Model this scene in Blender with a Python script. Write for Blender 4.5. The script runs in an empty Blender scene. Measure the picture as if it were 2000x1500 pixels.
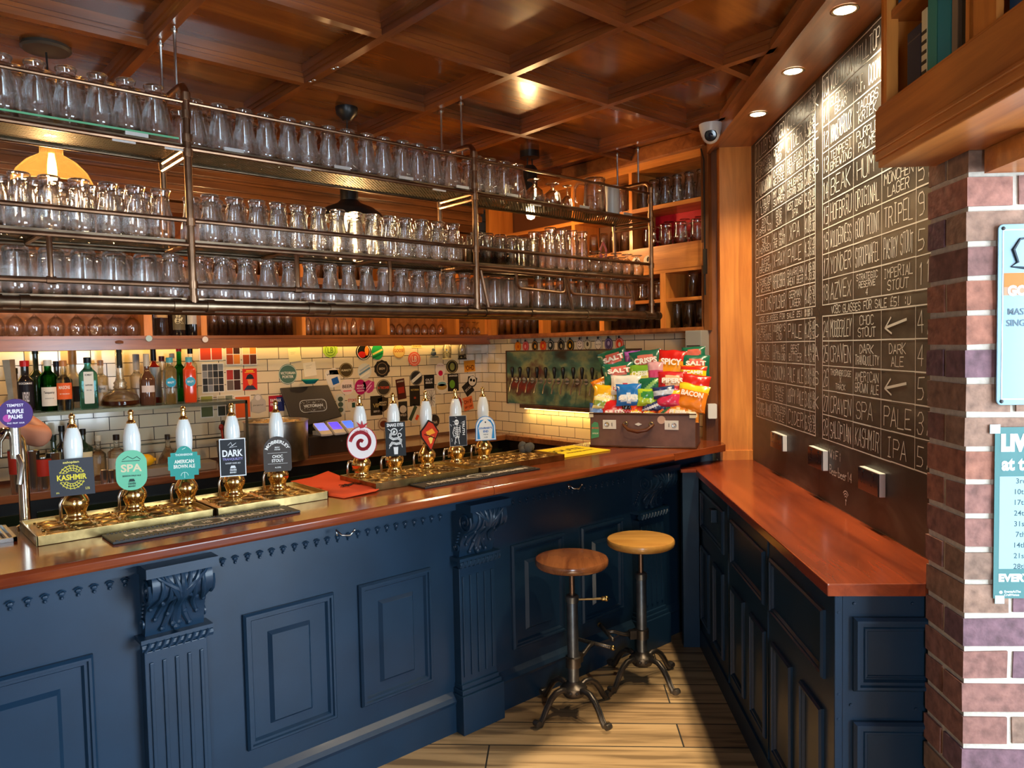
import bpy, bmesh, math, random
from mathutils import Matrix, Vector, noise
R=math.radians; PI=math.pi
rnd=random.Random(7)
SC=bpy.context.scene; COL=SC.collection
# ---------------------------------------------------------------- camera
FOC=1452.04; H=1.62
_y,_p,_r=R(48.4274),R(-2.7598),R(-1.1608)
CF=Vector((math.cos(_p)*math.cos(_y),math.cos(_p)*math.sin(_y),math.sin(_p)))
CR=CF.cross(Vector((0,0,1))).normalized(); CU=CR.cross(CF)
CR,CU=math.cos(_r)*CR+math.sin(_r)*CU, -math.sin(_r)*CR+math.cos(_r)*CU
CP=Vector((0,0,H))
cd=bpy.data.cameras.new('camera'); cam=bpy.data.objects.new('camera',cd); COL.objects.link(cam)
cd.sensor_width=36; cd.lens=FOC*36/2000; cd.clip_start=.05; cd.clip_end=200
cam.matrix_world=Matrix(((CR.x,CU.x,-CF.x,0),(CR.y,CU.y,-CF.y,0),(CR.z,CU.z,-CF.z,H),(0,0,0,1)))
SC.camera=cam
def ray(x,y): return CF+(x-1000)/FOC*CR-(y-750)/FOC*CU
def atz(x,y,z): d=ray(x,y); return CP+d*((z-H)/d.z)
def aty(x,y,Y): d=ray(x,y); return CP+d*(Y/d.y)
def atx(x,y,X): d=ray(x,y); return CP+d*(X/d.x)
def atd(x,y,a): d=ray(x,y); return CP+d*(a/(d.x-d.y))      # plane X-Y=a (chalkboard direction)
def ats(x,y,s): d=ray(x,y); return CP+d*(s/(d.x+d.y))      # plane X+Y=s
# ---------------------------------------------------------------- world, sun, exposure
W=bpy.data.worlds.new('sky'); SC.world=W; W.use_nodes=True
nt=W.node_tree; bg=nt.nodes['Background']
bg.inputs[0].default_value=(.70,.86,1.0,1); bg.inputs[1].default_value=15.5
def light(name,kind,loc,energy,color,**k):
    l=bpy.data.lights.new(name,kind); l.energy=energy; l.color=color
    tgt=k.pop('to',None); rot=k.pop('rot',None)
    for a,b in k.items(): setattr(l,a,b)
    o=bpy.data.objects.new(name,l); COL.objects.link(o); o.location=loc
    if tgt is not None: o.rotation_euler=(Vector(tgt)-Vector(loc)).to_track_quat('-Z','Y').to_euler()
    if rot is not None: o.rotation_euler=rot
    return o
sd=Vector((math.cos(R(45.6)),math.sin(R(45.6)),-math.tan(R(23.5))))
light('sun','SUN',(-4,-4,4),7.5,(1.0,.80,.52),to=Vector((-4,-4,4))+sd,angle=R(.6))
SC.view_settings.view_transform='Standard'; SC.view_settings.look='None'
SC.view_settings.gamma=1; SC.view_settings.use_curve_mapping=False
SC.view_settings.exposure=0.5
SC.cycles.max_bounces=20; SC.cycles.diffuse_bounces=4; SC.cycles.glossy_bounces=5
SC.cycles.transmission_bounces=20; SC.cycles.transparent_max_bounces=32
SC.cycles.caustics_reflective=False; SC.cycles.caustics_refractive=False
SC.cycles.sample_clamp_indirect=6; SC.cycles.use_adaptive_sampling=True; SC.cycles.adaptive_threshold=.02
# ---------------------------------------------------------------- materials
def new_mat(name):
    m=bpy.data.materials.new(name); m.use_nodes=True; m.node_tree.nodes.clear()
    n=m.node_tree.nodes; o=n.new('ShaderNodeOutputMaterial'); b=n.new('ShaderNodeBsdfPrincipled')
    m.node_tree.links.new(b.outputs[0],o.inputs[0]); return m,m.node_tree,b,o
def ramp(nt,fac,stops):
    r=nt.nodes.new('ShaderNodeValToRGB'); nt.links.new(fac,r.inputs[0])
    e=r.color_ramp.elements
    while len(e)>len(stops): e.remove(e[-1])
    while len(e)<len(stops): e.new(.5)
    for k,(p,c) in enumerate(stops): e[k].position=p; e[k].color=(*c[:3],1)
    return r.outputs[0]
def bump(nt,b,h,st=.3,dist=.004):
    u=nt.nodes.new('ShaderNodeBump'); u.inputs['Strength'].default_value=st; u.inputs['Distance'].default_value=dist
    nt.links.new(h,u.inputs['Height']); nt.links.new(u.outputs[0],b.inputs['Normal'])
_mc={}
def mat(name,col,rough=.5,metal=0,coat=0,em=None,es=0,noisy=0,trans=0,ior=1.45,nscale=8,spec=.5,bmp=0):
    if name in _mc: return _mc[name]
    m,nt,b,o=new_mat(name); b.inputs['Base Color'].default_value=(*col,1)
    b.inputs['Roughness'].default_value=rough; b.inputs['Metallic'].default_value=metal
    b.inputs['Coat Weight'].default_value=coat; b.inputs['Coat Roughness'].default_value=.08
    b.inputs['Specular IOR Level'].default_value=spec
    if trans: b.inputs['Transmission Weight'].default_value=trans; b.inputs['IOR'].default_value=ior
    if em: b.inputs['Emission Color'].default_value=(*em,1); b.inputs['Emission Strength'].default_value=es
    if noisy or bmp:
        g=nt.nodes.new('ShaderNodeNewGeometry'); n=nt.nodes.new('ShaderNodeTexNoise'); n.inputs['Scale'].default_value=nscale; n.inputs['Detail'].default_value=5
        nt.links.new(g.outputs['Position'],n.inputs['Vector'])
        if noisy:
            nt.links.new(ramp(nt,n.outputs[0],[(.3,tuple(c*(1-noisy) for c in col)),(.7,tuple(min(1,c*(1+noisy)) for c in col))]),b.inputs['Base Color'])
        if bmp: bump(nt,b,n.outputs[0],bmp,.003)
    _mc[name]=m; return m
def posmap(nt,rotz=0,scale=(1,1,1)):
    g=nt.nodes.new('ShaderNodeNewGeometry'); mp=nt.nodes.new('ShaderNodeMapping'); mp.vector_type='POINT'
    r=nt.nodes.new('ShaderNodeVectorRotate'); r.rotation_type='Z_AXIS'; r.inputs['Angle'].default_value=-rotz
    nt.links.new(g.outputs['Position'],r.inputs['Vector']); nt.links.new(r.outputs[0],mp.inputs['Vector'])
    mp.inputs['Scale'].default_value=scale; return mp.outputs[0]
def wood(name,dark,light_,grain='X',rough=.35,coat=.2,fine=1.0,contrast=1.0):
    """grain X/Y/Z/D(45 deg)/P(-45 deg)"""
    if name in _mc: return _mc[name]
    m,nt,b,o=new_mat(name)
    rz={'X':0,'Y':R(90),'Z':0,'D':R(45),'P':R(-45)}[grain]
    sc=(1.2,16,16) if grain!='Z' else (16,16,1.2)
    v=posmap(nt,rz,tuple(s*fine for s in sc))
    n=nt.nodes.new('ShaderNodeTexNoise'); n.inputs['Scale'].default_value=1; n.inputs['Detail'].default_value=7; n.inputs['Roughness'].default_value=.62; n.inputs['Distortion'].default_value=1.1
    nt.links.new(v,n.inputs['Vector'])
    v2=posmap(nt,rz,(.9,2.2,2.2) if grain!='Z' else (2.2,2.2,.9))
    n2=nt.nodes.new('ShaderNodeTexNoise'); n2.inputs['Scale'].default_value=2; n2.inputs['Detail'].default_value=3
    nt.links.new(v2,n2.inputs['Vector'])
    mx=nt.nodes.new('ShaderNodeMath'); mx.operation='MULTIPLY_ADD'; nt.links.new(n2.outputs[0],mx.inputs[0]); mx.inputs[1].default_value=.45; 
    ms=nt.nodes.new('ShaderNodeMath'); ms.operation='MULTIPLY'; nt.links.new(n.outputs[0],ms.inputs[0]); ms.inputs[1].default_value=.55
    nt.links.new(ms.outputs[0],mx.inputs[2])
    mid=tuple((a+c)/2 for a,c in zip(dark,light_)); w=.13/contrast
    c=ramp(nt,mx.outputs[0],[(.5-w,dark),(.5,mid),(.5+w,light_)])
    nt.links.new(c,b.inputs['Base Color']); b.inputs['Roughness'].default_value=rough
    b.inputs['Coat Weight'].default_value=coat; b.inputs['Coat Roughness'].default_value=.12
    bump(nt,b,n.outputs[0],.12,.002)
    _mc[name]=m; return m
def bricks(name,rz,bw,bh,mort,c1,c2,cm,rough=.3,off=.5,bmpst=.5,shift=(0,0,0),plan=False,squash=1,coat=0,noise_amt=.0,rough_m=.8):
    """brick pattern on a wall whose run has heading rz (vertical rows) or on a floor (plan)"""
    m,nt,b,o=new_mat(name)
    g=nt.nodes.new('ShaderNodeNewGeometry'); r=nt.nodes.new('ShaderNodeVectorRotate'); r.rotation_type='Z_AXIS'; r.inputs['Angle'].default_value=-rz
    nt.links.new(g.outputs['Position'],r.inputs['Vector']); s=nt.nodes.new('ShaderNodeSeparateXYZ'); nt.links.new(r.outputs[0],s.inputs[0])
    cb=nt.nodes.new('ShaderNodeCombineXYZ')
    def addn(sock,val):
        a=nt.nodes.new('ShaderNodeMath'); a.operation='ADD'; nt.links.new(sock,a.inputs[0]); a.inputs[1].default_value=val; return a.outputs[0]
    nt.links.new(addn(s.outputs[0],shift[0]),cb.inputs[0]); nt.links.new(addn(s.outputs[1] if plan else s.outputs[2],shift[1]),cb.inputs[1])
    t=nt.nodes.new('ShaderNodeTexBrick'); nt.links.new(cb.outputs[0],t.inputs['Vector'])
    t.offset=off; t.squash=squash; t.inputs['Scale'].default_value=1; t.inputs['Brick Width'].default_value=bw; t.inputs['Row Height'].default_value=bh
    t.inputs['Mortar Size'].default_value=mort; t.inputs['Mortar Smooth'].default_value=.1; t.inputs['Bias'].default_value=0
    t.inputs['Color1'].default_value=(*c1,1); t.inputs['Color2'].default_value=(*c2,1); t.inputs['Mortar'].default_value=(*cm,1)
    col=t.outputs['Color']
    if noise_amt:
        v=posmap(nt,rz,(1.5,22,22)); n=nt.nodes.new('ShaderNodeTexNoise'); n.inputs['Scale'].default_value=1.2; n.inputs['Detail'].default_value=7; n.inputs['Distortion'].default_value=.8
        nt.links.new(v,n.inputs['Vector']); mm=nt.nodes.new('ShaderNodeMixRGB'); mm.blend_type='MULTIPLY'; mm.inputs[0].default_value=noise_amt
        nt.links.new(col,mm.inputs[1]); nt.links.new(ramp(nt,n.outputs[0],[(.36,(.25,.22,.2)),(.5,(.8,.78,.75)),(.64,(1,1,1))]),mm.inputs[2]); col=mm.outputs[0]
    nt.links.new(col,b.inputs['Base Color']); b.inputs['Coat Weight'].default_value=coat
    rr=nt.nodes.new('ShaderNodeMapRange'); nt.links.new(t.outputs['Fac'],rr.inputs[0]); rr.inputs[3].default_value=rough; rr.inputs[4].default_value=rough_m
    nt.links.new(rr.outputs[0],b.inputs['Roughness'])
    iv=nt.nodes.new('ShaderNodeMath'); iv.operation='SUBTRACT'; iv.inputs[0].default_value=1; nt.links.new(t.outputs['Fac'],iv.inputs[1])
    bump(nt,b,iv.outputs[0],bmpst,.003)
    _mc[name]=m; return m
def glass(name,tint=(.97,.99,.98),rough=0,ior=1.45,clear=0.0,streak=0,transl=0,thin=False):
    if name in _mc: return _mc[name]
    m=bpy.data.materials.new(name); m.use_nodes=True; n=m.node_tree.nodes; n.clear(); L=m.node_tree.links
    o=n.new('ShaderNodeOutputMaterial'); g=n.new('ShaderNodeBsdfGlass'); g.inputs[0].default_value=(*tint,1); g.inputs['Roughness'].default_value=rough; g.inputs['IOR'].default_value=ior
    if streak:
        tc=n.new('ShaderNodeTexCoord'); mp=n.new('ShaderNodeMapping'); mp.inputs['Scale'].default_value=(110,110,9); L.new(tc.outputs['Object'],mp.inputs[0])
        nz=n.new('ShaderNodeTexNoise'); nz.inputs['Scale'].default_value=1; nz.inputs['Detail'].default_value=2; L.new(mp.outputs[0],nz.inputs[0])
        bp=n.new('ShaderNodeBump'); bp.inputs['Strength'].default_value=streak; bp.inputs['Distance'].default_value=.0015; L.new(nz.outputs[0],bp.inputs['Height']); L.new(bp.outputs[0],g.inputs['Normal'])
    if thin:
        lw=n.new('ShaderNodeLayerWeight'); lw.inputs['Blend'].default_value=.5; mr=n.new('ShaderNodeMapRange'); mr.inputs[1].default_value=.30; mr.inputs[2].default_value=.80; mr.inputs[3].default_value=.22; mr.inputs[4].default_value=1; L.new(lw.outputs['Facing'],mr.inputs[0])
        t=n.new('ShaderNodeBsdfTransparent'); t.inputs[0].default_value=(*tint,1); x=n.new('ShaderNodeMixShader'); L.new(mr.outputs[0],x.inputs[0]); L.new(t.outputs[0],x.inputs[1]); L.new(g.outputs[0],x.inputs[2])
        gl=n.new('ShaderNodeBsdfGlossy'); gl.inputs['Roughness'].default_value=.015
        if streak: L.new(bp.outputs[0],gl.inputs['Normal'])
        x2=n.new('ShaderNodeMixShader'); x2.inputs[0].default_value=.085; L.new(x.outputs[0],x2.inputs[1]); L.new(gl.outputs[0],x2.inputs[2])
        L.new(x2.outputs[0],o.inputs[0]); _mc[name]=m; return m
    if transl:
        tl=n.new('ShaderNodeBsdfTranslucent'); tl.inputs[0].default_value=(*tint,1); xm=n.new('ShaderNodeMixShader'); xm.inputs[0].default_value=transl; L.new(g.outputs[0],xm.inputs[1]); L.new(tl.outputs[0],xm.inputs[2]); L.new(xm.outputs[0],o.inputs[0]); _mc[name]=m; return m
    if clear:
        t=n.new('ShaderNodeBsdfTransparent'); t.inputs[0].default_value=(*tint,1); x=n.new('ShaderNodeMixShader'); x.inputs[0].default_value=clear
        L.new(g.outputs[0],x.inputs[1]); L.new(t.outputs[0],x.inputs[2]); L.new(x.outputs[0],o.inputs[0])
    else: L.new(g.outputs[0],o.inputs[0])
    _mc[name]=m; return m
# palette
PINE_X=wood('pine_x',(.36,.10,.018),(.78,.30,.06),'X',.32,.25)
PINE_Y=wood('pine_y',(.36,.10,.018),(.78,.30,.06),'Y',.32,.25)
PINE_Z=wood('pine_z',(.55,.165,.025),(.88,.33,.06),'Z',.38,.2)
PINE_D=wood('pine_d',(.30,.085,.016),(.66,.24,.05),'D',.35,.2)
PINE_P=wood('pine_p',(.34,.10,.018),(.7,.27,.06),'P',.35,.2)
CEIL_X=wood('ceil_beam_x',(.13,.030,.006),(.34,.095,.018),'X',.3,.25)
CEIL_Y=wood('ceil_beam_y',(.13,.030,.006),(.34,.095,.018),'Y',.3,.25)
CEIL_P=wood('ceil_ply',(.17,.045,.007),(.36,.115,.018),'X',.20,.45,fine=.45,contrast=1.3)
SOFF=wood('soffit_wood',(.22,.07,.02),(.52,.2,.06),'D',.3,.3)
RAILW=wood('rail_wood',(.16,.045,.012),(.40,.135,.035),'X',.3,.3)
MAHO=wood('bar_mahogany',(.12,.020,.007),(.32,.070,.018),'X',.16,.22)
MAHD=wood('ledge_mahogany',(.15,.024,.009),(.36,.062,.018),'D',.24,.25)
DARKW=wood('dark_wood',(.035,.012,.006),(.12,.04,.018),'X',.3,.3)
SHELFW=wood('shelf_pine',(.22,.07,.018),(.55,.2,.05),'D',.45,.05)
BLUE=mat('navy_paint',(.0085,.028,.058),.38,coat=.08,noisy=.12,bmp=.06,nscale=5,spec=.35)
BLUE2=BLUE
COPPER=mat('aged_copper',(.34,.20,.12),.34,metal=1,noisy=.35,nscale=14)
COPD=mat('aged_copper_dark',(.20,.14,.09),.36,metal=1,noisy=.35,nscale=14)
STEEL=mat('steel',(.62,.62,.6),.25,metal=1); STEELB=mat('brushed_steel',(.62,.58,.52),.32,metal=1,noisy=.15,nscale=30)
BRASS=mat('brass',(.80,.56,.22),.16,metal=1); BRASSD=mat('brass_worn',(.38,.27,.11),.3,metal=1,noisy=.3,nscale=25,bmp=.25)
CERAM=mat('ceramic',(.82,.86,.84),.08,coat=.5)
IRON=mat('cast_iron',(.10,.085,.075),.38,metal=.85,noisy=.4,nscale=20,bmp=.2)
BLACK=mat('black_plastic',(.012,.012,.012),.35); WHITE=mat('white_plastic',(.8,.8,.78),.35)
GREY=mat('grey_plastic',(.18,.18,.18),.4); RUBBER=mat('black_rubber',(.012,.012,.013),.55)
GLASS=glass('clear_glass',(.995,1,1),thin=True,ior=1.5)
GLASSP=glass('pane_glass',(.93,.97,.95),ior=1.3,clear=.55)
CHALK=mat('chalk',(.78,.76,.72),.9); BOARD=mat('blackboard',(.030,.027,.026),.42,noisy=.5,nscale=3.5,spec=.6)
def paint(c,rough=.5): 
    return mat('paint_%d_%02x%02x%02x'%(int(rough*10),*[max(0,min(255,int(v*255))) for v in c]),c,rough,spec=.22)
def srgb(h):
    v=[int(h[i:i+2],16)/255 for i in (0,2,4)]; return tuple(x/12.92 if x<.04045 else ((x+.055)/1.055)**2.4 for x in v)
def P(h,rough=.5): return paint(srgb(h),rough)
for _m in (MAHO,): _m.node_tree.nodes['Principled BSDF'].inputs['Specular IOR Level'].default_value=.28
# ---------------------------------------------------------------- mesh builder
def frame(o,u,v=(0,0,1)):
    u=Vector(u).normalized(); v=Vector(v).normalized(); n=u.cross(v).normalized(); v=n.cross(u); o=Vector(o)
    return Matrix(((u.x,v.x,n.x,o.x),(u.y,v.y,n.y,o.y),(u.z,v.z,n.z,o.z),(0,0,0,1)))
RT2=math.sqrt(.5)
UX=Vector((1,0,0)); UY=Vector((0,1,0)); UZ=Vector((0,0,1)); UD=Vector((RT2,RT2,0)); UP=Vector((RT2,-RT2,0))
class MB:
    def __init__(s,M=None): s.v=[]; s.f=[]; s.m=[]; s.M=M or Matrix(); s.mi=0
    def add(s,vs,fs,M=None):
        T=s.M@M if M is not None else s.M; k=len(s.v)
        s.v+=[T@Vector(p) for p in vs]; s.f+=[tuple(i+k for i in f) for f in fs]; s.m+=[s.mi]*len(fs); return s
    def box(s,a,b,M=None):
        x0,y0,z0=[min(p,q) for p,q in zip(a,b)]; x1,y1,z1=[max(p,q) for p,q in zip(a,b)]
        return s.add([(x0,y0,z0),(x1,y0,z0),(x1,y1,z0),(x0,y1,z0),(x0,y0,z1),(x1,y0,z1),(x1,y1,z1),(x0,y1,z1)],[(0,3,2,1),(4,5,6,7),(0,1,5,4),(1,2,6,5),(2,3,7,6),(3,0,4,7)],M)
    def prism(s,pts,h0,h1,M=None):
        """polygon in local xy, extruded along local z"""
        n=len(pts)
        return s.add([(x,y,h0) for x,y in pts]+[(x,y,h1) for x,y in pts],[tuple(range(n-1,-1,-1)),tuple(range(n,2*n))]+[(i,(i+1)%n,n+(i+1)%n,n+i) for i in range(n)],M)
    def lathe(s,prof,n=20,M=None,close=False):
        vs=[];fs=[];idx=[]
        for r,z in prof:
            if abs(r)<1e-6: idx.append([len(vs)]); vs.append((0,0,z))
            else: idx.append(list(range(len(vs),len(vs)+n))); vs+=[(r*math.cos(2*PI*k/n),r*math.sin(2*PI*k/n),z) for k in range(n)]
        pr=list(zip(idx,idx[1:]))
        if close: pr.append((idx[-1],idx[0]))
        for a,b in pr:
            for k in range(n):
                k2=(k+1)%n
                if len(a)==1 and len(b)==1: continue
                if len(a)==1: fs.append((a[0],b[k2],b[k]))
                elif len(b)==1: fs.append((a[k],a[k2],b[0]))
                else: fs.append((a[k],a[k2],b[k2],b[k]))
        return s.add(vs,fs,M)
    def tube(s,pts,r,n=8,cap=True,M=None,closed=False):
        pts=[Vector(p) for p in pts]; m=len(pts); rs=r if isinstance(r,(list,tuple)) else [r]*m
        vs=[];fs=[]; pn=None
        for i,p in enumerate(pts):
            if closed: t=pts[(i+1)%m]-pts[i-1]
            else: t=(pts[min(i+1,m-1)]-pts[max(i-1,0)])
            t=t.normalized() if t.length>1e-9 else Vector((0,0,1))
            if pn is None:
                a=Vector((0,0,1)) if abs(t.z)<.9 else Vector((1,0,0)); pn=t.cross(a).normalized()
            else:
                q=pn-t*pn.dot(t); pn=q.normalized() if q.length>1e-6 else t.orthogonal().normalized()
            bn=t.cross(pn)
            vs+=[p+(pn*math.cos(2*PI*k/n)+bn*math.sin(2*PI*k/n))*rs[i] for k in range(n)]
        for i in range(m if closed else m-1):
            j=(i+1)%m
            for k in range(n): fs.append((i*n+k,i*n+(k+1)%n,j*n+(k+1)%n,j*n+k))
        if cap and not closed: fs+= [tuple(range(n-1,-1,-1)),tuple(range((m-1)*n,m*n))]
        return s.add(vs,fs,M)
    def ball(s,c,r,n=12,M=None,sc=(1,1,1)):
        pr=[(math.sin(PI*k/(n//2)),-math.cos(PI*k/(n//2))) for k in range(n//2+1)]
        pr[0]=(0,-1);pr[-1]=(0,1)
        T=Matrix.Translation(Vector(c))@Matrix.Diagonal((r*sc[0],r*sc[1],r*sc[2],1))
        return s.lathe(pr,n,(M@T) if M is not None else T)
    def frame2(s,x0,y0,x1,y1,w,h0,h1,M=None):
        """mitred rectangular moulding, stepped"""
        o=[(x0,y0),(x1,y0),(x1,y1),(x0,y1)]
        prof=[(0,h0),(0,h1*.55+h0*.45),(w*.22,h1),(w*.45,h1),(w*.55,h1*.6+h0*.4),(w*.8,h1*.6+h0*.4),(w,h0)]
        vs=[];n=len(prof)
        for i,(x,y) in enumerate(o):
            sx=1 if i in (0,3) else -1; sy=1 if i in (0,1) else -1
            vs+=[(x+sx*d,y+sy*d,h) for d,h in prof]
        fs=[]
        for i in range(4):
            j=(i+1)%4
            for k in range(n-1): fs.append((i*n+k,j*n+k,j*n+k+1,i*n+k+1))
        return s.add(vs,fs,M)
    def build(s,name,mats,parent=None,smooth=False,origin=None,bevel=0,label=None,cat=None,group=None,kind=None,loc=None):
        if not isinstance(mats,(list,tuple)): mats=[mats]
        if parent is not None and origin is None: origin=WL[parent.name]
        if origin is None:
            xs=[p.x for p in s.v];ys=[p.y for p in s.v];zs=[p.z for p in s.v]
            origin=Vector(((min(xs)+max(xs))/2,(min(ys)+max(ys))/2,min(zs)))
        origin=Vector(origin)
        me=bpy.data.meshes.new(name); me.from_pydata([p-origin for p in s.v],[],s.f)
        for m in mats: me.materials.append(m)
        me.polygons.foreach_set('material_index',s.m)
        bm=bmesh.new(); bm.from_mesh(me); bmesh.ops.recalc_face_normals(bm,faces=bm.faces)
        if bevel: bmesh.ops.bevel(bm,geom=[e for e in bm.edges if len(e.link_faces)==2 and e.calc_face_angle(0)>.5],offset=bevel,segments=2,affect='EDGES',profile=.6)
        bm.to_mesh(me); bm.free()
        if smooth: me.shade_smooth(); 
        if smooth=='auto':
            try: me.set_sharp_from_angle(angle=R(38))
            except Exception: pass
        o=bpy.data.objects.new(name,me); COL.objects.link(o)
        WL[o.name]=origin
        if parent is not None:
            o.parent=parent; o.location=origin-WL[parent.name]
        else: o.location=origin
        tag(o,label,cat,group,kind); return o
WL={}
def tag(o,label=None,cat=None,group=None,kind=None):
    if label: o['label']=label
    if cat: o['category']=cat
    if group: o['group']=group
    if kind: o['kind']=kind
    return o
def thing(name,loc,label,cat,group=None):
    o=bpy.data.objects.new(name,None); COL.objects.link(o); o.location=loc; o.empty_display_size=.1
    WL[o.name]=Vector(loc); return tag(o,label,cat,group)
def struct(name,mb,m,**k): return mb.build(name,m,kind='structure',**k)
def copy_tree(o,loc,rotz=0,label=None,group=None,scale=None):
    c=o.copy(); COL.objects.link(c); c.location=loc; c.rotation_euler=(0,0,rotz); WL[c.name]=Vector(loc)
    if scale: c.scale=scale
    if label: c['label']=label
    if group: c['group']=group
    for ch in o.children:
        d=ch.copy(); COL.objects.link(d); d.parent=c
        for g in ch.children:
            e=g.copy(); COL.objects.link(e); e.parent=d
    return c
def arc(cx,cy,r,a0,a1,n=10): return [(cx+r*math.cos(R(a0+(a1-a0)*k/n)),cy+r*math.sin(R(a0+(a1-a0)*k/n))) for k in range(n+1)]
def circ(r,n=28,cx=0,cy=0,ry=None): ry=ry or r; return [(cx+r*math.cos(2*PI*k/n),cy+ry*math.sin(2*PI*k/n)) for k in range(n)]
def rrect(w,h,r,n=4):
    return arc(w/2-r,h/2-r,r,0,90,n)+arc(-w/2+r,h/2-r,r,90,180,n)+arc(-w/2+r,-h/2+r,r,180,270,n)+arc(w/2-r,-h/2+r,r,270,360,n)
# text as flat triangles from the built-in font
_tc={}
def text2d(s,bold=0):
    k=(s,bold)
    if k in _tc: return _tc[k]
    c=bpy.data.curves.new('t','FONT'); c.body=s; c.size=1; c.align_x='CENTER'; c.align_y='CENTER'; c.resolution_u=3; c.offset=bold; c.fill_mode='FRONT' if False else 'BOTH'
    o=bpy.data.objects.new('t',c); COL.objects.link(o); dg=bpy.context.evaluated_depsgraph_get()
    me=bpy.data.meshes.new_from_object(o.evaluated_get(dg)); vs=[(v.co.x,v.co.y) for v in me.vertices]; fs=[tuple(p.vertices) for p in me.polygons]
    bpy.data.objects.remove(o); bpy.data.curves.remove(c); bpy.data.meshes.remove(me)
    if vs:
        x0=min(v[0] for v in vs);x1=max(v[0] for v in vs);y0=min(v[1] for v in vs);y1=max(v[1] for v in vs)
    else: x0=x1=y0=y1=0
    w=x1-x0; _tc[k]=([(x-(x0+x1)/2,y-(y0+y1)/2) for x,y in vs],fs,w or 1,(y1-y0) or 1); return _tc[k]
def put_text(mb,s,cx,cy,w=None,h=None,z=.001,rot=0,M=None,bold=.02,curve=None):
    vs,fs,tw,th=text2d(s,bold)
    sx=(w/tw) if w else None; sy=(h/th) if h else None
    if sx is None: sx=sy
    if sy is None: sy=sx
    ca,sa=math.cos(rot),math.sin(rot); out=[]
    for x,y in vs:
        x*=sx;y*=sy
        if curve: # bend on a circle of radius |curve| (positive: arch up)
            a=x/curve; rr=curve+y; x,y=rr*math.sin(a),rr*math.cos(a)-curve
        out.append((cx+x*ca-y*sa,cy+x*sa+y*ca,z))
    mb.add(out,fs,M); return mb
# chalk stroke font, 4 wide x 6 high
GL={'A':'002640 1232','B':'000636454333033342413010 00','C':'4535160501001030 41','D':'0006264440200 0','E':'46060040 0333','F':'460600 0333','G':'45361605011030414323','H':'0006 4046 0343','I':'2026 1030 1636','J':'463010010 2','K':'0006 460340 ','L':'060040','M':'0006234640','N':'00064046','O':'1030414536160501 10','P':'0006364534230 3','Q':'1030414536160501 10 2240','R':'0006364534230 3 2340','S':'4536160514 3341301001','T':'0646 2620','U':'060110304146','V':'062046','W':'0610233046','X':'0046 0640','Y':'0623 4620','Z':'06460040',
'0':'1030414536160501 10','1':'1526 20','2':'0516364544000040','3':'05163645342334413010 01','4':'30360242','5':'46060333423110 00','6':'4536160501103041423303','7':'0646 4610','8':'1333424130100102 1304051636454433','9':'4233130405163645413010','.':'2021','-':'0343','!':'2622 2120','£':'4536251410 0040 0333','&':'','@':'','<':'430040','+':'0343 2125','a':'33133031 ','*':''}
GL={'A':['00','26','40',None,'12','32'],'B':['00','06','36','45','44','33','03',None,'33','42','41','30','00'],'C':['45','36','16','05','01','10','30','41'],'D':['00','06','26','44','42','20','00'],
'E':['46','06','00','40',None,'03','33'],'F':['46','06','00',None,'03','33'],'G':['45','36','16','05','01','10','30','41','43','23'],'H':['00','06',None,'40','46',None,'03','43'],
'I':['20','26',None,'10','30',None,'16','36'],'J':['16','46',None,'36','31','20','10','01'],'K':['00','06',None,'46','03','40'],'L':['06','00','40'],'M':['00','06','23','46','40'],'N':['00','06','40','46'],
'O':['10','30','41','45','36','16','05','01','10'],'P':['00','06','36','45','44','33','03'],'Q':['10','30','41','45','36','16','05','01','10',None,'22','40'],'R':['00','06','36','45','44','33','03',None,'23','40'],
'S':['45','36','16','05','04','13','33','42','41','30','10','01'],'T':['06','46',None,'26','20'],'U':['06','01','10','30','41','46'],'V':['06','20','46'],'W':['06','10','23','30','46'],'X':['00','46',None,'06','40'],
'Y':['06','23','46',None,'23','20'],'Z':['06','46','00','40'],'0':['10','30','41','45','36','16','05','01','10'],'1':['15','26','20'],'2':['05','16','36','45','44','00','40'],'3':['05','16','36','45','44','33','13',None,'33','42','41','30','10','01'],
'4':['30','36','02','42'],'5':['46','06','03','33','42','41','30','00'],'6':['45','36','16','05','01','10','30','41','42','33','03'],'7':['06','46','10'],'8':['13','02','01','10','30','41','42','33','13','04','05','16','36','45','44','33'],
'9':['43','13','04','05','16','36','45','41','30','10'],'.':['20','21'],'-':['03','43'],'!':['26','22',None,'21','20'],'£':['45','36','26','15','11','00','40',None,'03','33'],"'":['26','25'],
'&':['40','15','26','35','02','01','10','42'],'<':['45','03','41',None,'03','93'],'Ä':['00','25','40',None,'12','32',None,'16','17',None,'36','37'],'Ü':['05','01','10','30','41','45',None,'16','17',None,'36','37'],
'b':['06','00','30','41','42','33','03'],'e':['02','42','33','13','02','01','10','40'],'r':['00','03',None,'02','13','33'],'i':['20','23',None,'24','25'],'J~':[],')':['05','00','10','30','41','45'],':':['21','22',None,'24','25']}
def chalk(mb,s,x,y,w,h,lw=.004,jit=.12,slant=0):
    """string in box: left x, bottom y, total width w, height h (local xy, z just proud)"""
    n=len(s)
    if not n: return
    cw=w/n; gx=cw*.78/4; 
    for k,ch in enumerate(s):
        g=GL.get(ch) or GL.get(ch.upper())
        if not g: continue
        jy=rnd.uniform(-.05,.05)*h; sc=rnd.uniform(.9,1.05); ox=x+k*cw+cw*.08; prev=None
        for t in g:
            if t is None: prev=None; continue
            px=ox+int(t[0])*gx+rnd.uniform(-jit,jit)*gx; py=y+jy+int(t[1])*h/6*sc+rnd.uniform(-jit,jit)*h/6
            px+=slant*(py-y)
            if prev: seg(mb,prev,(px,py),lw*rnd.uniform(.7,1.15))
            prev=(px,py)
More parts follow.
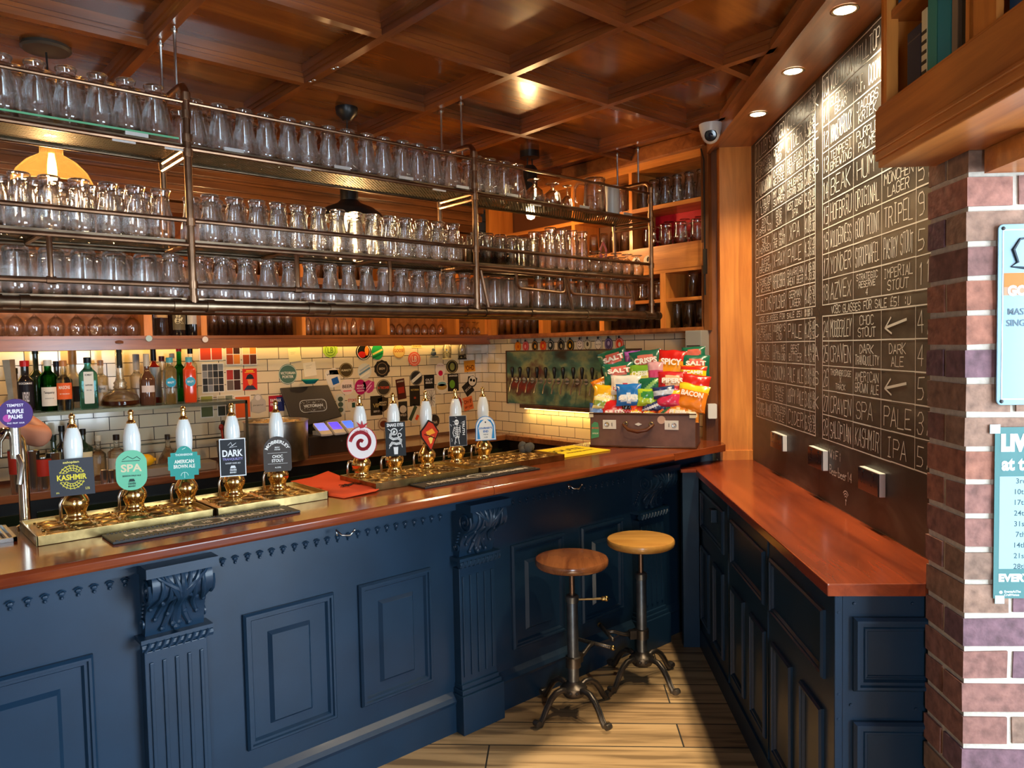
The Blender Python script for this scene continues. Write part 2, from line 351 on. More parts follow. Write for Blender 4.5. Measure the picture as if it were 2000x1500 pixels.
def seg(mb,a,b,lw,z=.0012):
    dx,dy=b[0]-a[0],b[1]-a[1]; L=math.hypot(dx,dy)
    if L<1e-6: return
    nx,ny=-dy/L*lw/2,dx/L*lw/2; ex,ey=dx/L*lw*.35,dy/L*lw*.35
    mb.add([(a[0]-ex+nx,a[1]-ey+ny,z),(a[0]-ex-nx,a[1]-ey-ny,z),(b[0]+ex-nx,b[1]+ey-ny,z),(b[0]+ex+nx,b[1]+ey+ny,z)],[(0,1,2,3)])
# ================================================================ ROOM
def dbox(mb,a0,a1,s0,s1,z0,z1):
    """box aligned to the 45 degree wall: a = X-Y range, s = X+Y range"""
    p=lambda a,s:((s+a)/2,(s-a)/2)
    pts=[p(a0,s0),p(a1,s0),p(a1,s1),p(a0,s1)]
    return mb.prism(pts,z0,z1)
FLOORM=bricks('oak_planks',R(-45),1.25,.186,.0035,srgb('A88C66'),srgb('86694A'),(.012,.009,.006),rough=.45,plan=True,shift=(.3,.02),noise_amt=.75,bmpst=.35,off=.37)
TILE=bricks('metro_tiles',0,.158,.0765,.0022,srgb('E8D9B8'),srgb('DECCA8'),(.03,.022,.018),rough=.14,shift=(.02,-.968+.0765*20),coat=.2,bmpst=.6,rough_m=.7)
TILE_R=bricks('metro_tiles_side',R(90),.158,.0765,.0022,srgb('E8D9B8'),srgb('DECCA8'),(.03,.022,.018),rough=.14,shift=(.05,-.968+.0765*20),coat=.2,bmpst=.6,rough_m=.7)
PLAST=mat('cream_plaster',srgb('C9BCA4'),.7,noisy=.06)
b=MB().box((-4,-1.75,-.06),(5.2,5.0,0)); struct('floor',b,FLOORM,origin=(0,0,0))
b=MB().box((-4,-1.75,2.83),(5.2,5.0,2.9)); CE=struct('ceiling',b,CEIL_P,origin=(0,0,0))
s=.619; xs=[2.729+s*i for i in range(-9,3)]; ys=[1.733+s*j for j in range(-5,5)]
def beam(axis,c,lo,hi,m):
    b=MB()
    for w0,w1,z0,z1 in ((0,.036,2.76,2.785),(-.008,.044,2.783,2.80),(-.017,.053,2.798,2.832)):
        if axis=='y': b.box((c+w0,lo,z0),(c+w1,hi,z1))
        else: b.box((lo,c+w0,z0+.0004),(hi,c+w1,z1+.0004))
    b.build('beam',m,CE)
for c in xs:
    lo=max(-1.6,c-1.262-.03); 
    beam('y',c,lo,4.45,CEIL_Y)
for c in ys:
    beam('x',c,-3,min(3.7,c+1.262+.03),CEIL_X)
b=MB(); dbox(b,1.262,1.60,1.9,6.15,2.717,2.76); dbox(b,1.235,1.265,1.9,6.15,2.70,2.832); dbox(b,1.20,1.24,1.9,6.0,2.76,2.79)
struct('trim_1',b,SOFF)
# chalkboard wall, brick pier
b=MB(); dbox(b,1.567,1.75,2.66,6.24,0,2.83); struct('wall_right',b,PLAST)
mats=[mat('brick_%d'%k,srgb(c),.85,noisy=.35,nscale=38,bmp=.8) for k,c in enumerate(('885E54','7A5650','8E6E5C','96624F','70525A','826656','9C6A5C'))]
MORT=mat('lime_mortar',srgb('C4BAAC'),.9,noisy=.15,nscale=60,bmp=.5)
b=MB(); b.mi=7
p=lambda a,s_:Vector(((s_+a)/2,(s_-a)/2,0))
# core: from far edge s=2.898 to corner s=2.632, then along UP
core=[p(1.406,2.889),p(1.406,2.638)]; far=p(1.406,2.638)+UP*3.2; core+= [far,far+UD*.18]; core+=[p(1.60,2.889)]
b.prism([(q.x,q.y) for q in core],0,2.83)
ro=.0825; nrow=34; z0=1.098-13*ro-.0
def brick(c0,u,L,Hh,D,inn):
    """c0 lower front-left corner on face, u run, inn inward dir"""
    b.mi=rnd.randrange(7); j=lambda a:rnd.uniform(-a,a)
    base=c0+UZ*z+inn*j(.0025); vs=[]
    for dz in (0,Hh):
        for (du,dn) in ((0,0),(L,0),(L,D),(0,D)):
            vs.append(base+u*(du+j(.0018))+inn*(dn)+UZ*(dz+j(.0018)))
    b.add(vs,[(0,3,2,1),(4,5,6,7),(0,1,5,4),(1,2,6,5),(2,3,7,6),(3,0,4,7)])
cor=p(1.40,2.632); m_=.0145
for r in range(nrow):
    z=z0+r*ro+m_; Hh=ro-m_
    if z+Hh>2.83: break
    w1=(2.898-2.632)/math.sqrt(2)  # .188
    # face 1 from corner going +D ; face 2 from corner going UP
    if r%2:
        brick(cor,UD,w1,Hh,.105,UP); x=.105+m_
    else:
        brick(cor,UD,.090,Hh,.215,UP); brick(cor+UD*(.09+m_),UD,w1-.09-m_,Hh,.10,UP); x=.215+m_
    while x<3.1:
        L=.215 if rnd.random()<.62 else .102
        brick(cor+UP*x,UP,L,Hh,.07,UD); x+=L+m_
PIER=struct('wall_pier',b,mats+[MORT])
# back wall and tiled side wall
b=MB().box((-3,4.70,0),(4.1,4.85,2.83)); struct('wall_back',b,TILE)
b=MB().box((3.84,2.50,.9),(3.95,4.72,1.712)); struct('wall_side',b,TILE_R)
b=MB().box((3.955,2.3,0),(4.1,4.72,2.83)); struct('wall_end',b,mat('unit_back',(.14,.05,.018),.6))
b=MB().box((-3.1,-1.6,0),(-3,4.72,2.83)); struct('wall_left',b,PLAST)
# street front with two openings
b=MB()
for a0,a1,z0_,z1_ in ((-3.1,-1.95,0,2.83),(-1.95,-.75,2.38,2.83),(-1.95,-.75,0,.9),(-.75,1.55,0,2.83),(1.55,4.0,2.60,2.83),(1.55,4.0,0,.25),(4.0,5.2,0,2.83)): b.box((a0,-1.75,z0_),(a1,-1.6,z1_))
struct('wall_front',b,PLAST)
def window(n,x0,x1,z0,z1,nx):
    b=MB(); w=.05
    b.box((x0,-1.70,z0),(x1,-1.64,z0+w)).box((x0,-1.70,z1-w),(x1,-1.64,z1))
    for k in range(nx+1):
        x=x0+(x1-x0-w)*k/nx; b.box((x,-1.70,z0+w),(x+w,-1.64,z1-w))
    struct('window_%d'%n,b,BLUE)
window(1,-1.95,-.75,.9,2.38,1); window(2,1.55,4.0,.25,2.60,3)
# wooden pillar by the chalkboard
b=MB(); dbox(b,1.315,1.566,6.05,6.2,.955,2.76)
dbox(b,1.305,1.566,6.035,6.2,.955,1.015)
b.build('wall_post',PINE_Z,kind='structure',bevel=.004)
b=MB(); b.prism([(3.70,2.475),(3.70,2.50),(3.95,2.50),(3.95,2.2),(3.80,2.25)],1.06,2.75); b.box((3.685,2.44,1.70),(3.73,2.474,2.75))
b.build('wall_infill',wood('dark_post',(.10,.03,.008),(.30,.10,.025),'Z'),kind='structure')
# daylight portal areas lie in the window openings
for nm,x0,x1,z0,z1 in (('portal_1',-1.95,-.75,.9,2.38),('portal_2',1.55,4.0,.25,2.60)):
    o=light(nm,'AREA',((x0+x1)/2,-1.72,(z0+z1)/2),1,(1,1,1),rot=(R(90),0,0),shape='RECTANGLE',size=x1-x0,size_y=z1-z0); o.data.cycles.is_portal=True
# ================================================================ BAR COUNTER
BF=2.50                       # face of the panelling
t=thing('bar_counter',(1.2,BF,0),'navy painted panelled bar front with carved scroll corbels and fluted pilasters','bar front')
b=MB().box((-1.2,BF,.0),(3.80,BF+.06,1.02)); b.box((-1.2,2.42,.985),(3.60,BF+.02,1.02)); b.box((-1.2,2.45,.955),(3.60,BF,.985)); b.box((-1.2,2.475,.945),(3.6,BF,.956))
b.build('panelling',BLUE,t)
b=MB().box((-1.2,2.476,0),(3.6,BF+.01,.12))
b.add([(-1.2,2.476,.12),(3.6,2.476,.12),(3.6,2.470,.135),(-1.2,2.470,.135),(3.6,2.482,.15),(-1.2,2.482,.15),(3.6,2.5,.168),(-1.2,2.5,.168)],[(0,1,2,3),(3,2,4,5),(5,4,6,7)])
b.build('plinth',BLUE,t,smooth=False)
FB=frame((0,BF,0),UX)         # local x=X, y=z, z=toward the room
def bar_panel(x0,x1,z0,z1,ix0,ix1,iz0,iz1):
    b=MB(FB); b.frame2(x0,z0,x1,z1,.032,0,.020); b.build('panel_moulding',BLUE,t)
    b=MB(FB); pts=[(ix0,iz0),(ix1,iz0),(ix1,iz1),(ix0,iz1)]; d=.012
    vs=[(x,y,0) for x,y in pts]+[(ix0+d,iz0+d,.014),(ix1-d,iz0+d,.014),(ix1-d,iz1-d,.014),(ix0+d,iz1-d,.014)]
    b.add(vs,[(4,5,6,7),(0,1,5,4),(1,2,6,5),(2,3,7,6),(3,0,4,7)]); b.build('raised_panel',BLUE,t)
bar_panel(-.02,.502,.25,.727,.10,.415,.32,.645)
bar_panel(-.65,-.13,.25,.727,-.57,-.21,.32,.645)
bar_panel(.959,1.30,.25,.727,1.046,1.207,.315,.645)
bar_panel(1.405,1.74,.25,.727,1.494,1.657,.32,.645)
bar_panel(2.185,2.526,.25,.730,2.272,2.438,.32,.645)
bar_panel(2.644,2.962,.25,.730,2.73,2.876,.32,.645)
# drop ornaments under the cornice
def drops(x0,x1,n):
    b=MB()
    for k in range(n):
        x=x0+(x1-x0)*k/(n-1)
        b.ball((x,2.496,.925),.009,8,sc=(1,.7,.8)); b.ball((x,2.496,.913),.006,6); b.tube([(x-.011,2.495,.930),(x,2.492,.938),(x+.011,2.495,.930)],.0025,5)
    b.build('drop_ornament',BLUE,t)
drops(.26,.60,9); drops(.90,1.80,22); drops(2.16,2.98,20)
def pilaster(x0,x1):
    w=x1-x0; cx=(x0+x1)/2; y=2.455
    p_=MB().box((x0,y,.20),(x1,BF+.001,.70)); nf=5
    for k in range(nf):
        fx=x0+w*(k+.5)/nf+.0; 
        p_.box((fx-w*.03,y-.006,.235),(fx+w*.03,y+.001,.665))
    pil=p_.build('pilaster',BLUE,t,bevel=.002)
    MB().box((x0-.016,2.425,0),(x1+.016,BF,.165)).box((x0-.010,2.435,.165),(x1+.010,BF,.185)).box((x0-.004,2.445,.185),(x1+.004,BF,.205)).build('pilaster_base',BLUE,pil,bevel=.003)
    # rope moulding
    r_=MB(); r_.tube([(x0-.012,2.44,.722),(x1+.012,2.44,.722)],.014,8)
    n=9
    for k in range(n):
        a=x0-.005+(w+.01)*k/n; r_.tube([(a,2.428,.711),(a+.008,2.4245,.722),(a+.016,2.428,.735)],.0055,5)
    r_.box((x0-.014,2.43,.735),(x1+.014,BF,.748)); r_.build('rope_moulding',BLUE,pil,smooth='auto')
    # corbel: scrolled bracket with acanthus
    c_=MB(); prof=[(2.50,.748),(2.462,.748),(2.455,.78),(2.448,.815),(2.43,.845),(2.40,.865),(2.372,.885),(2.358,.915),(2.362,.945),(2.37,.955),(2.50,.955)]
    pts=[(q,z) for q,z in prof]
    n=len(pts); xa,xb=x0+.006,x1-.006
    c_.add([(xa,q,z) for q,z in pts]+[(xb,q,z) for q,z in pts],[tuple(range(n)),tuple(range(2*n-1,n-1,-1))]+[(i,n+i,n+(i+1)%n,(i+1)%n) for i in range(n)])
    for sx in (xa-.004,xb+.004):   # side volutes
        sp=[(sx,2.412+.045*(1-k/26)*math.cos(k*.55+2.6),.905+.045*(1-k/26)*math.sin(k*.55+2.6)) for k in range(26)]
        c_.tube(sp,[.0065*(1-k/34) for k in range(26)],6); c_.ball((sx,2.412,.905),.009,8)
        sp=[(sx,2.470+.020*(1-k/16)*math.cos(-k*.6),.79+.020*(1-k/16)*math.sin(-k*.6)) for k in range(16)]
        c_.tube(sp,.004,5)
        for k in range(5): c_.ball((sx,2.45+.006*k,.855-.014*k),.0065,6)
    def surf(z):
        for (q0,z0),(q1,z1) in zip(prof[1:],prof[2:]):
            if z0<=z<=z1: return q0+(q1-q0)*(z-z0)/(z1-z0+1e-9)
        return 2.37
    lob=[(-.9,.955,.60,.86,.007),(-.62,.955,.30,.81,.008),(-.30,.955,.12,.775,.009),(.30,.955,-.12,.775,.009),(.62,.955,-.30,.81,.008),(.9,.955,-.60,.86,.007),(0,.955,0,.762,.011),(-.45,.93,-.75,.80,.007),(.45,.93,.75,.80,.007),(-.2,.88,-.5,.765,.008),(.2,.88,.5,.765,.008),(-.75,.95,-.95,.84,.006),(.75,.95,.95,.84,.006)]
    hw=w/2-.012
    for u0,za,u1,zb,r in lob:
        ps=[];rs=[]
        for k in range(11):
            q=k/10; z=za+(zb-za)*q; u=(u0+(u1-u0)*(q**1.3))+.10*math.sin(q*PI)*(1 if u0<0 else -1)*(u0!=0)
            u=max(-1,min(1,u)); ps.append((cx+u*hw,surf(z)-.003,z)); rs.append(r*(.55+.75*math.sin(min(1,q*1.05)*PI*.85)))
        c_.tube(ps,rs,7); c_.ball((ps[-1][0],ps[-1][1]-.004,ps[-1][2]),r*1.15,8)
    c_.box((x0-.012,2.352,.955),(x1+.012,BF,.985))
    c_.build('corbel',BLUE,pil,smooth='auto')
pilaster(.635,.825); pilaster(1.86,2.055); pilaster(3.045,3.26)
for px,py in ((672,1018),(1120,934)):
    q=aty(px,py,2.40); b=MB(); x=q.x; b.tube([(x-.03,2.405,.982),(x-.03,2.40,.960)],.003,6); b.tube([(x-.03,2.40,.978),(x-.018,2.385,.962),(x+.006,2.372,.960),(x+.022,2.368,.975)],.0035,7); b.ball((x+.023,2.368,.977),.005,8); b.build('bag_hook',STEEL,t,smooth=True)
# worktop (two boards end to end, mitred at a joint)
b=MB(); prof=[(2.305,1.022),(2.298,1.03),(2.298,1.05),(2.306,1.06),(2.33,1.06),(2.95,1.06),(2.95,1.02)]
def ext(b,prof,x0,x1):
    n=len(prof); b.add([(x0,q,z) for q,z in prof]+[(x1,q,z) for q,z in prof],[tuple(range(n)),tuple(range(2*n-1,n-1,-1))]+[(i,n+i,n+(i+1)%n,(i+1)%n) for i in range(n)])
ext(b,prof,-1.2,1.93); ext(b,prof,1.932,3.15)
b.prism([(3.152,2.298),(3.62,2.298),(3.735,2.40),(3.735,2.50),(3.838,2.505),(3.838,2.95),(3.152,2.95)],1.022,1.06)
b.build('bar_worktop',MAHO,bevel=.003,label='long glossy mahogany bar worktop carrying the beer pumps',cat='bar worktop')
t2=MB().box((-1.2,2.88,0),(3.2,2.93,1.02)).box((-1.2,2.57,.6),(3.2,2.88,.62)); t2.build('bar_back_cabinet',mat('dark_cabinet',(.012,.016,.012),.5),label='dark back of the bar under the worktop, facing the staff side',cat='cabinet')
# ================================================================ WINDOW LEDGE (right)
b=MB(); pts=[(1.03,2.885),(1.415,2.885),(1.566,2.96),(1.566,6.04),(1.305,6.04),(1.16,5.70),(1.03,5.50)]
q=lambda a,s_:((s_+a)/2,(s_-a)/2)
b.prism([q(1.03,2.893),q(1.40,2.893),q(1.40,2.90),q(1.566,2.90),q(1.566,6.034),q(1.30,6.034),q(1.19,6.0),q(1.03,5.86)],.925,.96)
b.build('drinks_ledge',MAHD,bevel=.004,label='red mahogany drinks ledge running below the chalkboards',cat='ledge')
t=thing('ledge_cabinet',(*q(1.1,2.95),0),'navy panelled cabinet carrying the red ledge below the chalkboards','cabinet')
b=MB(); dbox(b,1.065,1.398,2.92,5.82,0,.925); b.build('body',BLUE,t)
b=MB(); dbox(b,1.052,1.066,2.905,5.82,0,.10); b.build('plinth',BLUE,t)
FL=frame(Vector((*q(1.065,0),0)),-UD)      # local x = -s/sqrt2
def lp(s0,s1,z0,z1,nm='panel_moulding',w=.026,h=.014):
    x0,x1=sorted((-s0*RT2,-s1*RT2)); b=MB(FL); b.frame2(x0,z0,x1,z1,w,0,h); b.build(nm,BLUE,t)
for s0,s1 in ((3.01,3.76),(3.87,4.60),(4.81,5.55)): lp(s0,s1,.658,.858)
for s0,s1 in ((3.03,3.30),(3.43,3.73),(3.86,4.15),(4.30,4.60),(4.83,5.12),(5.28,5.56)): lp(s0,s1,.16,.563)
for s0 in (3.82,4.70): b=MB(); dbox(b,1.058,1.066,s0-.006,s0+.006,.1,.92); b.build('seam_bead',BLUE,t)
q0=atd(1397,1006,1.06); b=MB(FL); xx=-(q0.x+q0.y)*RT2; b.box((xx-.03,q0.z-.03,.0),(xx+.03,q0.z+.03,.03)); b.build('lock_plate',BLUE,t,bevel=.003)
# lit end
FE=frame(Vector((*q(0,2.918),0)),UP)       # local x = a/sqrt2
e=lambda a:a*RT2
b=MB(FE); b.box((e(1.066),0,-.01),(e(1.093),.925,.002)); b.box((e(1.096),0,-.01),(e(1.42),.925,.0)); b.build('end_boards',BLUE2,t,bevel=.0015)
for z0,z1 in ((.658,.864),(.36,.572),(.08,.30)):
    b=MB(FE); b.frame2(e(1.133),z0,e(1.50),z1,.032,0,.020); b.frame2(e(1.133)+.03,z0+.03,e(1.50)-.03,z1-.03,.012,0,.006); b.build('end_panel_moulding',BLUE2,t)
b=MB(FE)
for a,z in ((1.14,.90),(1.36,.90),(1.128,.615),(1.375,.605),(1.08,.93-.01),(1.08,.875),(1.08,.645),(1.08,.575)): b.lathe([(0,.0035),(.004,.003),(.005,0)],8,Matrix.Translation((e(a),z,0)))
b.build('screw_heads',BLUE2,t)
# blue return post closing the gap between bar and ledge
b=MB(); b.prism([q(.93,5.60),q(1.050,5.60),q(1.050,5.80),q(.93,5.68)],0,.945); b.build('corner_post',BLUE,label='navy square post between bar front and ledge cabinet',cat='post')
b=MB(); b.prism([q(.915,5.57),q(1.028,5.57),q(1.028,5.76),q(.915,5.66)],.9455,.962); b.build('post_cap',MAHD,bevel=.002,label='small mahogany cap on the corner post beside the ledge',cat='cap')
# ================================================================ WALL UNITS (glass cubbies)
t=thing('wall_shelf_unit',(1.5,4.57,1.66),'long pine cubby unit with glasses over the tiled back wall','shelf unit')
b=MB().box((-1.0,4.448,1.660),(3.72,4.47,1.73)).box((-1,4.438,1.655),(3.72,4.46,1.672)).box((-1,4.44,1.712),(3.72,4.46,1.73)); b.build('bottom_rail',RAILW,t)
MB().box((-1,4.46,1.71),(3.72,4.70,1.73)).build('shelf_board',RAILW,t)
MB().box((-1,4.452,2.06),(3.72,4.70,2.10)).build('shelf_board',RAILW,t)
MB().box((-1,4.69,1.73),(3.72,4.699,2.55)).build('back_panel',SHELFW,t)
for x0,x1 in ((-.6,-.56),(.15,.19),(1.225,1.268),(1.535,1.568),(2.165,2.19),(2.80,2.82),(3.40,3.43),(3.68,3.72)):
    MB().box((x0,4.452,1.73),(x1,4.695,2.06)).box((x0,4.452,2.1),(x1,4.695,2.42)).build('divider',PINE_Z,t)
b=MB().box((-1,4.40,2.42),(3.72,4.70,2.44))
for k,(zz,yy) in enumerate(((2.44,4.43),(2.49,4.40),(2.51,4.42),(2.545,4.39),(2.57,4.36),(2.60,4.38),(2.63,4.34),(2.66,4.32),(2.70,4.36))): b.box((-1,yy,zz),(3.6,4.7,zz+.042))
b.build('cornice',wood('cornice_wood',(.09,.032,.010),(.26,.10,.03),'X',.35,.2),t,bevel=.003)
for px in (97,225,452,650,745): 
    x=aty(px,300,4.34).x; MB().box((x-.02,4.33,2.70),(x+.02,4.5,2.83)).build('cornice_block',RAILW,t)
t=thing('corner_shelf_unit',(3.8,3.4,1.69),'pine shelf unit with a red lined cubby in the corner beside the post','shelf unit')
X0=3.70;X1=3.945
b=MB().box((X0-.006,2.47,1.69),(X0+.02,4.45,1.722)).box((X0-.012,2.47,1.70),(X0+.01,4.45,1.712)).box((X0,2.47,1.70),(X1,4.45,1.722)); b.build('bottom_rail',RAILW,t)
for z0,z1,y0,y1 in ((1.88,1.90,2.50,3.25),(2.055,2.075,2.5,4.44),(2.20,2.222,2.5,4.44),(2.445,2.47,2.5,4.44),(2.70,2.76,2.47,4.44)): MB().box((X0+.002,y0,z0),(X1,y1,z1)).build('shelf_board',PINE_Y,t)
MB().box((X0-.002,2.47,2.075),(X0+.02,3.15,2.205)).build('rail_board',PINE_Y,t)
for y0,y1,z0,z1 in ((2.47,2.498,1.722,2.75),(2.756,2.796,1.722,2.055),(3.25,3.29,1.722,2.055),(3.83,3.87,1.722,2.055),(3.005,3.03,2.222,2.70),(3.50,3.53,2.222,2.70),(4.40,4.44,1.722,2.75)): MB().box((X0+.001,y0,z0),(X1,y1,z1)).build('divider',PINE_Z,t)
MB().box((3.93,2.5,2.222),(3.944,3.0,2.445)).build('red_lining',P('C0102A'),t,label='red lining of one cubby')
MB().box((3.66,2.45,2.745),(3.945,4.45,2.828)).build('cornice',RAILW,t,bevel=.004)
# lit strip under the back unit
def strip(nm,x0,y0,x1,y1,z,w,en,lab,rot=0,group=None):
    L=math.hypot(x1-x0,y1-y0); c=((x0+x1)/2,(y0+y1)/2,z)
    b=MB(); 
    if abs(x1-x0)>abs(y1-y0): b.box((x0,y0-w/2,z),(x1,y0+w/2,z+.006))
    else: b.box((x0-w/2,y0,z),(x0+w/2,y1,z+.006))
    b.build(nm,mat('led_warm',(1,.75,.3),.5,em=(1,.62,.16),es=5),label=lab,cat='strip light')
    light(nm+'_light','AREA',(c[0],c[1],z-.006),en,(1,.62,.17),rot=(R(rot),0,0 if abs(x1-x0)>abs(y1-y0) else R(90)),shape='RECTANGLE',size=L,size_y=w)
strip('led_strip',.0,4.655,3.60,4.655,1.690,.02,1.9,'warm led strip hidden under the long cubby unit')
# ================================================================ BACK COUNTER
b=MB().box((-1.2,4.30,.915),(3.838,4.70,.955)); b.box((3.74,3.0,.915),(3.838,4.32,.955))
b.build('back_worktop',wood('back_worktop_wood',(.10,.03,.012),(.30,.11,.04),'X',.22,.4),bevel=.004,label='brown wooden back counter below the tiled walls',cat='worktop')
b=MB().box((-1.2,4.69,.955),(3.83,4.70,.975)); b.build('back_upstand',DARKW,label='low dark upstand where back counter meets tiles',cat='upstand')
t=thing('back_cabinet',(1.2,4.5,0),'dark fridges and cupboards below the back counter','cabinet')
MB().box((-1.2,4.36,0),(3.83,4.69,.915)).build('body',mat('back_dark',(.01,.009,.008),.4),t)
for k in range(6): 
    x=-.9+k*.78; MB().box((x,4.345,.1),(x+.74,4.36,.85)).build('door',mat('back_door',(.012,.022,.014),.15,coat=.5),t,bevel=.003)
# ================================================================ HANGING PIPE SHELF
def mesh_mat():
    m=bpy.data.materials.new('perforated_plate'); m.use_nodes=True; n=m.node_tree.nodes; n.clear(); L=m.node_tree.links
    o=n.new('ShaderNodeOutputMaterial'); b=n.new('ShaderNodeBsdfPrincipled'); b.inputs['Base Color'].default_value=(.15,.14,.08,1); b.inputs['Metallic'].default_value=.6; b.inputs['Roughness'].default_value=.55
    t=n.new('ShaderNodeBsdfTransparent'); x=n.new('ShaderNodeMixShader'); g=n.new('ShaderNodeNewGeometry'); s=n.new('ShaderNodeSeparateXYZ'); L.new(g.outputs['Position'],s.inputs[0])
    def sn(sock,k):
        a=n.new('ShaderNodeMath'); a.operation='MULTIPLY'; a.inputs[1].default_value=k; L.new(sock,a.inputs[0]); c=n.new('ShaderNodeMath'); c.operation='SINE'; L.new(a.outputs[0],c.inputs[0]); return c.outputs[0]
    p_=n.new('ShaderNodeMath'); p_.operation='MULTIPLY'; L.new(sn(s.outputs[0],2*PI/.018),p_.inputs[0]); L.new(sn(s.outputs[1],2*PI/.018),p_.inputs[1])
    q_=n.new('ShaderNodeMath'); q_.operation='GREATER_THAN'; q_.inputs[1].default_value=.0; L.new(p_.outputs[0],q_.inputs[0]); 
    L.new(q_.outputs[0],x.inputs[0]); L.new(b.outputs[0],x.inputs[1]); L.new(t.outputs[0],x.inputs[2]); L.new(x.outputs[0],o.inputs[0]); return m
PERF=mesh_mat()
YF,YR=2.66,2.93; XP=[-.36,.895,2.156,3.44]; XL,XR=-.9,3.44
t=thing('hanging_pipe_shelf',(1.5,2.8,1.79),'three tier copper pipe shelf hung from the ceiling over the bar','shelf')
def pipe(nm,pts,r,n=10,m=COPPER,col=()):
    b=MB(); b.tube(pts,r,n)
    for (c,ax,cr) in col:
        c=Vector(c); ax=Vector(ax).normalized(); b.tube([c-ax*.013,c+ax*.013],cr,n)
    return b.build(nm,m,t,smooth='auto')
for x in XP:
    pipe('post',[(x,YF,1.79),(x,YF,2.50),(x,YF+.006,2.523),(x,YF+.022,2.54),(x,YF+.05,2.545),(x,YR-.05,2.545),(x,YR-.02,2.54),(x,YR,2.52),(x,YR,2.3)],.0132,12,
      col=[((x,YF,z),(0,0,1),.0172) for z in (1.81,1.86,2.075,2.31,2.36,2.44,2.50)])
    pipe('rear_post',[(x,YR,1.79),(x,YR,2.34)],.0105,10,col=[((x,YR,z),(0,0,1),.0145) for z in (2.0,2.32)])
    for z in (2.30,2.325,2.0,1.79): pipe('cross_pipe',[(x,YF,z),(x,YR,z)],.009,8)
def cuts(a,b_): 
    e=[a]+[x for x in XP if a<x<b_]+[b_]; return e
pipe('bottom_pipe',[(XL,YF,1.789),(XR+.02,YF,1.789)],.0195,14,COPD,[((x+d,YF,1.789),(1,0,0),.0235) for x in XP for d in (-.055,.055)]+[((x,YF,1.789),(1,0,0),.0232) for x in (.33,.40,1.33,1.42,2.5,2.9)])
pipe('bottom_pipe',[(XL,YR,1.789),(XR,YR,1.789)],.0195,12,COPD)
for z,r in ((2.481,.0065),(2.081,.0085),(2.325,.0085),(2.020-.022,.0085)):
    pipe('front_rail',[(XL,YF,z),(XR,YF,z)],r,9,RAILC:=mat('rail_copper',(.26,.15,.09),.35,metal=1,noisy=.3,nscale=14))
for z in (2.338,2.0): pipe('rear_rail',[(XL,YR,z),(XR,YR,z)],.010,9,COPD)
pipe('front_rail',[(XL,YF,1.858),(2.10,YF,1.858),(2.14,YF+.01,1.858)],.009,9,RAILC,[((x,YF,1.858),(1,0,0),.0125) for x in (.472,1.281,1.693)])
for x in (.472,1.281,1.693): pipe('hanger_pipe',[(x,YF,1.862),(x,YF,1.985),(x-.004,YF+.01,2.0),(x-.01,YF+.03,2.005),(x-.02,YR,2.002)],.0085,9)
# right hand part: gallery of bent pipes
zr=1.972
pipe('front_rail',[(2.17,YF,1.985),(3.24,YF,1.968),(3.30,YF+.03,1.966)],.008,9)
for pts in ([(2.40,YF,1.98),(2.405,YF,1.925),(2.42,YF,1.908),(2.45,YF,1.906),(2.70,YF,1.896),(2.722,YF,1.90),(2.73,YF,1.915),(2.728,YF,1.975)],
            [(2.75,YF,1.975),(2.77,YF,1.91),(2.79,YF,1.893),(2.82,YF,1.891),(3.235,YF,1.885),(3.252,YF,1.89),(3.256,YF,1.905),(3.22,YF,1.968)],
            [(2.18,YF,1.98),(2.225,YF,1.80)],[(2.735,YF,1.966),(2.79,YF,1.803)]): pipe('gallery_pipe',pts,.0075,9)
for k,(z,nm) in enumerate(((2.336,'tray'),(2.010,'tray'),(1.809,'tray'))):
    MB().box((XL,YF+.012,z),(XR-.01,YR-.012,z+.003)).build(nm,PERF,t)
    MB().box((XL,YF+.009,z-.003),(XR-.01,YF+.012,z+.006)).build('tray_lip',COPD,t); MB().box((XL,YR-.012,z-.003),(XR-.01,YR-.009,z+.006)).build('tray_lip',COPD,t)
    z2=z+.0035
MB().box((XL,YF+.002,2.350),(.868,YR-.02,2.360)).build('glass_plate',GLASSP,t); MB().box((XL,YF-.001,2.352),(.868,YF+.002,2.358)).build('glass_edge',mat('green_glass_edge',(.14,.42,.22),.15,coat=.4),t,label='green polished edge of the glass plate')
cl=mat('clip_steel',(.75,.74,.72),.3,metal=.6)
for z,xs_ in ((2.345,(.70,1.02,1.45,1.75,2.05,2.35,2.85,3.2)),(2.318,(.66,.82,1.28,1.92,2.5)),(2.0,(2.45,2.9))):
    for x in xs_: MB().box((x,YF-.001-.004,z-.006),(x+.07,YF+.0,z+.006)).build('shelf_clip',cl,t)
for x in (.895,2.156,3.44):
    for y in (YF+.085,YR-.03):
        b=MB(); b.tube([(x,y,2.55),(x,y,2.76)],.0055,7); b.lathe([(0,0),(.012,0),(.012,.008),(.006,.012),(0,.012)],10,Matrix.Translation((x,y,2.745))); b.lathe([(0,0),(.010,0),(.010,.012),(0,.012)],6,Matrix.Translation((x,y,2.505))); b.tube([(x,y,2.50),(x,y,2.56)],.0045,6)
        b.build('ceiling_rod',STEEL,t,smooth='auto')
# ---------------------------------------------------------------- glasses
def gl_solid(prof_out,prof_in): return prof_out+prof_in
def make_glass(name,outer,inner,n=20,extra=None,m=GLASS,label='',cat='glass'):
    b=MB(); b.lathe(outer+inner,n)
    if extra: extra(b)
    o=b.build(name,m,smooth=True,origin=(0,0,0),label=label,cat=cat); return o
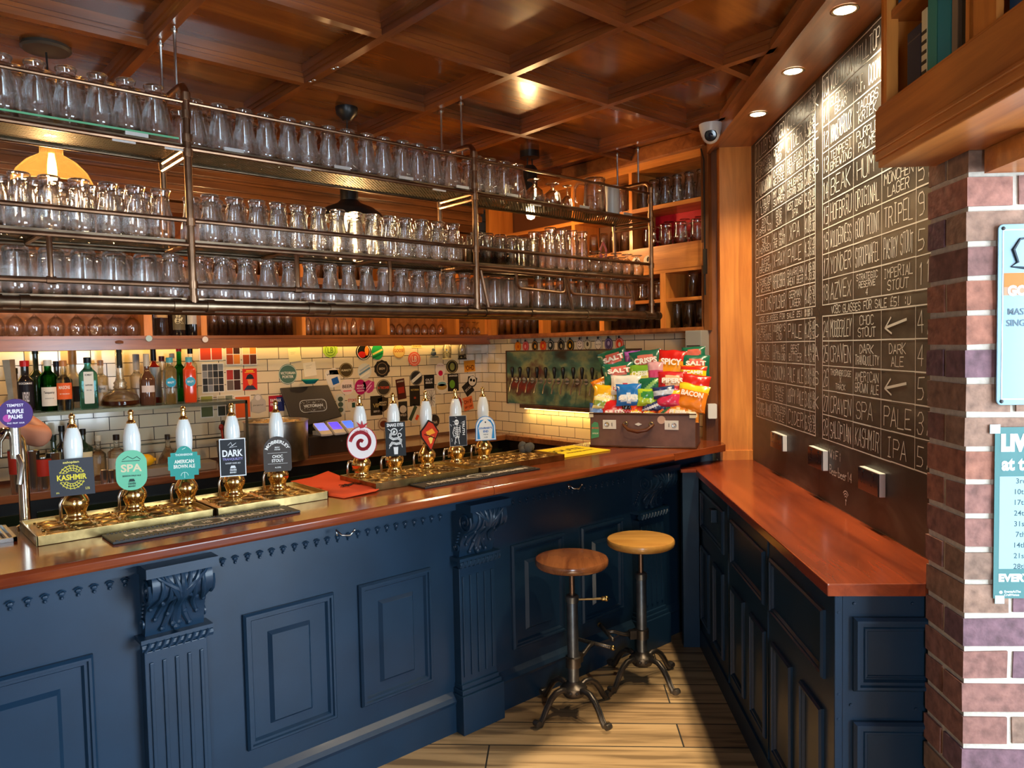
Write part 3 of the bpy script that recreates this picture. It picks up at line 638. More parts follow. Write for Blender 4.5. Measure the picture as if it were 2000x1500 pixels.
# upturned: rim at z=0, base at top
PINT=make_glass('pint_glass',[(0,.174),(.0285,.174),(.0315,.171),(.0315,.165),(.0275,.157),(.0262,.142),(.0278,.122),(.0325,.098),(.0385,.072),(.0415,.048),(.0412,.02),(.0395,0)],[(.0375,0),(.0390,.02),(.0393,.048),(.0363,.072),(.0303,.098),(.0252,.122),(.0225,.142),(.017,.151),(0,.154)])
WIDE=make_glass('straight_glass',[(0,.150),(.030,.150),(.0335,.147),(.036,.138),(.0395,.08),(.0405,.03),(.0395,.0)],[(.0378,0),(.0385,.03),(.0373,.08),(.0335,.130),(.02,.138),(0,.139)],24)
HIGH=make_glass('highball_glass',[(0,.150),(.0255,.150),(.0275,.147),(.0335,0)],[(.0316,0),(.0258,.134),(.018,.140),(0,.141)],18)
TALL=make_glass('tall_beer_glass',[(0,.215),(.029,.215),(.0305,.211),(.027,.198),(.0255,.17),(.0285,.12),(.0355,.07),(.0375,.03),(.035,0)],[(.033,0),(.0355,.03),(.0335,.07),(.0265,.12),(.022,.17),(.014,.188),(0,.190)],20)
TUMB=make_glass('tumbler_glass',[(0,.098),(.028,.098),(.0305,.095),(.037,0)],[(.035,0),(.0285,.078),(.02,.086),(0,.087)],10)
WINE=make_glass('wine_glass',[(0,.172),(.030,.170),(.032,.168),(.030,.166),(.006,.160),(.0038,.150),(.0038,.115),(.009,.105),(.026,.088),(.036,.06),(.0375,.035),(.031,0)],[(.0298,0),(.0362,.035),(.0347,.06),(.025,.085),(.006,.101),(0,.102)],20)
BALL=make_glass('balloon_glass',[(0,.175),(.032,.173),(.034,.171),(.032,.169),(.007,.162),(.0042,.150),(.005,.128),(.014,.118),(.035,.100),(.0465,.070),(.0475,.045),(.041,.015),(.038,0)],[(.0366,0),(.0396,.015),(.046,.045),(.045,.070),(.0338,.098),(.012,.114),(0,.116)],22)
FLUT=make_glass('flute_glass',[(0,.190),(.027,.188),(.028,.186),(.006,.178),(.0035,.165),(.0035,.135),(.007,.125),(.020,.09),(.0255,.05),(.024,0)],[(.0228,0),(.0243,.05),(.0188,.09),(.005,.12),(0,.121)],16)
GOB=make_glass('goblet_glass',[(0,.125),(.031,.123),(.033,.120),(.009,.113),(.0065,.100),(.016,.092),(.036,.075),(.042,.045),(.037,.0)],[(.0355,0),(.0403,.045),(.034,.073),(.012,.088),(0,.089)],12)
def mug_h(b):
    b.tube([(.034,0,.115),(.06,0,.118),(.074,0,.10),(.076,0,.06),(.066,0,.03),(.036,0,.026)],.006,8)
MUG=make_glass('mug_glass',[(0,.135),(.037,.135),(.040,.130),(.037,.122),(.038,.10),(.041,.05),(.0395,0)],[(.037,0),(.038,.05),(.035,.10),(.03,.118),(0,.119)],12,mug_h)
used=set()
def put(src,x,y,z,label,group,rz=None,sc=None):
    if src.name not in used:
        used.add(src.name); o=src; o.location=(x,y,z); o.rotation_euler=(0,0,rz or 0); o['label']=label; o['group']=group
        if sc: o.scale=(sc,)*3
        return o
    o=src.copy(); COL.objects.link(o); o.location=(x,y,z); o.rotation_euler=(0,0,rz if rz is not None else rnd.uniform(0,6)); o['label']=label
    if group: o['group']=group
    elif 'group' in o: del o['group']
    o.scale=(sc,)*3 if sc else (1,1,1)
    return o
ROWY=(2.719,2.801,2.874)
def row(src,x0,x1,dx,y,z,label,group,skip=(),sc=None):
    n=int(round((x1-x0)/dx))
    for k in range(n+1):
        x=x0+k*dx
        if any(abs(x-s_)<.03 for s_ in skip): continue
        put(src,x+rnd.uniform(-.003,.003),y+rnd.uniform(-.004,.004),z,label,group,sc=sc)
zt1,zt2,zt3=2.3515,2.0140,1.8130
Z1=2.3515
for (yy,off,nm) in ((ROWY[0],0,'front'),(ROWY[1],.043,'middle'),(ROWY[2],.0,'rear')):
    row(PINT,.295+off,.80+off*.4,.086,yy,2.3606,'upturned pint glass in the %s row of the top tier, left of the first post'%nm,'top tier pints on glass, %s row'%nm)
    row(PINT,.945+off,2.10,.086,yy,2.3396,'upturned pint glass in the %s row of the top tier, between two pipe posts'%nm,'top tier pints, %s row'%nm)
    row(PINT,2.215+off*.3,2.47,.086,yy,2.3396,'upturned pint glass in the %s row of the top tier, right of the second post'%nm,'top tier pints past the post, %s row'%nm)
    row(PINT,.325+off,2.10,.083,yy,zt2,'upturned pint glass in the %s row of the middle tier, left and centre stretch'%nm,'middle tier pints, %s row'%nm,skip=(.895,))
    row(WIDE,.30+off,.80,.092,yy,zt3,'upturned straight sided glass in the %s row of the lowest tier at its left end'%nm,'lowest tier straight glasses, %s row'%nm,skip=(.895,))
    row(PINT,.845+off,2.12,.086,yy,zt3,'upturned pint glass in the %s row of the lowest tier, middle stretch'%nm,'lowest tier pints, %s row'%nm,sc=.9)
    row(HIGH,2.21+off*.8,2.60,.072,yy,zt2,'upturned highball glass in the %s row of the middle tier right of the second post'%nm,'middle tier highballs, %s row'%nm)
    row(WIDE,2.23+off,2.50,.085,yy,zt3,'upturned straight glass in the %s row of the lowest tier, right of the second post'%nm,'lowest tier straight glasses past the post, %s row'%nm)
    row(TALL if nm=='front' else HIGH,2.60+off,3.33,.080,yy,zt3,'%s glass in the %s row of the lowest tier at its right end'%('tall upturned beer' if nm=='front' else 'upturned highball',nm),'lowest tier right end, %s row'%nm,sc=.86)
row(TALL,2.70,2.93,.078,2.725,zt2,'tall upturned beer glass on the middle tier, right of the highballs','middle tier tall glasses')
row(TALL,2.72,2.95,.078,2.87,zt2,'tall upturned beer glass in the back row of the middle tier','middle tier tall glasses behind')
row(GOB,3.05,3.36,.088,2.735,zt2,'small upturned goblet on the middle tier at its right end','middle tier goblets')
row(GOB,3.05,3.36,.088,2.845,zt2,'small upturned goblet behind others on the middle tier right end','middle tier goblets behind')
put(GOB,2.665,2.80,2.3396,'bigger upturned goblet on the top tier, nearer the pint glasses',None,sc=1.15)
put(GOB,2.785,2.79,2.3396,'upturned goblet on the top tier beside the small wine glass',None,sc=1.1)
put(WINE,2.885,2.78,2.3396,'small upturned stemmed glass between the goblets and the mug, top tier',None,sc=.8)
put(GOB,2.60,2.87,2.3396,'small goblet half hidden behind the bigger goblets, top tier',None,sc=.8)
put(MUG,3.125,2.80,2.3396,'large upturned glass tankard with handle, top tier right end',None,rz=R(150),sc=1.55)
b=MB(); b.lathe([(0,0),(.040,0),(.042,.006),(.042,.16),(.0435,.163),(.0435,.185),(.040,.192),(0,.192)],24); b.tube([(.04,0,.15),(.07,0,.145),(.08,0,.10),(.072,0,.05),(.04,0,.04)],.007,8)
o=b.build('stoneware_stein',mat('stoneware',srgb('D8D4CC'),.35),smooth='auto',origin=(0,0,0),label='pale grey stoneware stein on the top tier beside the corner unit',cat='stein'); o.location=(3.295,2.82,2.3396); o.rotation_euler=(0,0,R(40))
b=MB(); b.tube([(-.02,0,0),(-.025,0,.05),(0,0,.09),(.025,0,.05),(.02,0,0)],.006,7); b.ball((-.02,0,.012),.012,8)
o=b.build('pink_ribbon',P('E07A78'),smooth=True,origin=(0,0,0),label='pink looped ribbon toy among glasses on the middle tier',cat='ribbon'); o.location=(3.19,2.80,2.113)
# cubby glasses, long unit
def cub(src,pxs,yy,z,label,group,sc=None,py=640):
    for px in pxs: put(src,aty(px,py,yy).x,yy,z,label,group,sc=sc)
ZB=1.7305
cub(BALL,(-10,30,68,110,150,187,223,258),4.53,ZB,'upturned balloon wine glass in the left cubby above the bottles','balloon glasses in the cubby',sc=.88)
cub(HIGH,(418,436,454,472,490,508,526,544,562),4.53,ZB,'highball glass in the front row of the cubby above the photo prints','highballs in the cubby, front')
cub(HIGH,(427,445,463,481,499,517,535,553,570),4.63,ZB,'highball glass in the rear row of the cubby above the photo prints','highballs in the cubby, rear')
cub(FLUT,(602,620,638,656,673,691,709,726),4.53,ZB,'upturned flute in the cubby above the till','flutes in the cubby',sc=.95)
cub(WINE,(765,780,797,813,829,845,860),4.53,ZB,'upturned wine glass in the cubby above the beer stickers','wine glasses in the cubby',sc=.76)
cub(WINE,(902,914,926,936),4.53,ZB,'upturned wine glass in the narrow cubby at the wall corner','corner wine glasses',sc=.58)
Z2=2.1005
for x0,x1,src,nm in ((.22,1.20,WIDE,'straight glass'),(1.60,2.14,HIGH,'highball glass'),(2.22,2.78,HIGH,'highball glass'),(2.85,3.38,PINT,'pint glass')):
    row(src,x0+.04,x1-.04,.09,4.56,Z2,'%s on the upper board of the long cubby unit, %s'%(nm,{.22:'left cell',1.6:'centre cell',2.22:'cell right of centre',2.85:'cell near the corner'}[x0]),'upper board glasses %d'%int(x0*10))
# corner unit
def cubx(src,ys_,X,z,label,group,sc=None):
    for y in ys_: put(src,X,y,z,label,group,sc=sc)
import math as _m
fr=lambda a,b_,d:[a+d*k for k in range(int(round((b_-a)/d))+1)]
cubx(HIGH,fr(2.545,2.72,.085),3.76,1.7225,'highball glass in the lowest right cubby of the corner unit','corner highballs low')
cubx(HIGH,[2.60],3.76,1.9005,'highball glass alone in the small square cubby of the corner unit',None)
cubx(MUG,[2.88,3.01,3.14],3.80,1.9005,'glass mug with handle on the short board left of the highball cubby','corner mugs')
for o in [x for x in COL.objects if x.get('group')=='corner mugs']: o.rotation_euler=(0,0,R(-110)); o.scale=(.85,)*3
cubx(HIGH,fr(2.84,3.21,.072),3.76,1.7225,'small glass in the wide low cubby under the mugs','corner small glasses')
cubx(TUMB,fr(2.87,3.20,.08),3.86,1.7225,'tumbler behind the small glasses in the wide low cubby','corner tumblers behind',sc=.95)
cubx(HIGH,fr(3.33,3.76,.072),3.76,1.7225,'highball glass in the low cubby above the painting, right cell','painting cubby highballs right')
cubx(HIGH,fr(3.91,4.34,.072),3.76,1.7225,'highball glass in the low cubby above the painting, left cell','painting cubby highballs left')
cubx(MUG,[2.57,2.69,2.80,2.92],3.765,2.2225,'glass tankard in the red lined cubby','red cubby tankards',sc=1.0)
cubx(WINE,[2.63,2.74,2.86],3.88,2.2225,'stemmed glass behind the tankards in the red lined cubby','red cubby stemmed glasses')
cubx(HIGH,[3.07,3.15,3.24,3.33,3.42],3.80,2.2225,'highball glass on the board left of the red cubby','board left of red cubby')
cubx(PINT,fr(2.55,2.95,.086),3.78,2.4705,'pint glass on the top board of the corner unit, front row','corner top pints front')
cubx(MUG,fr(2.58,2.93,.11),3.88,2.4705,'glass mug behind pints on the top board of the corner unit','corner top mugs behind')
cubx(PINT,fr(3.09,3.45,.09),3.80,2.4705,'pint glass on the top board of the corner unit left of the upright','corner top pints left')
# ================================================================ LAMPS
def bulb_light(nm,loc,en,col=(1,.56,.22),r=.03): 
    o=light(nm,'POINT',loc,en,col,shadow_soft_size=r); return o
AMB=glass('amber_glass',(1,.80,.50),ior=1.2,transl=.13)
BULB=mat('bulb_glow',(1,.8,.4),.5,em=(1,.72,.34),es=40)
# pendant 1 : clear amber glass bell
t=thing('pendant_lamp',(.624,3.394,2.2),'amber glass pendant lamp glowing above the upper glass shelf at left','pendant lamp')
x,y=.624,3.394; zc=aty(95,330,3.394).z
b=MB(); b.lathe([(0,2.83),(.085,2.83),(.088,2.818),(.08,2.81),(0,2.805)],28,Matrix.Translation((x,y,0))); b.build('ceiling_rose',mat('rose_grey',(.10,.09,.07),.4,metal=.5),t,smooth='auto')
b=MB(); b.tube([(x,y,2.81),(x,y,zc+.14)],.004,6); b.build('cord',BLACK,t)
M0=Matrix.Translation((x,y,zc-.06))@Matrix.Diagonal((.74,.74,.92,1))
b=MB(); b.lathe([(.195,0),(.19,.012),(.165,.055),(.12,.095),(.075,.118),(.055,.128),(.055,.175),(.052,.19),(.03,.195),(.028,.192),(.049,.186),(.051,.175),(.051,.126),(.073,.113),(.117,.09),(.16,.052),(.185,.012),(.19,0)],36,M0); b.build('lamp_shade',AMB,t,smooth=True)
b=MB(); b.lathe([(0,.195),(.022,.195),(.022,.135),(.018,.13),(0,.13)],16,M0); b.build('lamp_holder',BRASSD,t,smooth='auto')
b=MB(); b.lathe([(0,.13),(.014,.125),(.02,.10),(.024,.06),(.022,.025),(.012,.004),(0,0)],16,M0); b.build('bulb',BULB,t,smooth=True)
bulb_light('pendant_light',(x,y,zc-.10),20)
# pendants 2 and 3 : black enamel shades
def black_pendant(x,y,zs,lab,n):
    t=thing('pendant_lamp',(x,y,zs),lab,'pendant lamp')
    b=MB(); b.lathe([(0,2.83),(.055,2.83),(.052,2.80),(.02,2.765),(0,2.765)] if n==2 else [(0,2.83),(.06,2.83),(.06,2.79),(0,2.785)],24,Matrix.Translation((x,y,0))); b.build('ceiling_rose',BLACK,t,smooth='auto')
    b=MB(); 
    if n==2: b.tube([(x,y,2.77),(x,y,zs+.25)],.0035,6)
    else: b.tube([(x-.02,y,2.79),(x-.02,y,zs+.2)],.004,6); b.tube([(x+.02,y,2.79),(x+.02,y,zs+.2)],.004,6)
    b.build('cord',BLACK,t)
    M0=Matrix.Translation((x,y,zs))
    b=MB(); b.lathe([(.17,0),(.16,.02),(.12,.05),(.06,.075),(.045,.09),(.045,.24),(.03,.26),(0,.26),(0,.25),(.026,.25),(.04,.235),(.04,.09),(.055,.07),(.115,.045),(.155,.016),(.165,0)],32,M0); b.build('lamp_shade',mat('black_enamel',(.015,.015,.014),.3),t,smooth='auto')
    b=MB(); b.lathe([(0,.06),(.014,.05),(.026,.01),(.03,-.03),(.022,-.06),(0,-.07)],16,M0); b.build('bulb',BULB,t,smooth=True)
    bulb_light('pendant_light',(x,y,zs-.11),13)
z2=aty(690,428,3.34).z; black_pendant(1.90,3.34,z2,'black enamel pendant lamp seen behind the middle shelf tier',2)
z3=aty(1032,400,3.389).z; black_pendant(3.19,3.389,z3-.02,'black pendant lamp with twin rods near the wall corner',3)
# downlights in the soffit
for px,py,lab in ((1650,18,'recessed downlight over the near chalkboard, closest to the bookshelf'),(1549,138,'recessed downlight in the middle of the three above the chalkboards'),(1480,222,'recessed downlight closest to the wooden post')):
    c=atz(px,py,2.717); a=c.x-c.y; 
    t=thing('downlight',c,lab,'downlight','downlights in the soffit')
    b=MB(); b.lathe([(.044,-.0005),(.046,-.004),(.036,-.005),(.033,-.0005)],24,Matrix.Translation(c)); b.build('trim_ring',mat('downlight_brass',(.5,.36,.2),.3,metal=.8),t,smooth=True)
    b=MB(); b.lathe([(0,-.0035),(.034,-.0035),(.034,-.0006),(0,-.0006)],24,Matrix.Translation(c)); b.build('lens',mat('downlight_glow',(1,.9,.7),.5,em=(1,.83,.55),es=45),t)
    light('downlight_lamp','SPOT',(c.x,c.y,2.705),52,(1,.80,.50),to=(c.x+.10,c.y-.10,0),spot_size=R(125),spot_blend=.6,shadow_soft_size=.03)
# dome camera
c=atz(1388,243,2.76); t=thing('dome_camera',c,'white dome security camera fixed at the end of the ceiling beams','security camera')
dv=(CP-c); dv.z=-.15; dv.normalize()
Mx=frame(c,UP,UD).copy()
b=MB(); b.lathe([(0,0),(.060,0),(.058,-.02),(.050,-.045),(.047,-.06),(.03,-.062),(0,-.06)],28,Matrix.Translation(c)); b.build('housing',WHITE,t,smooth='auto')
cc=Vector((c.x,c.y,c.z-.055)); dd=(CP-cc).normalized(); q_=dd.to_track_quat('Z','Y').to_matrix().to_4x4(); q_.translation=cc
b=MB(); b.ball(cc,.045,24); b.build('ball',WHITE,t,smooth=True)
b=MB(); b.lathe([(.030,.036),(.031,.040),(.026,.046),(.012,.047),(0,.047)],24,q_); b.build('lens_face',mat('lens_black',(.01,.01,.012),.12),t,smooth='auto')
b=MB(); b.lathe([(.012,.047),(.011,.050),(.0,.0505)],18,q_); b.build('lens',mat('lens_glass',(.02,.025,.05),.05),t,smooth=True)
b=MB(); 
for px,py in ((1650/1,1),): pass
for px,py in ((606,160),(614,157),(651,135),(659,132)):
    c=atz(px,py,2.758); bb=MB(); bb.lathe([(.0095,0),(.0085,-.002),(0,-.003)],12,Matrix.Translation(c)); bb.build('beam_stud',STEEL,label='round steel stud on a ceiling beam near the second pendant',cat='stud',group='steel studs on the ceiling beam')
# ================================================================ BOTTLES AND BACK BAR
ZS=1.345
t=thing('bottle_shelf',(.9,4.5,1.33),'dark framed glass shelf with spirits standing above the back counter','shelf')
MB().box((-.6,4.36,1.336),(1.745,4.66,1.344)).build('glass_plate',GLASSP,t)
fm=mat('shelf_frame',(.10,.085,.05),.35,metal=.8)
b=MB(); b.box((-.6,4.352,1.325),(1.75,4.362,1.343)).box((-.6,4.655,1.325),(1.75,4.665,1.343)).box((1.74,4.352,1.325),(1.752,4.665,1.343)); b.build('shelf_frame',fm,t)
for x,y in ((1.742,4.362),(1.742,4.652),(.3,4.652)): MB().box((x,y-.006,.955),(x+.012,y+.006,1.33)).build('leg',fm,t)
b=MB().box((-.4,4.642,1.10),(1.742,4.652,1.108)).box((1.736,4.374,1.10),(1.746,4.652,1.108)); b.build('lower_rail',fm,t)
def wrap(b,r,z0,z1,a0,a1,rr=.0006,n=10):
    vs=[];fs=[]
    for k in range(n+1):
        a=a0+(a1-a0)*k/n; vs+=[((r+rr)*math.cos(a),(r+rr)*math.sin(a),z0),((r+rr)*math.cos(a),(r+rr)*math.sin(a),z1)]
    for k in range(n): fs.append((2*k,2*k+2,2*k+3,2*k+1))
    b.add(vs,fs)
def wtext(b,s,r,zc,w,h,ac,bold=.02):
    vs,fs,tw,th=text2d(s,bold); 
    b.add([((r+.0012)*math.cos(ac+x*w/tw/r),(r+.0012)*math.sin(ac+x*w/tw/r),zc+y*h/th) for x,y in vs],fs)
GG=dict(clear=glass('bottle_clear',(.97,.98,.97),clear=.3),green=glass('bottle_green',(.10,.42,.16),clear=.2),blue=glass('bottle_blue',(.35,.75,.80),clear=.15),
  dark=mat('bottle_dark',(.012,.010,.010),.08,coat=.5),dgreen=mat('bottle_dgreen',(.012,.03,.016),.08,coat=.5),red=mat('bottle_red',srgb('8E1A10'),.1,coat=.6),orange=mat('bottle_orange',srgb('D8431C'),.12,coat=.6),
  brown=mat('bottle_brown',srgb('5A3A2A'),.1,coat=.5),grey=mat('bottle_silver',srgb('A8A090'),.2,coat=.5))
FACE=R(-97)   # towards the camera from the back bar
def bottle(x,y,z,h,r,kind,cap,label,lab=None,txt=(),neck=.28,shoulder=.12,square=False,nr=.013,caph=.03,liq=None,name='spirit_bottle',group=None):
    """lab=(colour,z0,z1,halfangle) fractions; txt=[(string,colour,zfrac,width,height)]"""
    t=thing(name,(x,y,z),label,'bottle',group)
    M0=Matrix.Translation((x,y,z)); zb=h*(1-neck-shoulder)
    prof=[(0,0),(r*.94,0),(r,.006),(r,zb*.5),(r,zb)]+[(nr+(r-nr)*(1-math.sin(k/5*PI/2))**1.0*1 if False else r+(nr-r)*(1-math.cos(k/5*PI))/2,zb+h*shoulder*k/5) for k in range(1,6)]+[(nr,h-caph),(nr,h-caph*.6),(0,h-caph*.6)]
    b=MB(M0)
    if square:
        w=r*.92; vs=[];fs=[]; out=[]
        for rr,zz in prof[1:-1]:
            k_=rr/r; pts=rrect(2*w*k_,2*w*k_*(.8 if k_>.5 else 1),min(w*k_*.35,.01) if k_>.6 else w*k_*.8,3); out.append([(px,py,zz) for px,py in pts])
        n=len(out[0]); 
        for ring in out: vs+=ring
        for i in range(len(out)-1):
            for k in range(n): fs.append((i*n+k,i*n+(k+1)%n,(i+1)*n+(k+1)%n,(i+1)*n+k))
        fs+=[tuple(range(n-1,-1,-1)),tuple(range((len(out)-1)*n,len(out)*n))]; b.add(vs,fs,Matrix.Rotation(R(-8),4,'Z'))
    else: b.lathe(prof,24)
    b.build('glass_body',GG[kind],t,smooth='auto')
    if liq:
        b=MB(M0); b.lathe([(0,.004),(r*.9,.004),(r*.93,.01),(r*.93,zb*liq[1]),(0,zb*liq[1])],20); b.build('liquid',mat('liquid_'+liq[0],srgb(liq[0]),.1,coat=.3),t,smooth='auto')
    b=MB(M0); b.lathe([(0,h-caph),(nr*1.18,h-caph),(nr*1.18,h-.002),(nr*1.05,h),(0,h)],18); b.build('cap',P(cap,.3),t,smooth='auto')
    if lab:
        b=MB(M0); rr=r if not square else None
        if square:
            w=lab[3]; Mf=frame((0,-r*.92*.8,0),UX); Mf=Matrix.Rotation(R(-8),4,'Z')@Mf; b.prism([(px,py+h*(lab[1]+lab[2])/2) for px,py in (circ(r*.75,26,0,0) if lab[0].endswith('o') else rrect(w,h*(lab[2]-lab[1]),.004))],.0003,.0012,Mf)
        else: wrap(b,r,h*lab[1],h*lab[2],FACE-lab[3],FACE+lab[3])
        b.build('label',P(lab[0].rstrip('o'),.5),t)
        for s_,c_,zf,w_,h_ in txt:
            b=MB(M0)
            if square: put_text(b,s_,0,h*zf,w_,h_,.0018,M=Mf)
            else: wtext(b,s_,r,h*zf,w_,h_,FACE)
            b.build('label_text',P(c_,.5),t)
    return t
bx=lambda px,y=4.47: aty(px,760,y).x
def B(px,y,*a,**k): return bottle(bx(px,y),y,ZS,*a,**k)
B(50,4.46,.262,.036,'dark','B01818','squat black bottle with red cap and white lettering on the glass shelf',('15101A',.08,.60,1.5),[('BROCKMANS','E8E4E0',.56,.062,.010),('INTENSELY','D8D4D8',.30,.03,.05)],nr=.018)
B(72,4.58,.325,.038,'dgreen','15180F','tall dark wine bottle behind the red capped black one',neck=.34)
B(30,4.58,.225,.034,'brown','20180F','low brown bottle at the left end of the glass shelf')
B(95,4.46,.262,.040,'green','C8CCC8','green gin bottle with white label and silver cap',('E6E2D6',.10,.47,.95),[('Tanqueray','303030',.36,.05,.016),('LONDON DRY GIN','606060',.25,.04,.005)],nr=.016,neck=.2)
B(112,4.60,.255,.03,'dark','202030','thin dark bottle between the green gin and the orange label bottle')
B(125,4.455,.258,.040,'clear','B07848','clear bottle with orange and red label and copper top',('E8642C',.22,.55,1.0),[('MASONS','F6E6D8',.46,.052,.018),('DRY YORKSHIRE GIN','F6E6D8',.33,.045,.006)],nr=.015)
B(144,4.60,.335,.042,'grey','C98A4A','tall bottle with a copper coloured foil neck',('2A201C',.10,.35,1.0),neck=.42,nr=.017,caph=.10)
B(173,4.46,.272,.046,'blue','101820','square pale blue gin bottle with narrow white label',('DCE4E0',.10,.72,.046),[('BOMBAY','202428',.66,.034,.010),('SAPPHIRE','202428',.46,.034,.009),('DRY GIN','405060',.36,.024,.006)],square=True,nr=.016,neck=.16,shoulder=.18)
B(198,4.60,.255,.036,'clear','C08860','clear bottle partly hidden behind the blue gin',('D8D4CC',.3,.45,.9),[('GINS','303030',.38,.03,.012)])
# decanter bottle
x,y=bx(235,4.47),4.47; t=thing('decanter_bottle',(x,y,ZS),'wide ship decanter with a long neck and amber liquor','decanter'); M0=Matrix.Translation((x,y,ZS))
b=MB(M0); b.lathe([(0,0),(.085,0),(.096,.01),(.097,.03),(.085,.06),(.05,.085),(.03,.097),(.036,.107),(.028,.118),(.034,.128),(.024,.14),(.019,.16),(.018,.33),(.024,.34),(0,.341)],32); b.build('glass_body',GG['clear'],t,smooth=True)
b=MB(M0); b.lathe([(0,.006),(.08,.006),(.09,.013),(.091,.032),(0,.032)],28); b.build('liquid',mat('amber_liquor',srgb('6A2A14'),.1,coat=.3),t,smooth='auto')
b=MB(M0); b.lathe([(.019,.342),(.030,.345),(.031,.355),(.02,.362),(0,.362)],20); b.build('stopper',P('7A4A30'),t,smooth='auto')
b=MB(M0); wrap(b,.018,.21,.32,FACE-.8,FACE+.8); b.build('label',P('1E2218'),t)
B(268,4.58,.285,.036,'clear','A8A8A8','clear bottle with a silver foil neck behind the brown one',neck=.34,nr=.015,caph=.09)
B(288,4.455,.285,.041,'brown','B8B0A0','rounded bottle of brown liqueur with a curled white label',('D8C8C0',.25,.38,.9),neck=.30,shoulder=.22,nr=.014,caph=.07)
B(302,4.60,.345,.040,'red','181414','tall bottle of red liqueur with a black capsule',('C8C4B8',.10,.60,1.1),neck=.30,caph=.10)
B(318,4.57,.27,.030,'clear','6A3030','slim clear bottle with dark red top beside the red liqueur')
B(333,4.455,.262,.036,'clear','4AA0B0','square clear bottle with round blue label and yellow rim',('2E9CC0o',.30,.62,.05),[('MALFY','E8F4F4',.46,.034,.012)],square=True,neck=.16,nr=.016)
B(338,4.62,.285,.030,'clear','B8A890','slim clear bottle behind the round blue label')
B(352,4.60,.325,.034,'green','C02028','tall green bottle with a red cap',neck=.3)
B(371,4.455,.262,.036,'orange','58A8B0','square orange bottle with round blue label',('48A4C4o',.30,.62,.05),[('MALFY','E8F4F4',.46,.034,.012)],square=True,neck=.16,nr=.016)
B(374,4.60,.35,.036,'clear','14120F','tall clear bottle with black capsule and cork at the end of the shelf',neck=.28,caph=.07)
def BC(px,y,*a,**k): return bottle(aty(px,650,y).x,y,1.7305,*a,**k)
BC(315,4.56,.30,.038,'clear','302820','clear bottle with buff label in the cubby, left of its two companions',('C8A878',.35,.62,1.1),[('GIN','6A4A28',.52,.04,.012)])
BC(348,4.56,.29,.046,'dark','302820','black bottle with gold scroll decoration in the middle of the cubby trio',('6A6048',.12,.62,.8),[('&','E0D8B0',.36,.05,.07)])
BC(378,4.56,.31,.040,'dark','302820','dark bottle with a white label at the right of the cubby trio',('E0DCD0',.22,.72,1.1),[('ANGOSTURA','303028',.60,.055,.012),('BITTERS','505048',.5,.04,.008)])
# lower row on the back counter
ZC=.9552
def BL(px,y,*a,**k): return bottle(aty(px,880,y).x,y,ZC,*a,**k)
BL(163,4.44,.285,.046,'dgreen','101410','dark green whisky bottle with cream label on the back counter',('D8CFA8',.12,.58,1.0),[('BENJAMIN','6A6040',.44,.06,.010),('GIN','8A8060',.30,.02,.008)],neck=.24)
BL(122,4.56,.30,.036,'dark','101010','tall dark bottle behind the first pump handle')
BL(140,4.60,.31,.036,'dgreen','18221A','dark green bottle behind the whisky bottle')
BL(105,4.50,.26,.036,'dgreen','20281C','dark bottle beside the bartender on the back counter',('C8BFA0',.1,.4,.9))
BL(192,4.42,.245,.036,'clear','B8B8A8','slim etched clear bottle with silver top on the back counter',neck=.3)
BL(228,4.44,.24,.046,'clear','241A14','square shouldered clear bottle with a floral black and white label',('C9C2B4',.05,.48,1.2),[('GIN','2A2420',.34,.03,.03)],nr=.014,liq=('3A2418',.4))
BL(328,4.46,.215,.055,'clear','2A2420','conical decanter of dark rum on the back counter',neck=.25,shoulder=.5,nr=.012,liq=('2A120C',.8))
BL(355,4.50,.19,.04,'clear','302820','short round glass flask near the shelf leg')
x,y=aty(285,868,4.44).x,4.46; b=MB(); b.ball((x,y,1.035),.036,18,sc=(1.25,1,1)); b.ball((x+.047,y,1.035),.010,8); b.build('lemon',mat('lemon_skin',srgb('EDB418'),.4,bmp=.4,nscale=90),smooth=True,label='bright yellow lemon on top of the chopping box',cat='lemon')
b=MB(); b.prism(rrect(.46,.14,.02),.0,.045,Matrix.Translation((aty(338,900,4.40).x,4.42,ZC))); b.build('storage_box',mat('box_plastic',srgb('8C8070'),.3),bevel=.004,label='long grey plastic garnish box on the back counter',cat='box')
# steel cups and shakers near the bartender
def cup(px,y,r,h,lab,m=STEEL,band=None,grp=None):
    x=aty(px,930,y).x; t=thing('steel_cup',(x,y,ZC),lab,'cup',grp); b=MB(Matrix.Translation((x,y,ZC))); b.lathe([(0,0),(r*.8,0),(r*.84,.004),(r,h),(r*1.04,h+.002),(r*.96,h),(r*.78,.006),(0,.006)],24); b.build('cup_body',m,t,smooth='auto')
    if band: b=MB(Matrix.Translation((x,y,ZC))); b.lathe([(r*.93,h*.45),(r*1.03,h*.98),(r*1.04,h*.98),(r*.94,h*.45)],24,close=True); b.build('red_band',P(band),t,smooth='auto')
cup(36,4.345,.040,.215,'tall steel shaker with red band at the left end of the back counter',band='A02818')
cup(64,4.355,.034,.20,'plain tall steel shaker between the two red banded ones')
cup(86,4.35,.038,.16,'shorter steel shaker wrapped in a red sleeve',band='A82A18')
cup(106,4.355,.034,.18,'steel shaker to the right of the red sleeved one')
cup(204,4.35,.020,.065,'small steel jigger standing below the kashmir sign',grp=None); cup(219,4.35,.020,.06,'second small steel jigger nearer the green round sign')
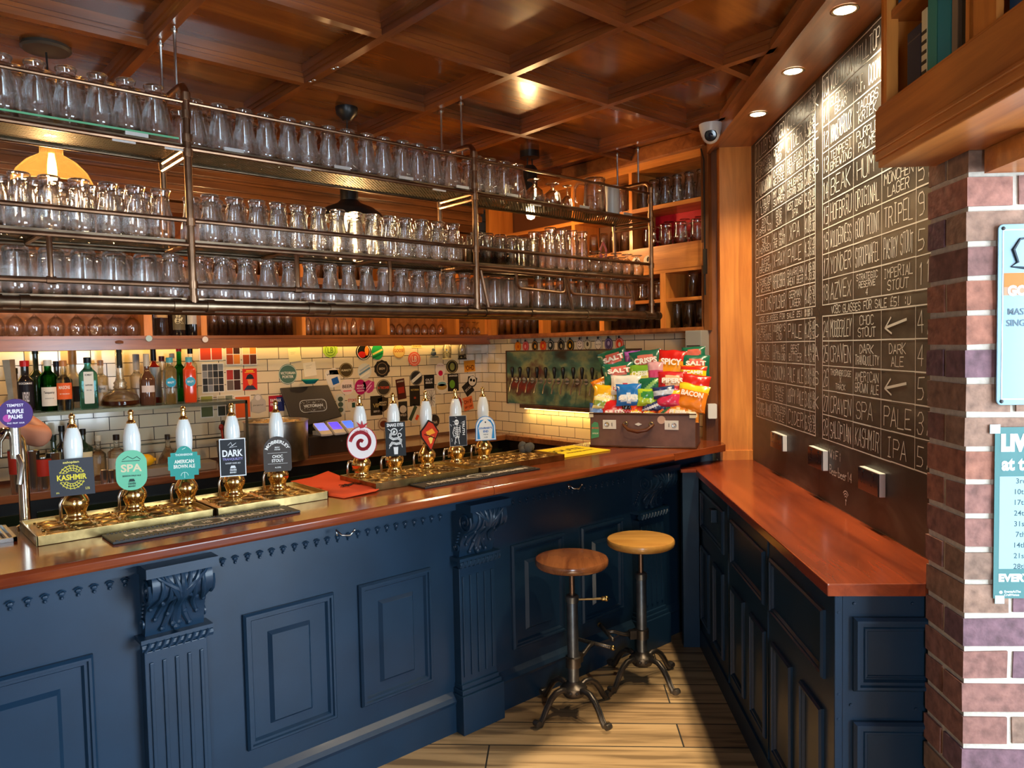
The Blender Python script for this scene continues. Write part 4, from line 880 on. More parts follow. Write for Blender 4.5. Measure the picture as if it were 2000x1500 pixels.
# cutlery basket
x,y=1.66,4.45; t=thing('utensil_basket',(x,y,ZC),'dark wire basket of bar tools by the shelf leg','basket')
b=MB(Matrix.Translation((x,y,ZC)))
for k in range(14):
    a=2*PI*k/14; b.tube([(.05*math.cos(a),.05*math.sin(a),0),(.058*math.cos(a),.058*math.sin(a),.15)],.003,5)
for z in (.003,.075,.148): b.tube([(.054*math.cos(2*PI*k/16),.054*math.sin(2*PI*k/16),z) for k in range(16)],.003,5,closed=True)
b.build('wire_cage',IRON,t,smooth=True)
for k,(dx,dz,c) in enumerate(((.0,.26,'C8C8C4'),(.02,.24,'A02018'),(-.025,.23,'802018'),(.03,.22,'B8B8B4'),(-.01,.25,'202020'))):
    b=MB(Matrix.Translation((x,y,ZC))); b.tube([(dx*.5,0,.01),(dx*1.3,.01*k-.02,dz)],[.004,.007],6); b.ball((dx*1.3,.01*k-.02,dz),.016,8,sc=(1,.5,1.3)); b.build('bar_tool',P(c,.3),t,smooth=True)
# ice bucket full of corks
x,y=aty(538,830,4.45).x,4.44; t=thing('steel_bucket',(x,y,ZC),'big round steel bucket filled with corks on the back counter','bucket'); M0=Matrix.Translation((x,y,ZC))
b=MB(M0); b.lathe([(0,0),(.185,0),(.19,.01),(.192,.235),(.196,.24),(.196,.246),(.188,.246),(.185,.235),(.183,.02),(0,.02)],48); b.build('bucket_body',STEELB,t,smooth='auto')
b=MB(M0); vs=[];n=40
b.lathe([(.184,.215),(.15,.232),(.10,.243),(.05,.25),(0,.252)],30); b.build('cork_heap',mat('cork',srgb('B99A6C'),.8,noisy=.5,nscale=60,bmp=1),t,smooth=True)
for k in range(26):
    a=rnd.uniform(0,6.28); q_=.17*math.sqrt(rnd.random()); M1=M0@Matrix.Translation((q_*math.cos(a),q_*math.sin(a),.245-.25*q_*q_/.17*.6))@Matrix.Rotation(rnd.uniform(0,6),4,'Z')@Matrix.Rotation(rnd.uniform(.8,1.57),4,'X')
    bb=MB(M1); bb.lathe([(0,-.02),(.011,-.02),(.011,.02),(0,.02)],8); bb.build('cork',mat('cork2',srgb('C8AA7A'),.8,noisy=.3,nscale=60),t,smooth='auto')
# till with screen back and card readers
t=thing('till_screen',(2.25,4.52,1.1),'black till screen seen from behind with a white ornamental badge','till screen')
P0=[aty(547,758,4.67),aty(640,752,4.65),aty(670,812,4.56),aty(574,838,4.585)]
u=(P0[1]-P0[0]); v=(P0[0]-P0[3]); Mx=frame((P0[0]+P0[1]+P0[2]+P0[3])/4,u,v)
w_=u.length; h_=v.length; inv=Mx.inverted(); pts=[tuple((inv@q_)[:2]) for q_ in (P0[3],P0[2],P0[1],P0[0])]
b=MB(Mx); b.prism(pts,-.018,0); b.build('housing',mat('till_black',(.018,.014,.012),.4),t,bevel=.004)
b=MB(Mx); cx_,cy_=.01,-.01; oct_=[(cx_+px*1.0,cy_+py) for px,py in rrect(.19,.085,.03)]; 
n=len(oct_); inn=[(cx_+(px-cx_)*.965,cy_+(py-cy_)*.93) for px,py in oct_]
b.add([(px,py,.0008) for px,py in oct_]+[(px,py,.0008) for px,py in inn],[(i,(i+1)%n,n+(i+1)%n,n+i) for i in range(n)])
put_text(b,'VICTORIAN',cx_,cy_,.135,.02,.0008,bold=.03)
for k in range(90):
    px=rnd.uniform(-.083,.083); py=rnd.uniform(-.034,.034)
    if abs(py)<.014: continue
    seg(b,(cx_+px,cy_+py),(cx_+px+rnd.uniform(-.006,.006),cy_+py+rnd.uniform(-.005,.005)),.0014,.0008)
b.build('badge',P('C8D0D4'),t)
b=MB().box((2.26,4.60,1.0755),(2.34,4.64,1.22)); b.build('stand',BLACK,t)
b=MB().box((2.17,4.42,.9552),(2.50,4.66,1.075)); o=b.build('cash_drawer',mat('drawer_brown',(.03,.018,.012),.35),bevel=.004,label='dark cash drawer below the card readers',cat='cash drawer')
lk=MB(); lk.lathe([(0,0),(.009,0),(.008,.004),(0,.004)],12,frame((2.40,4.418,1.03),UX)); lk.build('lock',STEEL,o)
for k,(px,c) in enumerate(((628,'5A66E8'),(655,'3A28C8'),(682,'2A5CE0'))):
    cx_=aty(px,825,4.47).x; Mx=frame((cx_,4.46,1.115),UX,(0,.8,.45)); t=thing('card_reader',(cx_,4.47,1.076),('leftmost card reader on its white dock, nearest the bucket','middle card reader of the three with a violet blue screen','rightmost card reader of the three, at the end of the docks')[k],'card reader')
    b=MB(Mx); b.prism(rrect(.082,.135,.012),-.012,.006); b.build('body',P('D8D0C8',.35),t,bevel=.002)
    b=MB(Mx); b.prism(rrect(.070,.085,.004),.006,.0072,Matrix.Translation((0,.018,0))); b.build('screen',mat('screen_%d'%k,srgb(c),.2,em=srgb(c),es=1.1),t)
    b=MB().box((cx_-.042,4.40,1.0755),(cx_+.042,4.52,1.088)).box((cx_-.042,4.47,1.088),(cx_+.042,4.52,1.104)); b.build('dock',P('CFC8C0',.3),t,bevel=.003)
b=MB(); b.lathe([(0,0),(.03,.0),(.055,.025),(.06,.03),(.05,.028),(.0,.008)],18,Matrix.Translation((aty(606,750,4.6).x,4.60,1.41))); o=b.build('green_dish',P('1E9C88'),smooth=True,label='small green toy dish perched on top of the till screen',cat='dish')
# tap board: framed panel with eleven taps
t=thing('tap_board',(3.82,3.7,1.19),'wide framed painting used as a tap board on the side tiled wall','tap board')
m,nt,bb_,o_=new_mat('board_painting'); g=nt.nodes.new('ShaderNodeNewGeometry'); mp=nt.nodes.new('ShaderNodeMapping'); mp.inputs['Scale'].default_value=(1,2.2,3.2); nt.links.new(g.outputs['Position'],mp.inputs[0]); n=nt.nodes.new('ShaderNodeTexNoise'); n.inputs['Scale'].default_value=1.5; n.inputs['Detail'].default_value=5; n.inputs['Distortion'].default_value=.15; nt.links.new(mp.outputs[0],n.inputs[0])
nt.links.new(ramp(nt,n.outputs[0],[(.3,srgb('2A241C')),(.42,srgb('3E6A60')),(.5,srgb('8C9468')),(.58,srgb('5C3A30')),(.66,srgb('8E2A20')),(.75,srgb('C8B898'))]),bb_.inputs['Base Color']); bb_.inputs['Roughness'].default_value=.4
F3=frame((3.838,0,0),(0,-1,0))   # local x=-Y, y=z, z toward room (-X)
b=MB(F3); b.box((-4.37,1.195,0),(-3.06,1.596,.014)); b.build('painted_panel',m,t)
b=MB(F3); b.box((-4.37,1.592,0),(-3.05,1.602,.018)).box((-4.376,1.19,0),(-4.366,1.60,.018)); b.build('frame_edge',DARKW,t)
b=MB(F3); b.box((-4.19,1.165,0),(-3.06,1.193,.05)); b.build('ledge',DARKW,t,bevel=.003)
strip('tap_strip',3.81,3.1,3.81,4.15,1.158,.015,1.2,'warm led strip under the tap board ledge')
for k,px in enumerate((1001,1016,1032,1049,1066,1083,1100,1120,1137,1157,1178)):
    yy=atx(px,745,3.78).y; b=MB(); z=1.375
    b.tube([(3.824,yy,z),(3.78,yy,z)],.008,8); b.tube([(3.78,yy,z+.02),(3.778,yy,z-.01),(3.762,yy,z-.03),(3.752,yy+.004,z-.09)],.0055,7); b.lathe([(0,0),(.022,0),(.022,.006),(0,.006)],12,frame((3.824,yy,z),(0,-1,0)))
    o=b.build('tap_body',STEEL,t,smooth='auto')
    b=MB(); b.lathe([(0,.02),(.008,.02),(.009,.04),(.013,.06),(.016,.085),(.012,.10),(0,.104)],12,Matrix.Translation((3.78,yy,z))); b.build('tap_handle',BLACK,t,smooth=True)
# ---------------------------------------------------------------- beer badges on the tiles
def plate(Fm,cx,cy,shape,th,m_,name='badge',lab='',group=None,rot=0,cat='beer sticker'):
    ca,sa=math.cos(rot),math.sin(rot); pts=[(cx+x*ca-y*sa,cy+x*sa+y*ca) for x,y in shape]
    b=MB(Fm); b.prism(pts,.0006,th); return b.build(name,m_,label=lab,cat=cat,group=group)
F4=frame((0,4.6995,0),UX)
def deco(par,Fm,cx,cy,rot,items,z):
    """items: ('t',text,colour,dx,dy,w,h[,bold]) ('c',colour,dx,dy,r) ('r',colour,dx,dy,w,h,rot) ('ring',colour,r0,r1) ('arc',text,colour,R,dy,h)"""
    Ml=Fm@Matrix.Translation((cx,cy,z))@Matrix.Rotation(rot,4,'Z')
    for it in items:
        b=MB(Ml); k=it[0]; nm='print'
        if k=='t': put_text(b,it[1],it[3],it[4],it[5],it[6],.0003 if len(it)<8 else it[7]); nm='lettering'
        elif k=='c': b.prism(circ(it[4],20,it[2],it[3]),0,.0002)
        elif k=='e': b.prism(circ(it[4],20,it[2],it[3],it[5]),0,.0002)
        elif k=='r':
            a=it[6] if len(it)>6 else 0; ca,sa=math.cos(a),math.sin(a); w,h=it[4]/2,it[5]/2
            b.prism([(it[2]+x*ca-y*sa,it[3]+x*sa+y*ca) for x,y in ((-w,-h),(w,-h),(w,h),(-w,h))],0,.00022)
        elif k=='ring':
            n=32; b.add([(it[r_]*math.cos(2*PI*q_/n),it[r_]*math.sin(2*PI*q_/n),.00028) for r_ in (2,3) for q_ in range(n)],[(q_,(q_+1)%n,n+(q_+1)%n,n+q_) for q_ in range(n)])
        elif k=='poly': b.prism(it[2],0,.00024)
        elif k=='seg':
            for p0,p1 in it[2]: seg(b,p0,p1,it[3],.0003)
        elif k=='arc': put_text(b,it[1],0,it[4],None,it[5],.0003,curve=it[3]); nm='lettering'
        c_=it[2] if k in('t','arc') else it[1]
        b.build(nm,P(c_,.5),par)
def badge(px,py,wpx,hpx,shape,base,items,lab,rot=0,Y=4.6995,name='beer_badge'):
    """round/oval/rect/shield badge stuck on the back wall; size from pixel extents"""
    c=aty(px,py,Y); w=aty(px+wpx/2,py,Y).x-aty(px-wpx/2,py,Y).x; h=aty(px,py-hpx/2,Y).z-aty(px,py+hpx/2,Y).z
    sh={'o':circ(w/2,26,0,0,h/2),'r':[(-w/2,-h/2),(w/2,-h/2),(w/2,h/2),(-w/2,h/2)],'rr':rrect(w,h,min(w,h)*.3),
        's':[(-w/2,h*.35),(-w*.3,h*.38),(0,h/2),(w*.3,h*.38),(w/2,h*.35),(w*.48,-h*.15),(w*.3,-h*.38),(0,-h/2),(-w*.3,-h*.38),(-w*.48,-h*.15)],
        'g':[(w/2*(1+.09*(k%2))*math.cos(2*PI*k/20),h/2*(1+.09*(k%2))*math.sin(2*PI*k/20)) for k in range(20)],
        'a':[(-w/2,-h*.4),(0,-h/2),(w/2,-h*.4),(w/2,h*.1),(w*.42,h*.2),(w*.3,h*.25)]+arc(0,h*.25,w*.3,0,180,8)+[(-w*.42,h*.2),(-w/2,h*.1)]}[shape]
    o=plate(F4,c.x,c.z,sh,.0022,P(base,.45),name,lab,'beer badges on the back wall' if name=='beer_badge' else None,rot)
    S=lambda it:tuple(it)
    sc=[]
    for it in items:
        it=list(it); k=it[0]
        if k in('t',): it[3]*=w;it[4]*=h;it[5]*=w; it[6]=it[6]*h if it[6] else None
        elif k=='c': it[2]*=w;it[3]*=h;it[4]*=h
        elif k=='e': it[2]*=w;it[3]*=h;it[4]*=w;it[5]*=h
        elif k=='r': it[2]*=w;it[3]*=h;it[4]*=w;it[5]*=h
        elif k=='ring': it[2]*=h;it[3]*=h
        elif k=='poly': it[2]=[(a_*w,b_*h) for a_,b_ in it[2]]
        elif k=='seg': it[2]=[((a_[0]*w,a_[1]*h),(b_[0]*w,b_[1]*h)) for a_,b_ in it[2]]; it[3]*=h
        elif k=='arc': it[3]*=h;it[4]*=h;it[5]*=h
        sc.append(tuple(it))
    deco(o,F4,c.x,c.z,rot,sc,.0023); return o
rg=lambda c,a=.44,b_=.47:('ring',c,a,b_)
bad=badge
bad(562,731,36,40,'o','4E6E60',[rg('C8D0C0'),('t','VICTORIAN','E8E4D0',0,.06,.8,.13),('t','PORTER','E8E4D0',0,-.12,.6,.13)],'dark green round badge reading victorian porter')
bad(645,684,28,28,'g','A8C84A',[rg('5A7A20',.36,.40),('t','LB','5A7A20',0,0,.4,.4)],'light green scalloped badge under the cubby unit')
bad(676,723,27,29,'o','4A3C24',[rg('C0A870'),('t','ALMASTY','E0D4A8',0,0,.74,.14)],'dark brown round badge with pale lettering')
bad(710,687,30,31,'o','141210',[('e','C8201C',-.12,-.18,.26,.2),('e','E88030',.2,.05,.13,.3),rg('F0E8D8')],'black round badge with a red and orange figure')
bad(737,687,23,31,'o','1E9A50',[('r','D8D070',0,-.02,.9,.12,.4),('r','0E6A38',0,-.24,.9,.12,.4)],'green badge with a yellow diagonal stripe')
bad(779,686,24,28,'o','E8C878',[rg('B05818'),('t','GOOSE','B04814',0,.05,.8,.24)],'pale yellow badge with orange lettering goose')
bad(809,701,24,28,'o','E86A54',[rg('F4D8C8',.36,.39),('t','LB','F4D8C8',0,0,.4,.4)],'salmon red round badge on the upper tiles')
bad(814,676,20,8,'r','EAD28A',[('t','Greenock','8A6A20',0,0,.8,.5)],'small pale slip tucked under the cubby unit')
bad(654,727,22,9,'r','C0A060',[],'ochre strip sticker on the tiles left of the brown badge',rot=0)
bad(712,725,27,31,'o','D4D4C8',[('r','6A8AA0',0,0,.9,.12,.5),('r','A8B8C0',0,.2,.8,.1,.5),('r','E8E4D0',0,-.22,.8,.1,.5)],'white round badge with diagonal blue stripes')
bad(746,720,29,32,'g','2A2420',[rg('A08868',.34,.37),('t','BREW','D0C0A0',0,0,.4,.14)],'black cog shaped badge')
bad(650,738,26,36,'rr','E4DCCC',[('r','1E5AA8',.1,-.2,.5,.36),('t','Hazy','303030',-.1,.25,.5,.14)],'white lozenge badge with a blue square',rot=.3)
bad(678,756,27,30,'o','E8D4C8',[('t','BEER','302820',0,.05,.7,.22),('r','E86A80',0,-.25,.6,.08)],'pale pink badge with black brush lettering')
bad(704,756,22,30,'o','B01860',[('t','BIG','F0D0E0',0,.1,.6,.12),('t','MOUTH','F0D0E0',0,-.08,.7,.12),('r','E8C8D0',0,-.25,.6,.05)],'crimson round badge of an overlapping pair')
bad(720,755,22,26,'s','C03A78',[('r','F0C0D8',0,.1,.7,.06,.8),('r','F0C0D8',0,-.15,.7,.06,.8)],'magenta striped badge of an overlapping pair')
bad(749,757,28,32,'o','3A342C',[rg('C8B890'),('t','IN THE DARK','D85030',0,0,.8,.16)],'dark round badge with orange lettering')
bad(783,760,17,40,'r','4A1C14',[('t','AWARD','D0C8B0',0,.38,.8,.08),('r','A03020',0,-.05,.7,.3)],'dark red rectangular clip, tilted',rot=.12)
bad(810,773,20,39,'r','241C18',[('t','VICTORIAN','C8B060',0,.3,.8,.09),('r','A04020',0,-.1,.2,.1)],'black rectangular clip right of the tilted red one')
bad(813,738,24,29,'o','2A2828',[('r','D8D8D0',0,0,1.0,.22,.6),rg('8A8880')],'black round badge with a diagonal white band')
bad(838,748,20,31,'r','1C1816',[('t','OUT','E8E0D8',0,.2,.7,.14),('t','BEER','E8E0D8',0,.02,.7,.12),('r','D8D0C8',0,-.42,.9,.12)],'black rectangle badge with white foot strip')
bad(860,722,20,27,'o','E6DAD0',[('t','Ginger','B08090',0,.3,.7,.14),('c','C81848',0,-.25,.2)],'white badge with a small crimson circle')
bad(883,716,23,26,'o','2A261E',[rg('B0A060',.42,.46),('e','8A9050',0,0,.2,.28)],'dark olive round badge near the wall corner')
bad(863,756,23,27,'o','E4DCC8',[('e','B89850',0,.02,.42,.22),('e','7AB0B8',0,.22,.36,.16)],'white badge with a painted landscape')
bad(885,747,21,33,'r','241F1A',[('e','6AA030',-.1,-.1,.25,.25),('t','UNHINGED','E8E4D8',0,.4,.8,.1)],'black and green rectangular badge')
bad(917,715,21,22,'r','F0A030',[('t','!OHD','6A1808',0,-.15,.8,.45)],'orange square badge with dark red lettering',rot=.06)
bad(922,745,18,24,'s','2C2A28',[('e','E8E0D0',0,.05,.4,.4),('c','2C2A28',-.15,.1,.12),('c','2C2A28',.17,.1,.12)],'white skull shaped badge near the wall corner',rot=-.2)
bad(914,759,17,24,'r','24201C',[('t','SKULL','C8C0B0',0,0,.8,.2)],'small black badge below the skull, tilted',rot=.6)
bad(735,742+50,23,38,'r','2C241C',[('t','VIP','B8A060',0,0,.6,.2),('t','BREW CO','D8D0C0',0,-.3,.5,.1)],'black rectangle badge reading vip')
bad(748,789,21,31,'s','3A2C20',[('t','MIGHTY','D8C8A0',0,.1,.7,.11),('t','FOREST','D8C8A0',0,-.05,.6,.1),rg('A08860',.0,.0)],'brown shield badge beside the vip badge')
bad(787,803,17,38,'r','2A2624',[('e','C8C0B0',0,.1,.4,.2),('t','WILD','D8D0C0',0,-.2,.7,.12)],'dark rectangular badge half behind a pump handle')
bad(749,828,24,26,'g','C8B498',[('e','6A3020',0,0,.3,.25),rg('6A3020',.42,.46)],'tan round badge low on the tiles')
bad(810,809,21,34,'r','D8D0BC',[('r','3A4A38',-.2,0,.3,.9),('r','E8582C',.3,-.1,.25,.3)],'white rectangle clip with orange corner, strongly tilted',rot=-.5)
bad(842,778,16,34,'r','E0DCD0',[('seg','3A3430',[((0,0),(.45*math.cos(k*.52),.45*math.sin(k*.52))) for k in range(12)],.025)],'white badge with black starburst')
bad(848,822,20,28,'o','38302C',[rg('C0B8A8'),('t','BEAR','D0C8B8',0,-.1,.6,.18)],'dark oval badge behind a pump handle')
bad(893,790,18,34,'o','A83028',[rg('E0D8C8',.42,.46)],'red oval badge behind the fourth far handle')
bad(914,788,19,26,'r','F08048',[('t','OH IF','7A1808',0,.15,.8,.3),('t','SIP OFF','7A1808',0,-.25,.8,.16)],'orange rectangular badge, tilted, near the corner',rot=.18)
bad(688,788,21,32,'o','D8CCB4',[('t','STOKE','C03018',0,.2,.8,.18),('r','284838',.1,-.1,.3,.3)],'cream round badge with red lettering stoke')
bad(665,790,17,42,'rr','D0CCB8',[('e','4A5A4A',0,.25,.3,.12),('e','4A5A4A',0,0,.3,.12),('e','4A5A4A',0,-.25,.3,.12)],'tall pale badge partly behind the till screen')
bad(504,788,30,38,'a','B8B0A4',[('t','JON BARTLET','4A4440',0,-.1,.7,.08),('c','D8D0C8',0,.3,.14)],'grey arched badge right of the photo prints')
bad(540,788,30,31,'r','B02030',[('r','28306A',.25,-.05,.5,.9),('t','FAIRFAX','F0E8E8',-.05,.2,.7,.2),('t','PARK','F0E8E8',-.2,-.05,.4,.18)],'red and blue square badge reading fairfax')
# paper notes
bad(575,693,24,27,'r','F0E0A8',[('seg','B0A070',[((-.3,.2),(.1,.18)),((-.3,.1),(.0,.08))],.02)],'cream paper note on the upper tiles',rot=.12,name='paper_note')
bad(605,721,24,27,'r','F0E2C8',[('seg','B0A080',[((-.3,.3),(.2,.28)),((-.3,.2),(.0,.18)),((-.3,.1),(.1,.08))],.02)],'pinkish paper note right of the victorian porter badge',rot=.12,name='paper_note')
# photo prints
def prints(px,py,w,h,nx,ny,pal,lab):
    cells=[]
    for i in range(nx):
        for j in range(ny):
            cx=-.5+(i+.5)/nx; cy=-.5+(j+.5)/ny
            cells.append(('r',pal[rnd.randrange(len(pal))],cx*.94,cy*.94,.86/nx,.88/ny))
            for k in range(3): cells.append(('e',pal[rnd.randrange(len(pal))],cx*.94+rnd.uniform(-.25,.25)/nx,cy*.94+rnd.uniform(-.25,.25)/ny,.14/nx,.15/ny))
    badge(px,py,w,h,'r','E4DCCC',cells,lab,name='photo_print')
ph=('D88030','3A1C10','E8B060','A04018','5A2A18','F0C890')
prints(412,689,47,31,2,1,('8A8A40','D8C880','C04020','403820','E8E0A0'),'large faded festival poster at top left of the prints')
prints(416,738,44,58,4,4,('282828','505050','8A8A8A','383838'),'sheet of sixteen black and white portraits')
prints(455,692,29,42,2,2,ph,'photo strip of revellers, upper middle of the prints')
prints(487,692,29,42,2,2,ph[::-1],'photo strip of revellers, upper right of the prints')
prints(456,742,29,43,2,2,('A83028','402018','E0A880','6A5A50'),'photo print with four pictures, lower middle')
bad(488,741,28,42,'r','D8301C',[('poly','20242C',[(-.3,.02),(.3,.02),(.24,.10),(.18,.2),(0,.26),(-.18,.2),(-.24,.10)]),('poly','E89048',[(-.18,.0),(.18,.0),(.16,-.2),(0,-.3),(-.12,-.2)]),('poly','30384C',[(-.45,-.48),(.45,-.48),(.2,-.28),(-.2,-.28)]),('r','F0C030',0,.4,.5,.06),('r','F0C030',0,.33,.7,.03)],'red poster with a black bowler hat shape',name='poster')
prints(404,794,26,44,1,2,('A0A048','586038','C8C060'),'yellow green leaflet behind the shelf leg')
prints(440,792,32,42,2,2,('303428','788068','C0B898'),'dark leaflet with pale green circle')
prints(474,795,33,46,1,1,('E89028','D85818','F0B850'),'orange patterned beer leaflet')
# round tap lens badges hung along the side wall
cols=[('F08A20','D85810'),('D84848','F0A0A0'),('241E18','E8A030'),('E84028','F0A030'),('2A3028','E8E0D0'),('1C1A20','B8A878'),('201A18','E8B030'),('E8D8C8','2A2420'),('D8CCA8','40382A'),('ECE4D4','3A3430'),('5A4A7A','B0A0C8'),('E84A28','F0E4D0')]
pxs=(1011,1026,1044,1060,1075,1095,1113,1132,1147,1168,1188,1209)
nmz=('orange','pink','black and amber','red','black and white','dark gold rimmed','black with yellow figure','pale smiling face','cream','white hilltop','purple','red rimmed')
for k,px in enumerate(pxs):
    c=atx(px,677-k*.5,3.83); h=.075 if k<5 else .078; a,b2=cols[k]
    t=thing('lens_badge',c,'%s oval tap badge clipped along the side wall above the tap board'%nmz[k],'tap badge','oval tap badges on the side wall')
    F5=frame((3.836,c.y,c.z),(0,-1,0)); b=MB(F5); b.prism(circ(h*.46,26,0,0,h*.54),.001,.004); b.build('disc',P(a,.35),t)
    b=MB(F5); n=26; b.add([(h*r_*math.cos(2*PI*q_/n),h*1.15*r_*math.sin(2*PI*q_/n),.0043) for r_ in (.36,.40) for q_ in range(n)],[(q_,(q_+1)%n,n+(q_+1)%n,n+q_) for q_ in range(n)])
    if k==9: put_text(b,'HILLTOP',0,0,h*.6,h*.14,.0043)
    elif k==7: b.ball((-.01,.01,.0043),.004,6); b.ball((.01,.01,.0043),.004,6); b.tube(arc_:=[(x_,y_,.0043) for x_,y_ in arc(0,0,.014,200,340,8)],.002,4)
    else: b.prism(circ(h*.14,14,rnd.uniform(-.005,.005),rnd.uniform(-.006,.006),h*.2),.004,.0046)
    b.build('emblem',P(b2,.4),t)
    b=MB(F5); b.box((-.006,h*.48,.002),(.006,h*.66,.010)); b.tube([(-.004,h*.66,.006),(-.008,h*.9,.006),(.004,h*.92,.006),(.004,h*.66,.006)],.0012,4); b.build('clip',BLACK,t)
# soaps/jars and trinkets stuck high on the tiles
for px,lab,cc_ in ((846,'small dark figurine magnet near the glass dome jars','5A646C'),):
    c=aty(px,690,4.68); b=MB(); b.ball((c.x,4.675,c.z),.022,12); b.ball((c.x,4.675,c.z+.026),.014,10); b.lathe([(0,0),(.034,0),(.03,.01),(0,.012)],14,Matrix.Translation((c.x,4.664,c.z-.032))); b.build('figurine',P(cc_,.3),smooth=True,label=lab,cat='figurine')
for px,lab,cc_ in ((873,'glass dome jar with pale flowers hung on the tiles','E8D8A0'),(903,'glass dome jar with black base nearest the wall corner','201C1A')):
    c=aty(px,702,4.66); t=thing('dome_jar',(c.x,4.66,c.z),lab,'jar'); M0=Matrix.Translation((c.x,4.66,c.z))
    b=MB(M0); b.lathe([(0,.125),(.012,.124),(.026,.11),(.033,.085),(.033,.005),(.031,.005),(.031,.085),(.024,.108),(0,.122)],20); b.build('dome',GLASS,t,smooth=True)
    b=MB(M0); b.lathe([(0,0),(.036,0),(.036,.008),(.02,.012),(0,.012)],20); 
    for k in range(9): b.ball((rnd.uniform(-.016,.016),rnd.uniform(-.016,.016),.02+k*(.007 if cc_[0]=='E' else .002)),.009,7)
    b.build('contents',P(cc_,.5),t,smooth=True)
for px,py,c_,lab in ((291,661,'B8D8DC','pale blue round sticker on the rail of the long cubby unit'),(401,663,'E8E0D8','white paw print sticker on the rail of the long cubby unit')):
    c=aty(px,py,4.436); b=MB(frame((c.x,4.4375,c.z),UX)); b.prism(circ(.017,20),0,.0015); b.build('rail_sticker',P(c_),label=lab,cat='sticker')
for py_,px,c_,lab in ((512,1242,'E8E0D4','white round sticker at the left on the pine rail board'),(509,1265,'ECE4D8','white round sticker with black bird on the pine rail board')):
    c=atx(px,py_,3.695); o_=MB(frame((3.697,c.y,c.z),(0,-1,0))); o_.prism(circ(.032,24),0,.0015); o_=o_.build('rail_sticker',P(c_),label=lab,cat='sticker')
    b=MB(frame((3.6953,c.y,c.z),(0,-1,0))); b.prism(circ(.008,10,0,.006,.013),0,.0003); b.prism(circ(.006,10,.004,.018,.006),0,.0003); b.build('print',P('201A18'),o_)
b=MB(frame((3.8385,4.615,1.55),(0,-1,0))); b.ball((0,.04,.004),.014,10,sc=(1,1,.3)); b.ball((0,.01,.004),.012,10,sc=(1,1.6,.3)); b.build('panda_sticker',P('E4E0D8'),smooth=True,label='small white and black animal sticker in the tiled corner',cat='sticker')
# grey plastic slots / fan on the side of the post
c=atx(1388,720,3.70); b=MB().box((3.62,2.452,1.36),(3.70,2.56,1.70)); o_=b.build('wall_box',mat('brushed_box',(.45,.43,.38),.4,metal=.3),bevel=.003,label='tall grey slatted steel box on the wall beside the wooden post',cat='box')
for k in range(7): MB().box((3.618,2.46,1.40+k*.035),(3.6205,2.55,1.405+k*.035)).build('slot',BLACK,o_)
c=atx(1395,820,3.72); b=MB(); b.prism(rrect(.05,.085,.006),0,.03,frame((3.70,2.44,1.235),UP)); b.build('wall_socket',WHITE,label='white plug socket on the wall behind the suitcase',cat='socket')
# person: bartender's bare forearm and body, mostly outside the frame
def skin_body(name,verts,edges,radii,m,parent=None,**k):
    me=bpy.data.meshes.new(name); me.from_pydata([Vector(v)-(Vector(k.get('origin',(0,0,0)))) for v in verts],edges,[]); o=bpy.data.objects.new(name,me); COL.objects.link(o)
    sk=o.modifiers.new('skin','SKIN'); 
    for i,r_ in enumerate(radii): me.skin_vertices[0].data[i].radius=(r_ if isinstance(r_,tuple) else (r_,r_))
    me.skin_vertices[0].data[0].use_root=True
    ss=o.modifiers.new('sub','SUBSURF'); ss.levels=2; ss.render_levels=2
    dg=bpy.context.evaluated_depsgraph_get(); em=bpy.data.meshes.new_from_object(o.evaluated_get(dg)); bpy.data.objects.remove(o)
    em.materials.clear(); em.materials.append(m); em.shade_smooth(); o=bpy.data.objects.new(name,em); COL.objects.link(o); return o
# ================================================================ ON THE BAR
ZT=1.0605
def tray(x0,x1,lab,y0=2.572,y1=2.868):
    t=thing('drip_tray',((x0+x1)/2,2.7,ZT),lab,'drip tray')
    b=MB().box((x0,y0,ZT),(x1,y0+.006,ZT+.03)).box((x0,y1-.006,ZT),(x1,y1,ZT+.03)).box((x0,y0,ZT),(x0+.006,y1,ZT+.03)).box((x1-.006,y0,ZT),(x1,y1,ZT+.03)).box((x0+.004,y0+.004,ZT),(x1-.004,y1-.004,ZT+.004))
    b.build('tray_rim',BRASSD,t,bevel=.0015)
    b=MB(); nx=int((x1-x0)/.085); ny=3
    # pierced plate: rows of raised lozenge ribs
    b.box((x0+.006,y0+.006,ZT+.016),(x1-.006,y1-.006,ZT+.021)); b.build('tray_plate',mat('brass_plate',(.78,.55,.24),.2,metal=1,noisy=.25,nscale=18,bmp=.5),t)
    b=MB()
    for i in range(nx):
        for j in range(ny):
            cx=x0+.03+(x1-x0-.06)*(i+.5)/nx; cy=y0+.03+(y1-y0-.06)*(j+.5)/ny
            b.lathe([(.026,.0),(.030,.003),(.034,0)],14,Matrix.Translation((cx,cy,ZT+.0212))); b.lathe([(0,.0006),(.017,.0006)],10,Matrix.Translation((cx,cy,ZT+.0212)))
            for a in (0,1,2,3): 
                a=a*PI/2+PI/4; b.tube([(cx+.034*math.cos(a),cy+.034*math.sin(a),ZT+.022),(cx+.05*math.cos(a),cy+.045*math.sin(a),ZT+.022)],.0022,4)
    b.build('pierced_pattern',BRASSD,t,smooth=True)
    return t
tray(.385,.905,'first brass drip tray, under the kashmir and spa pumps'); tray(.915,1.335,'second brass drip tray, under the dark and choc stout pumps')
tray(1.545,2.075,'third brass drip tray under the apple and snake signs'); tray(2.083,2.62,'fourth brass drip tray under the skeleton and blue signs')
HP=ats  # direction helper unused
CAMDIR=R(-120)
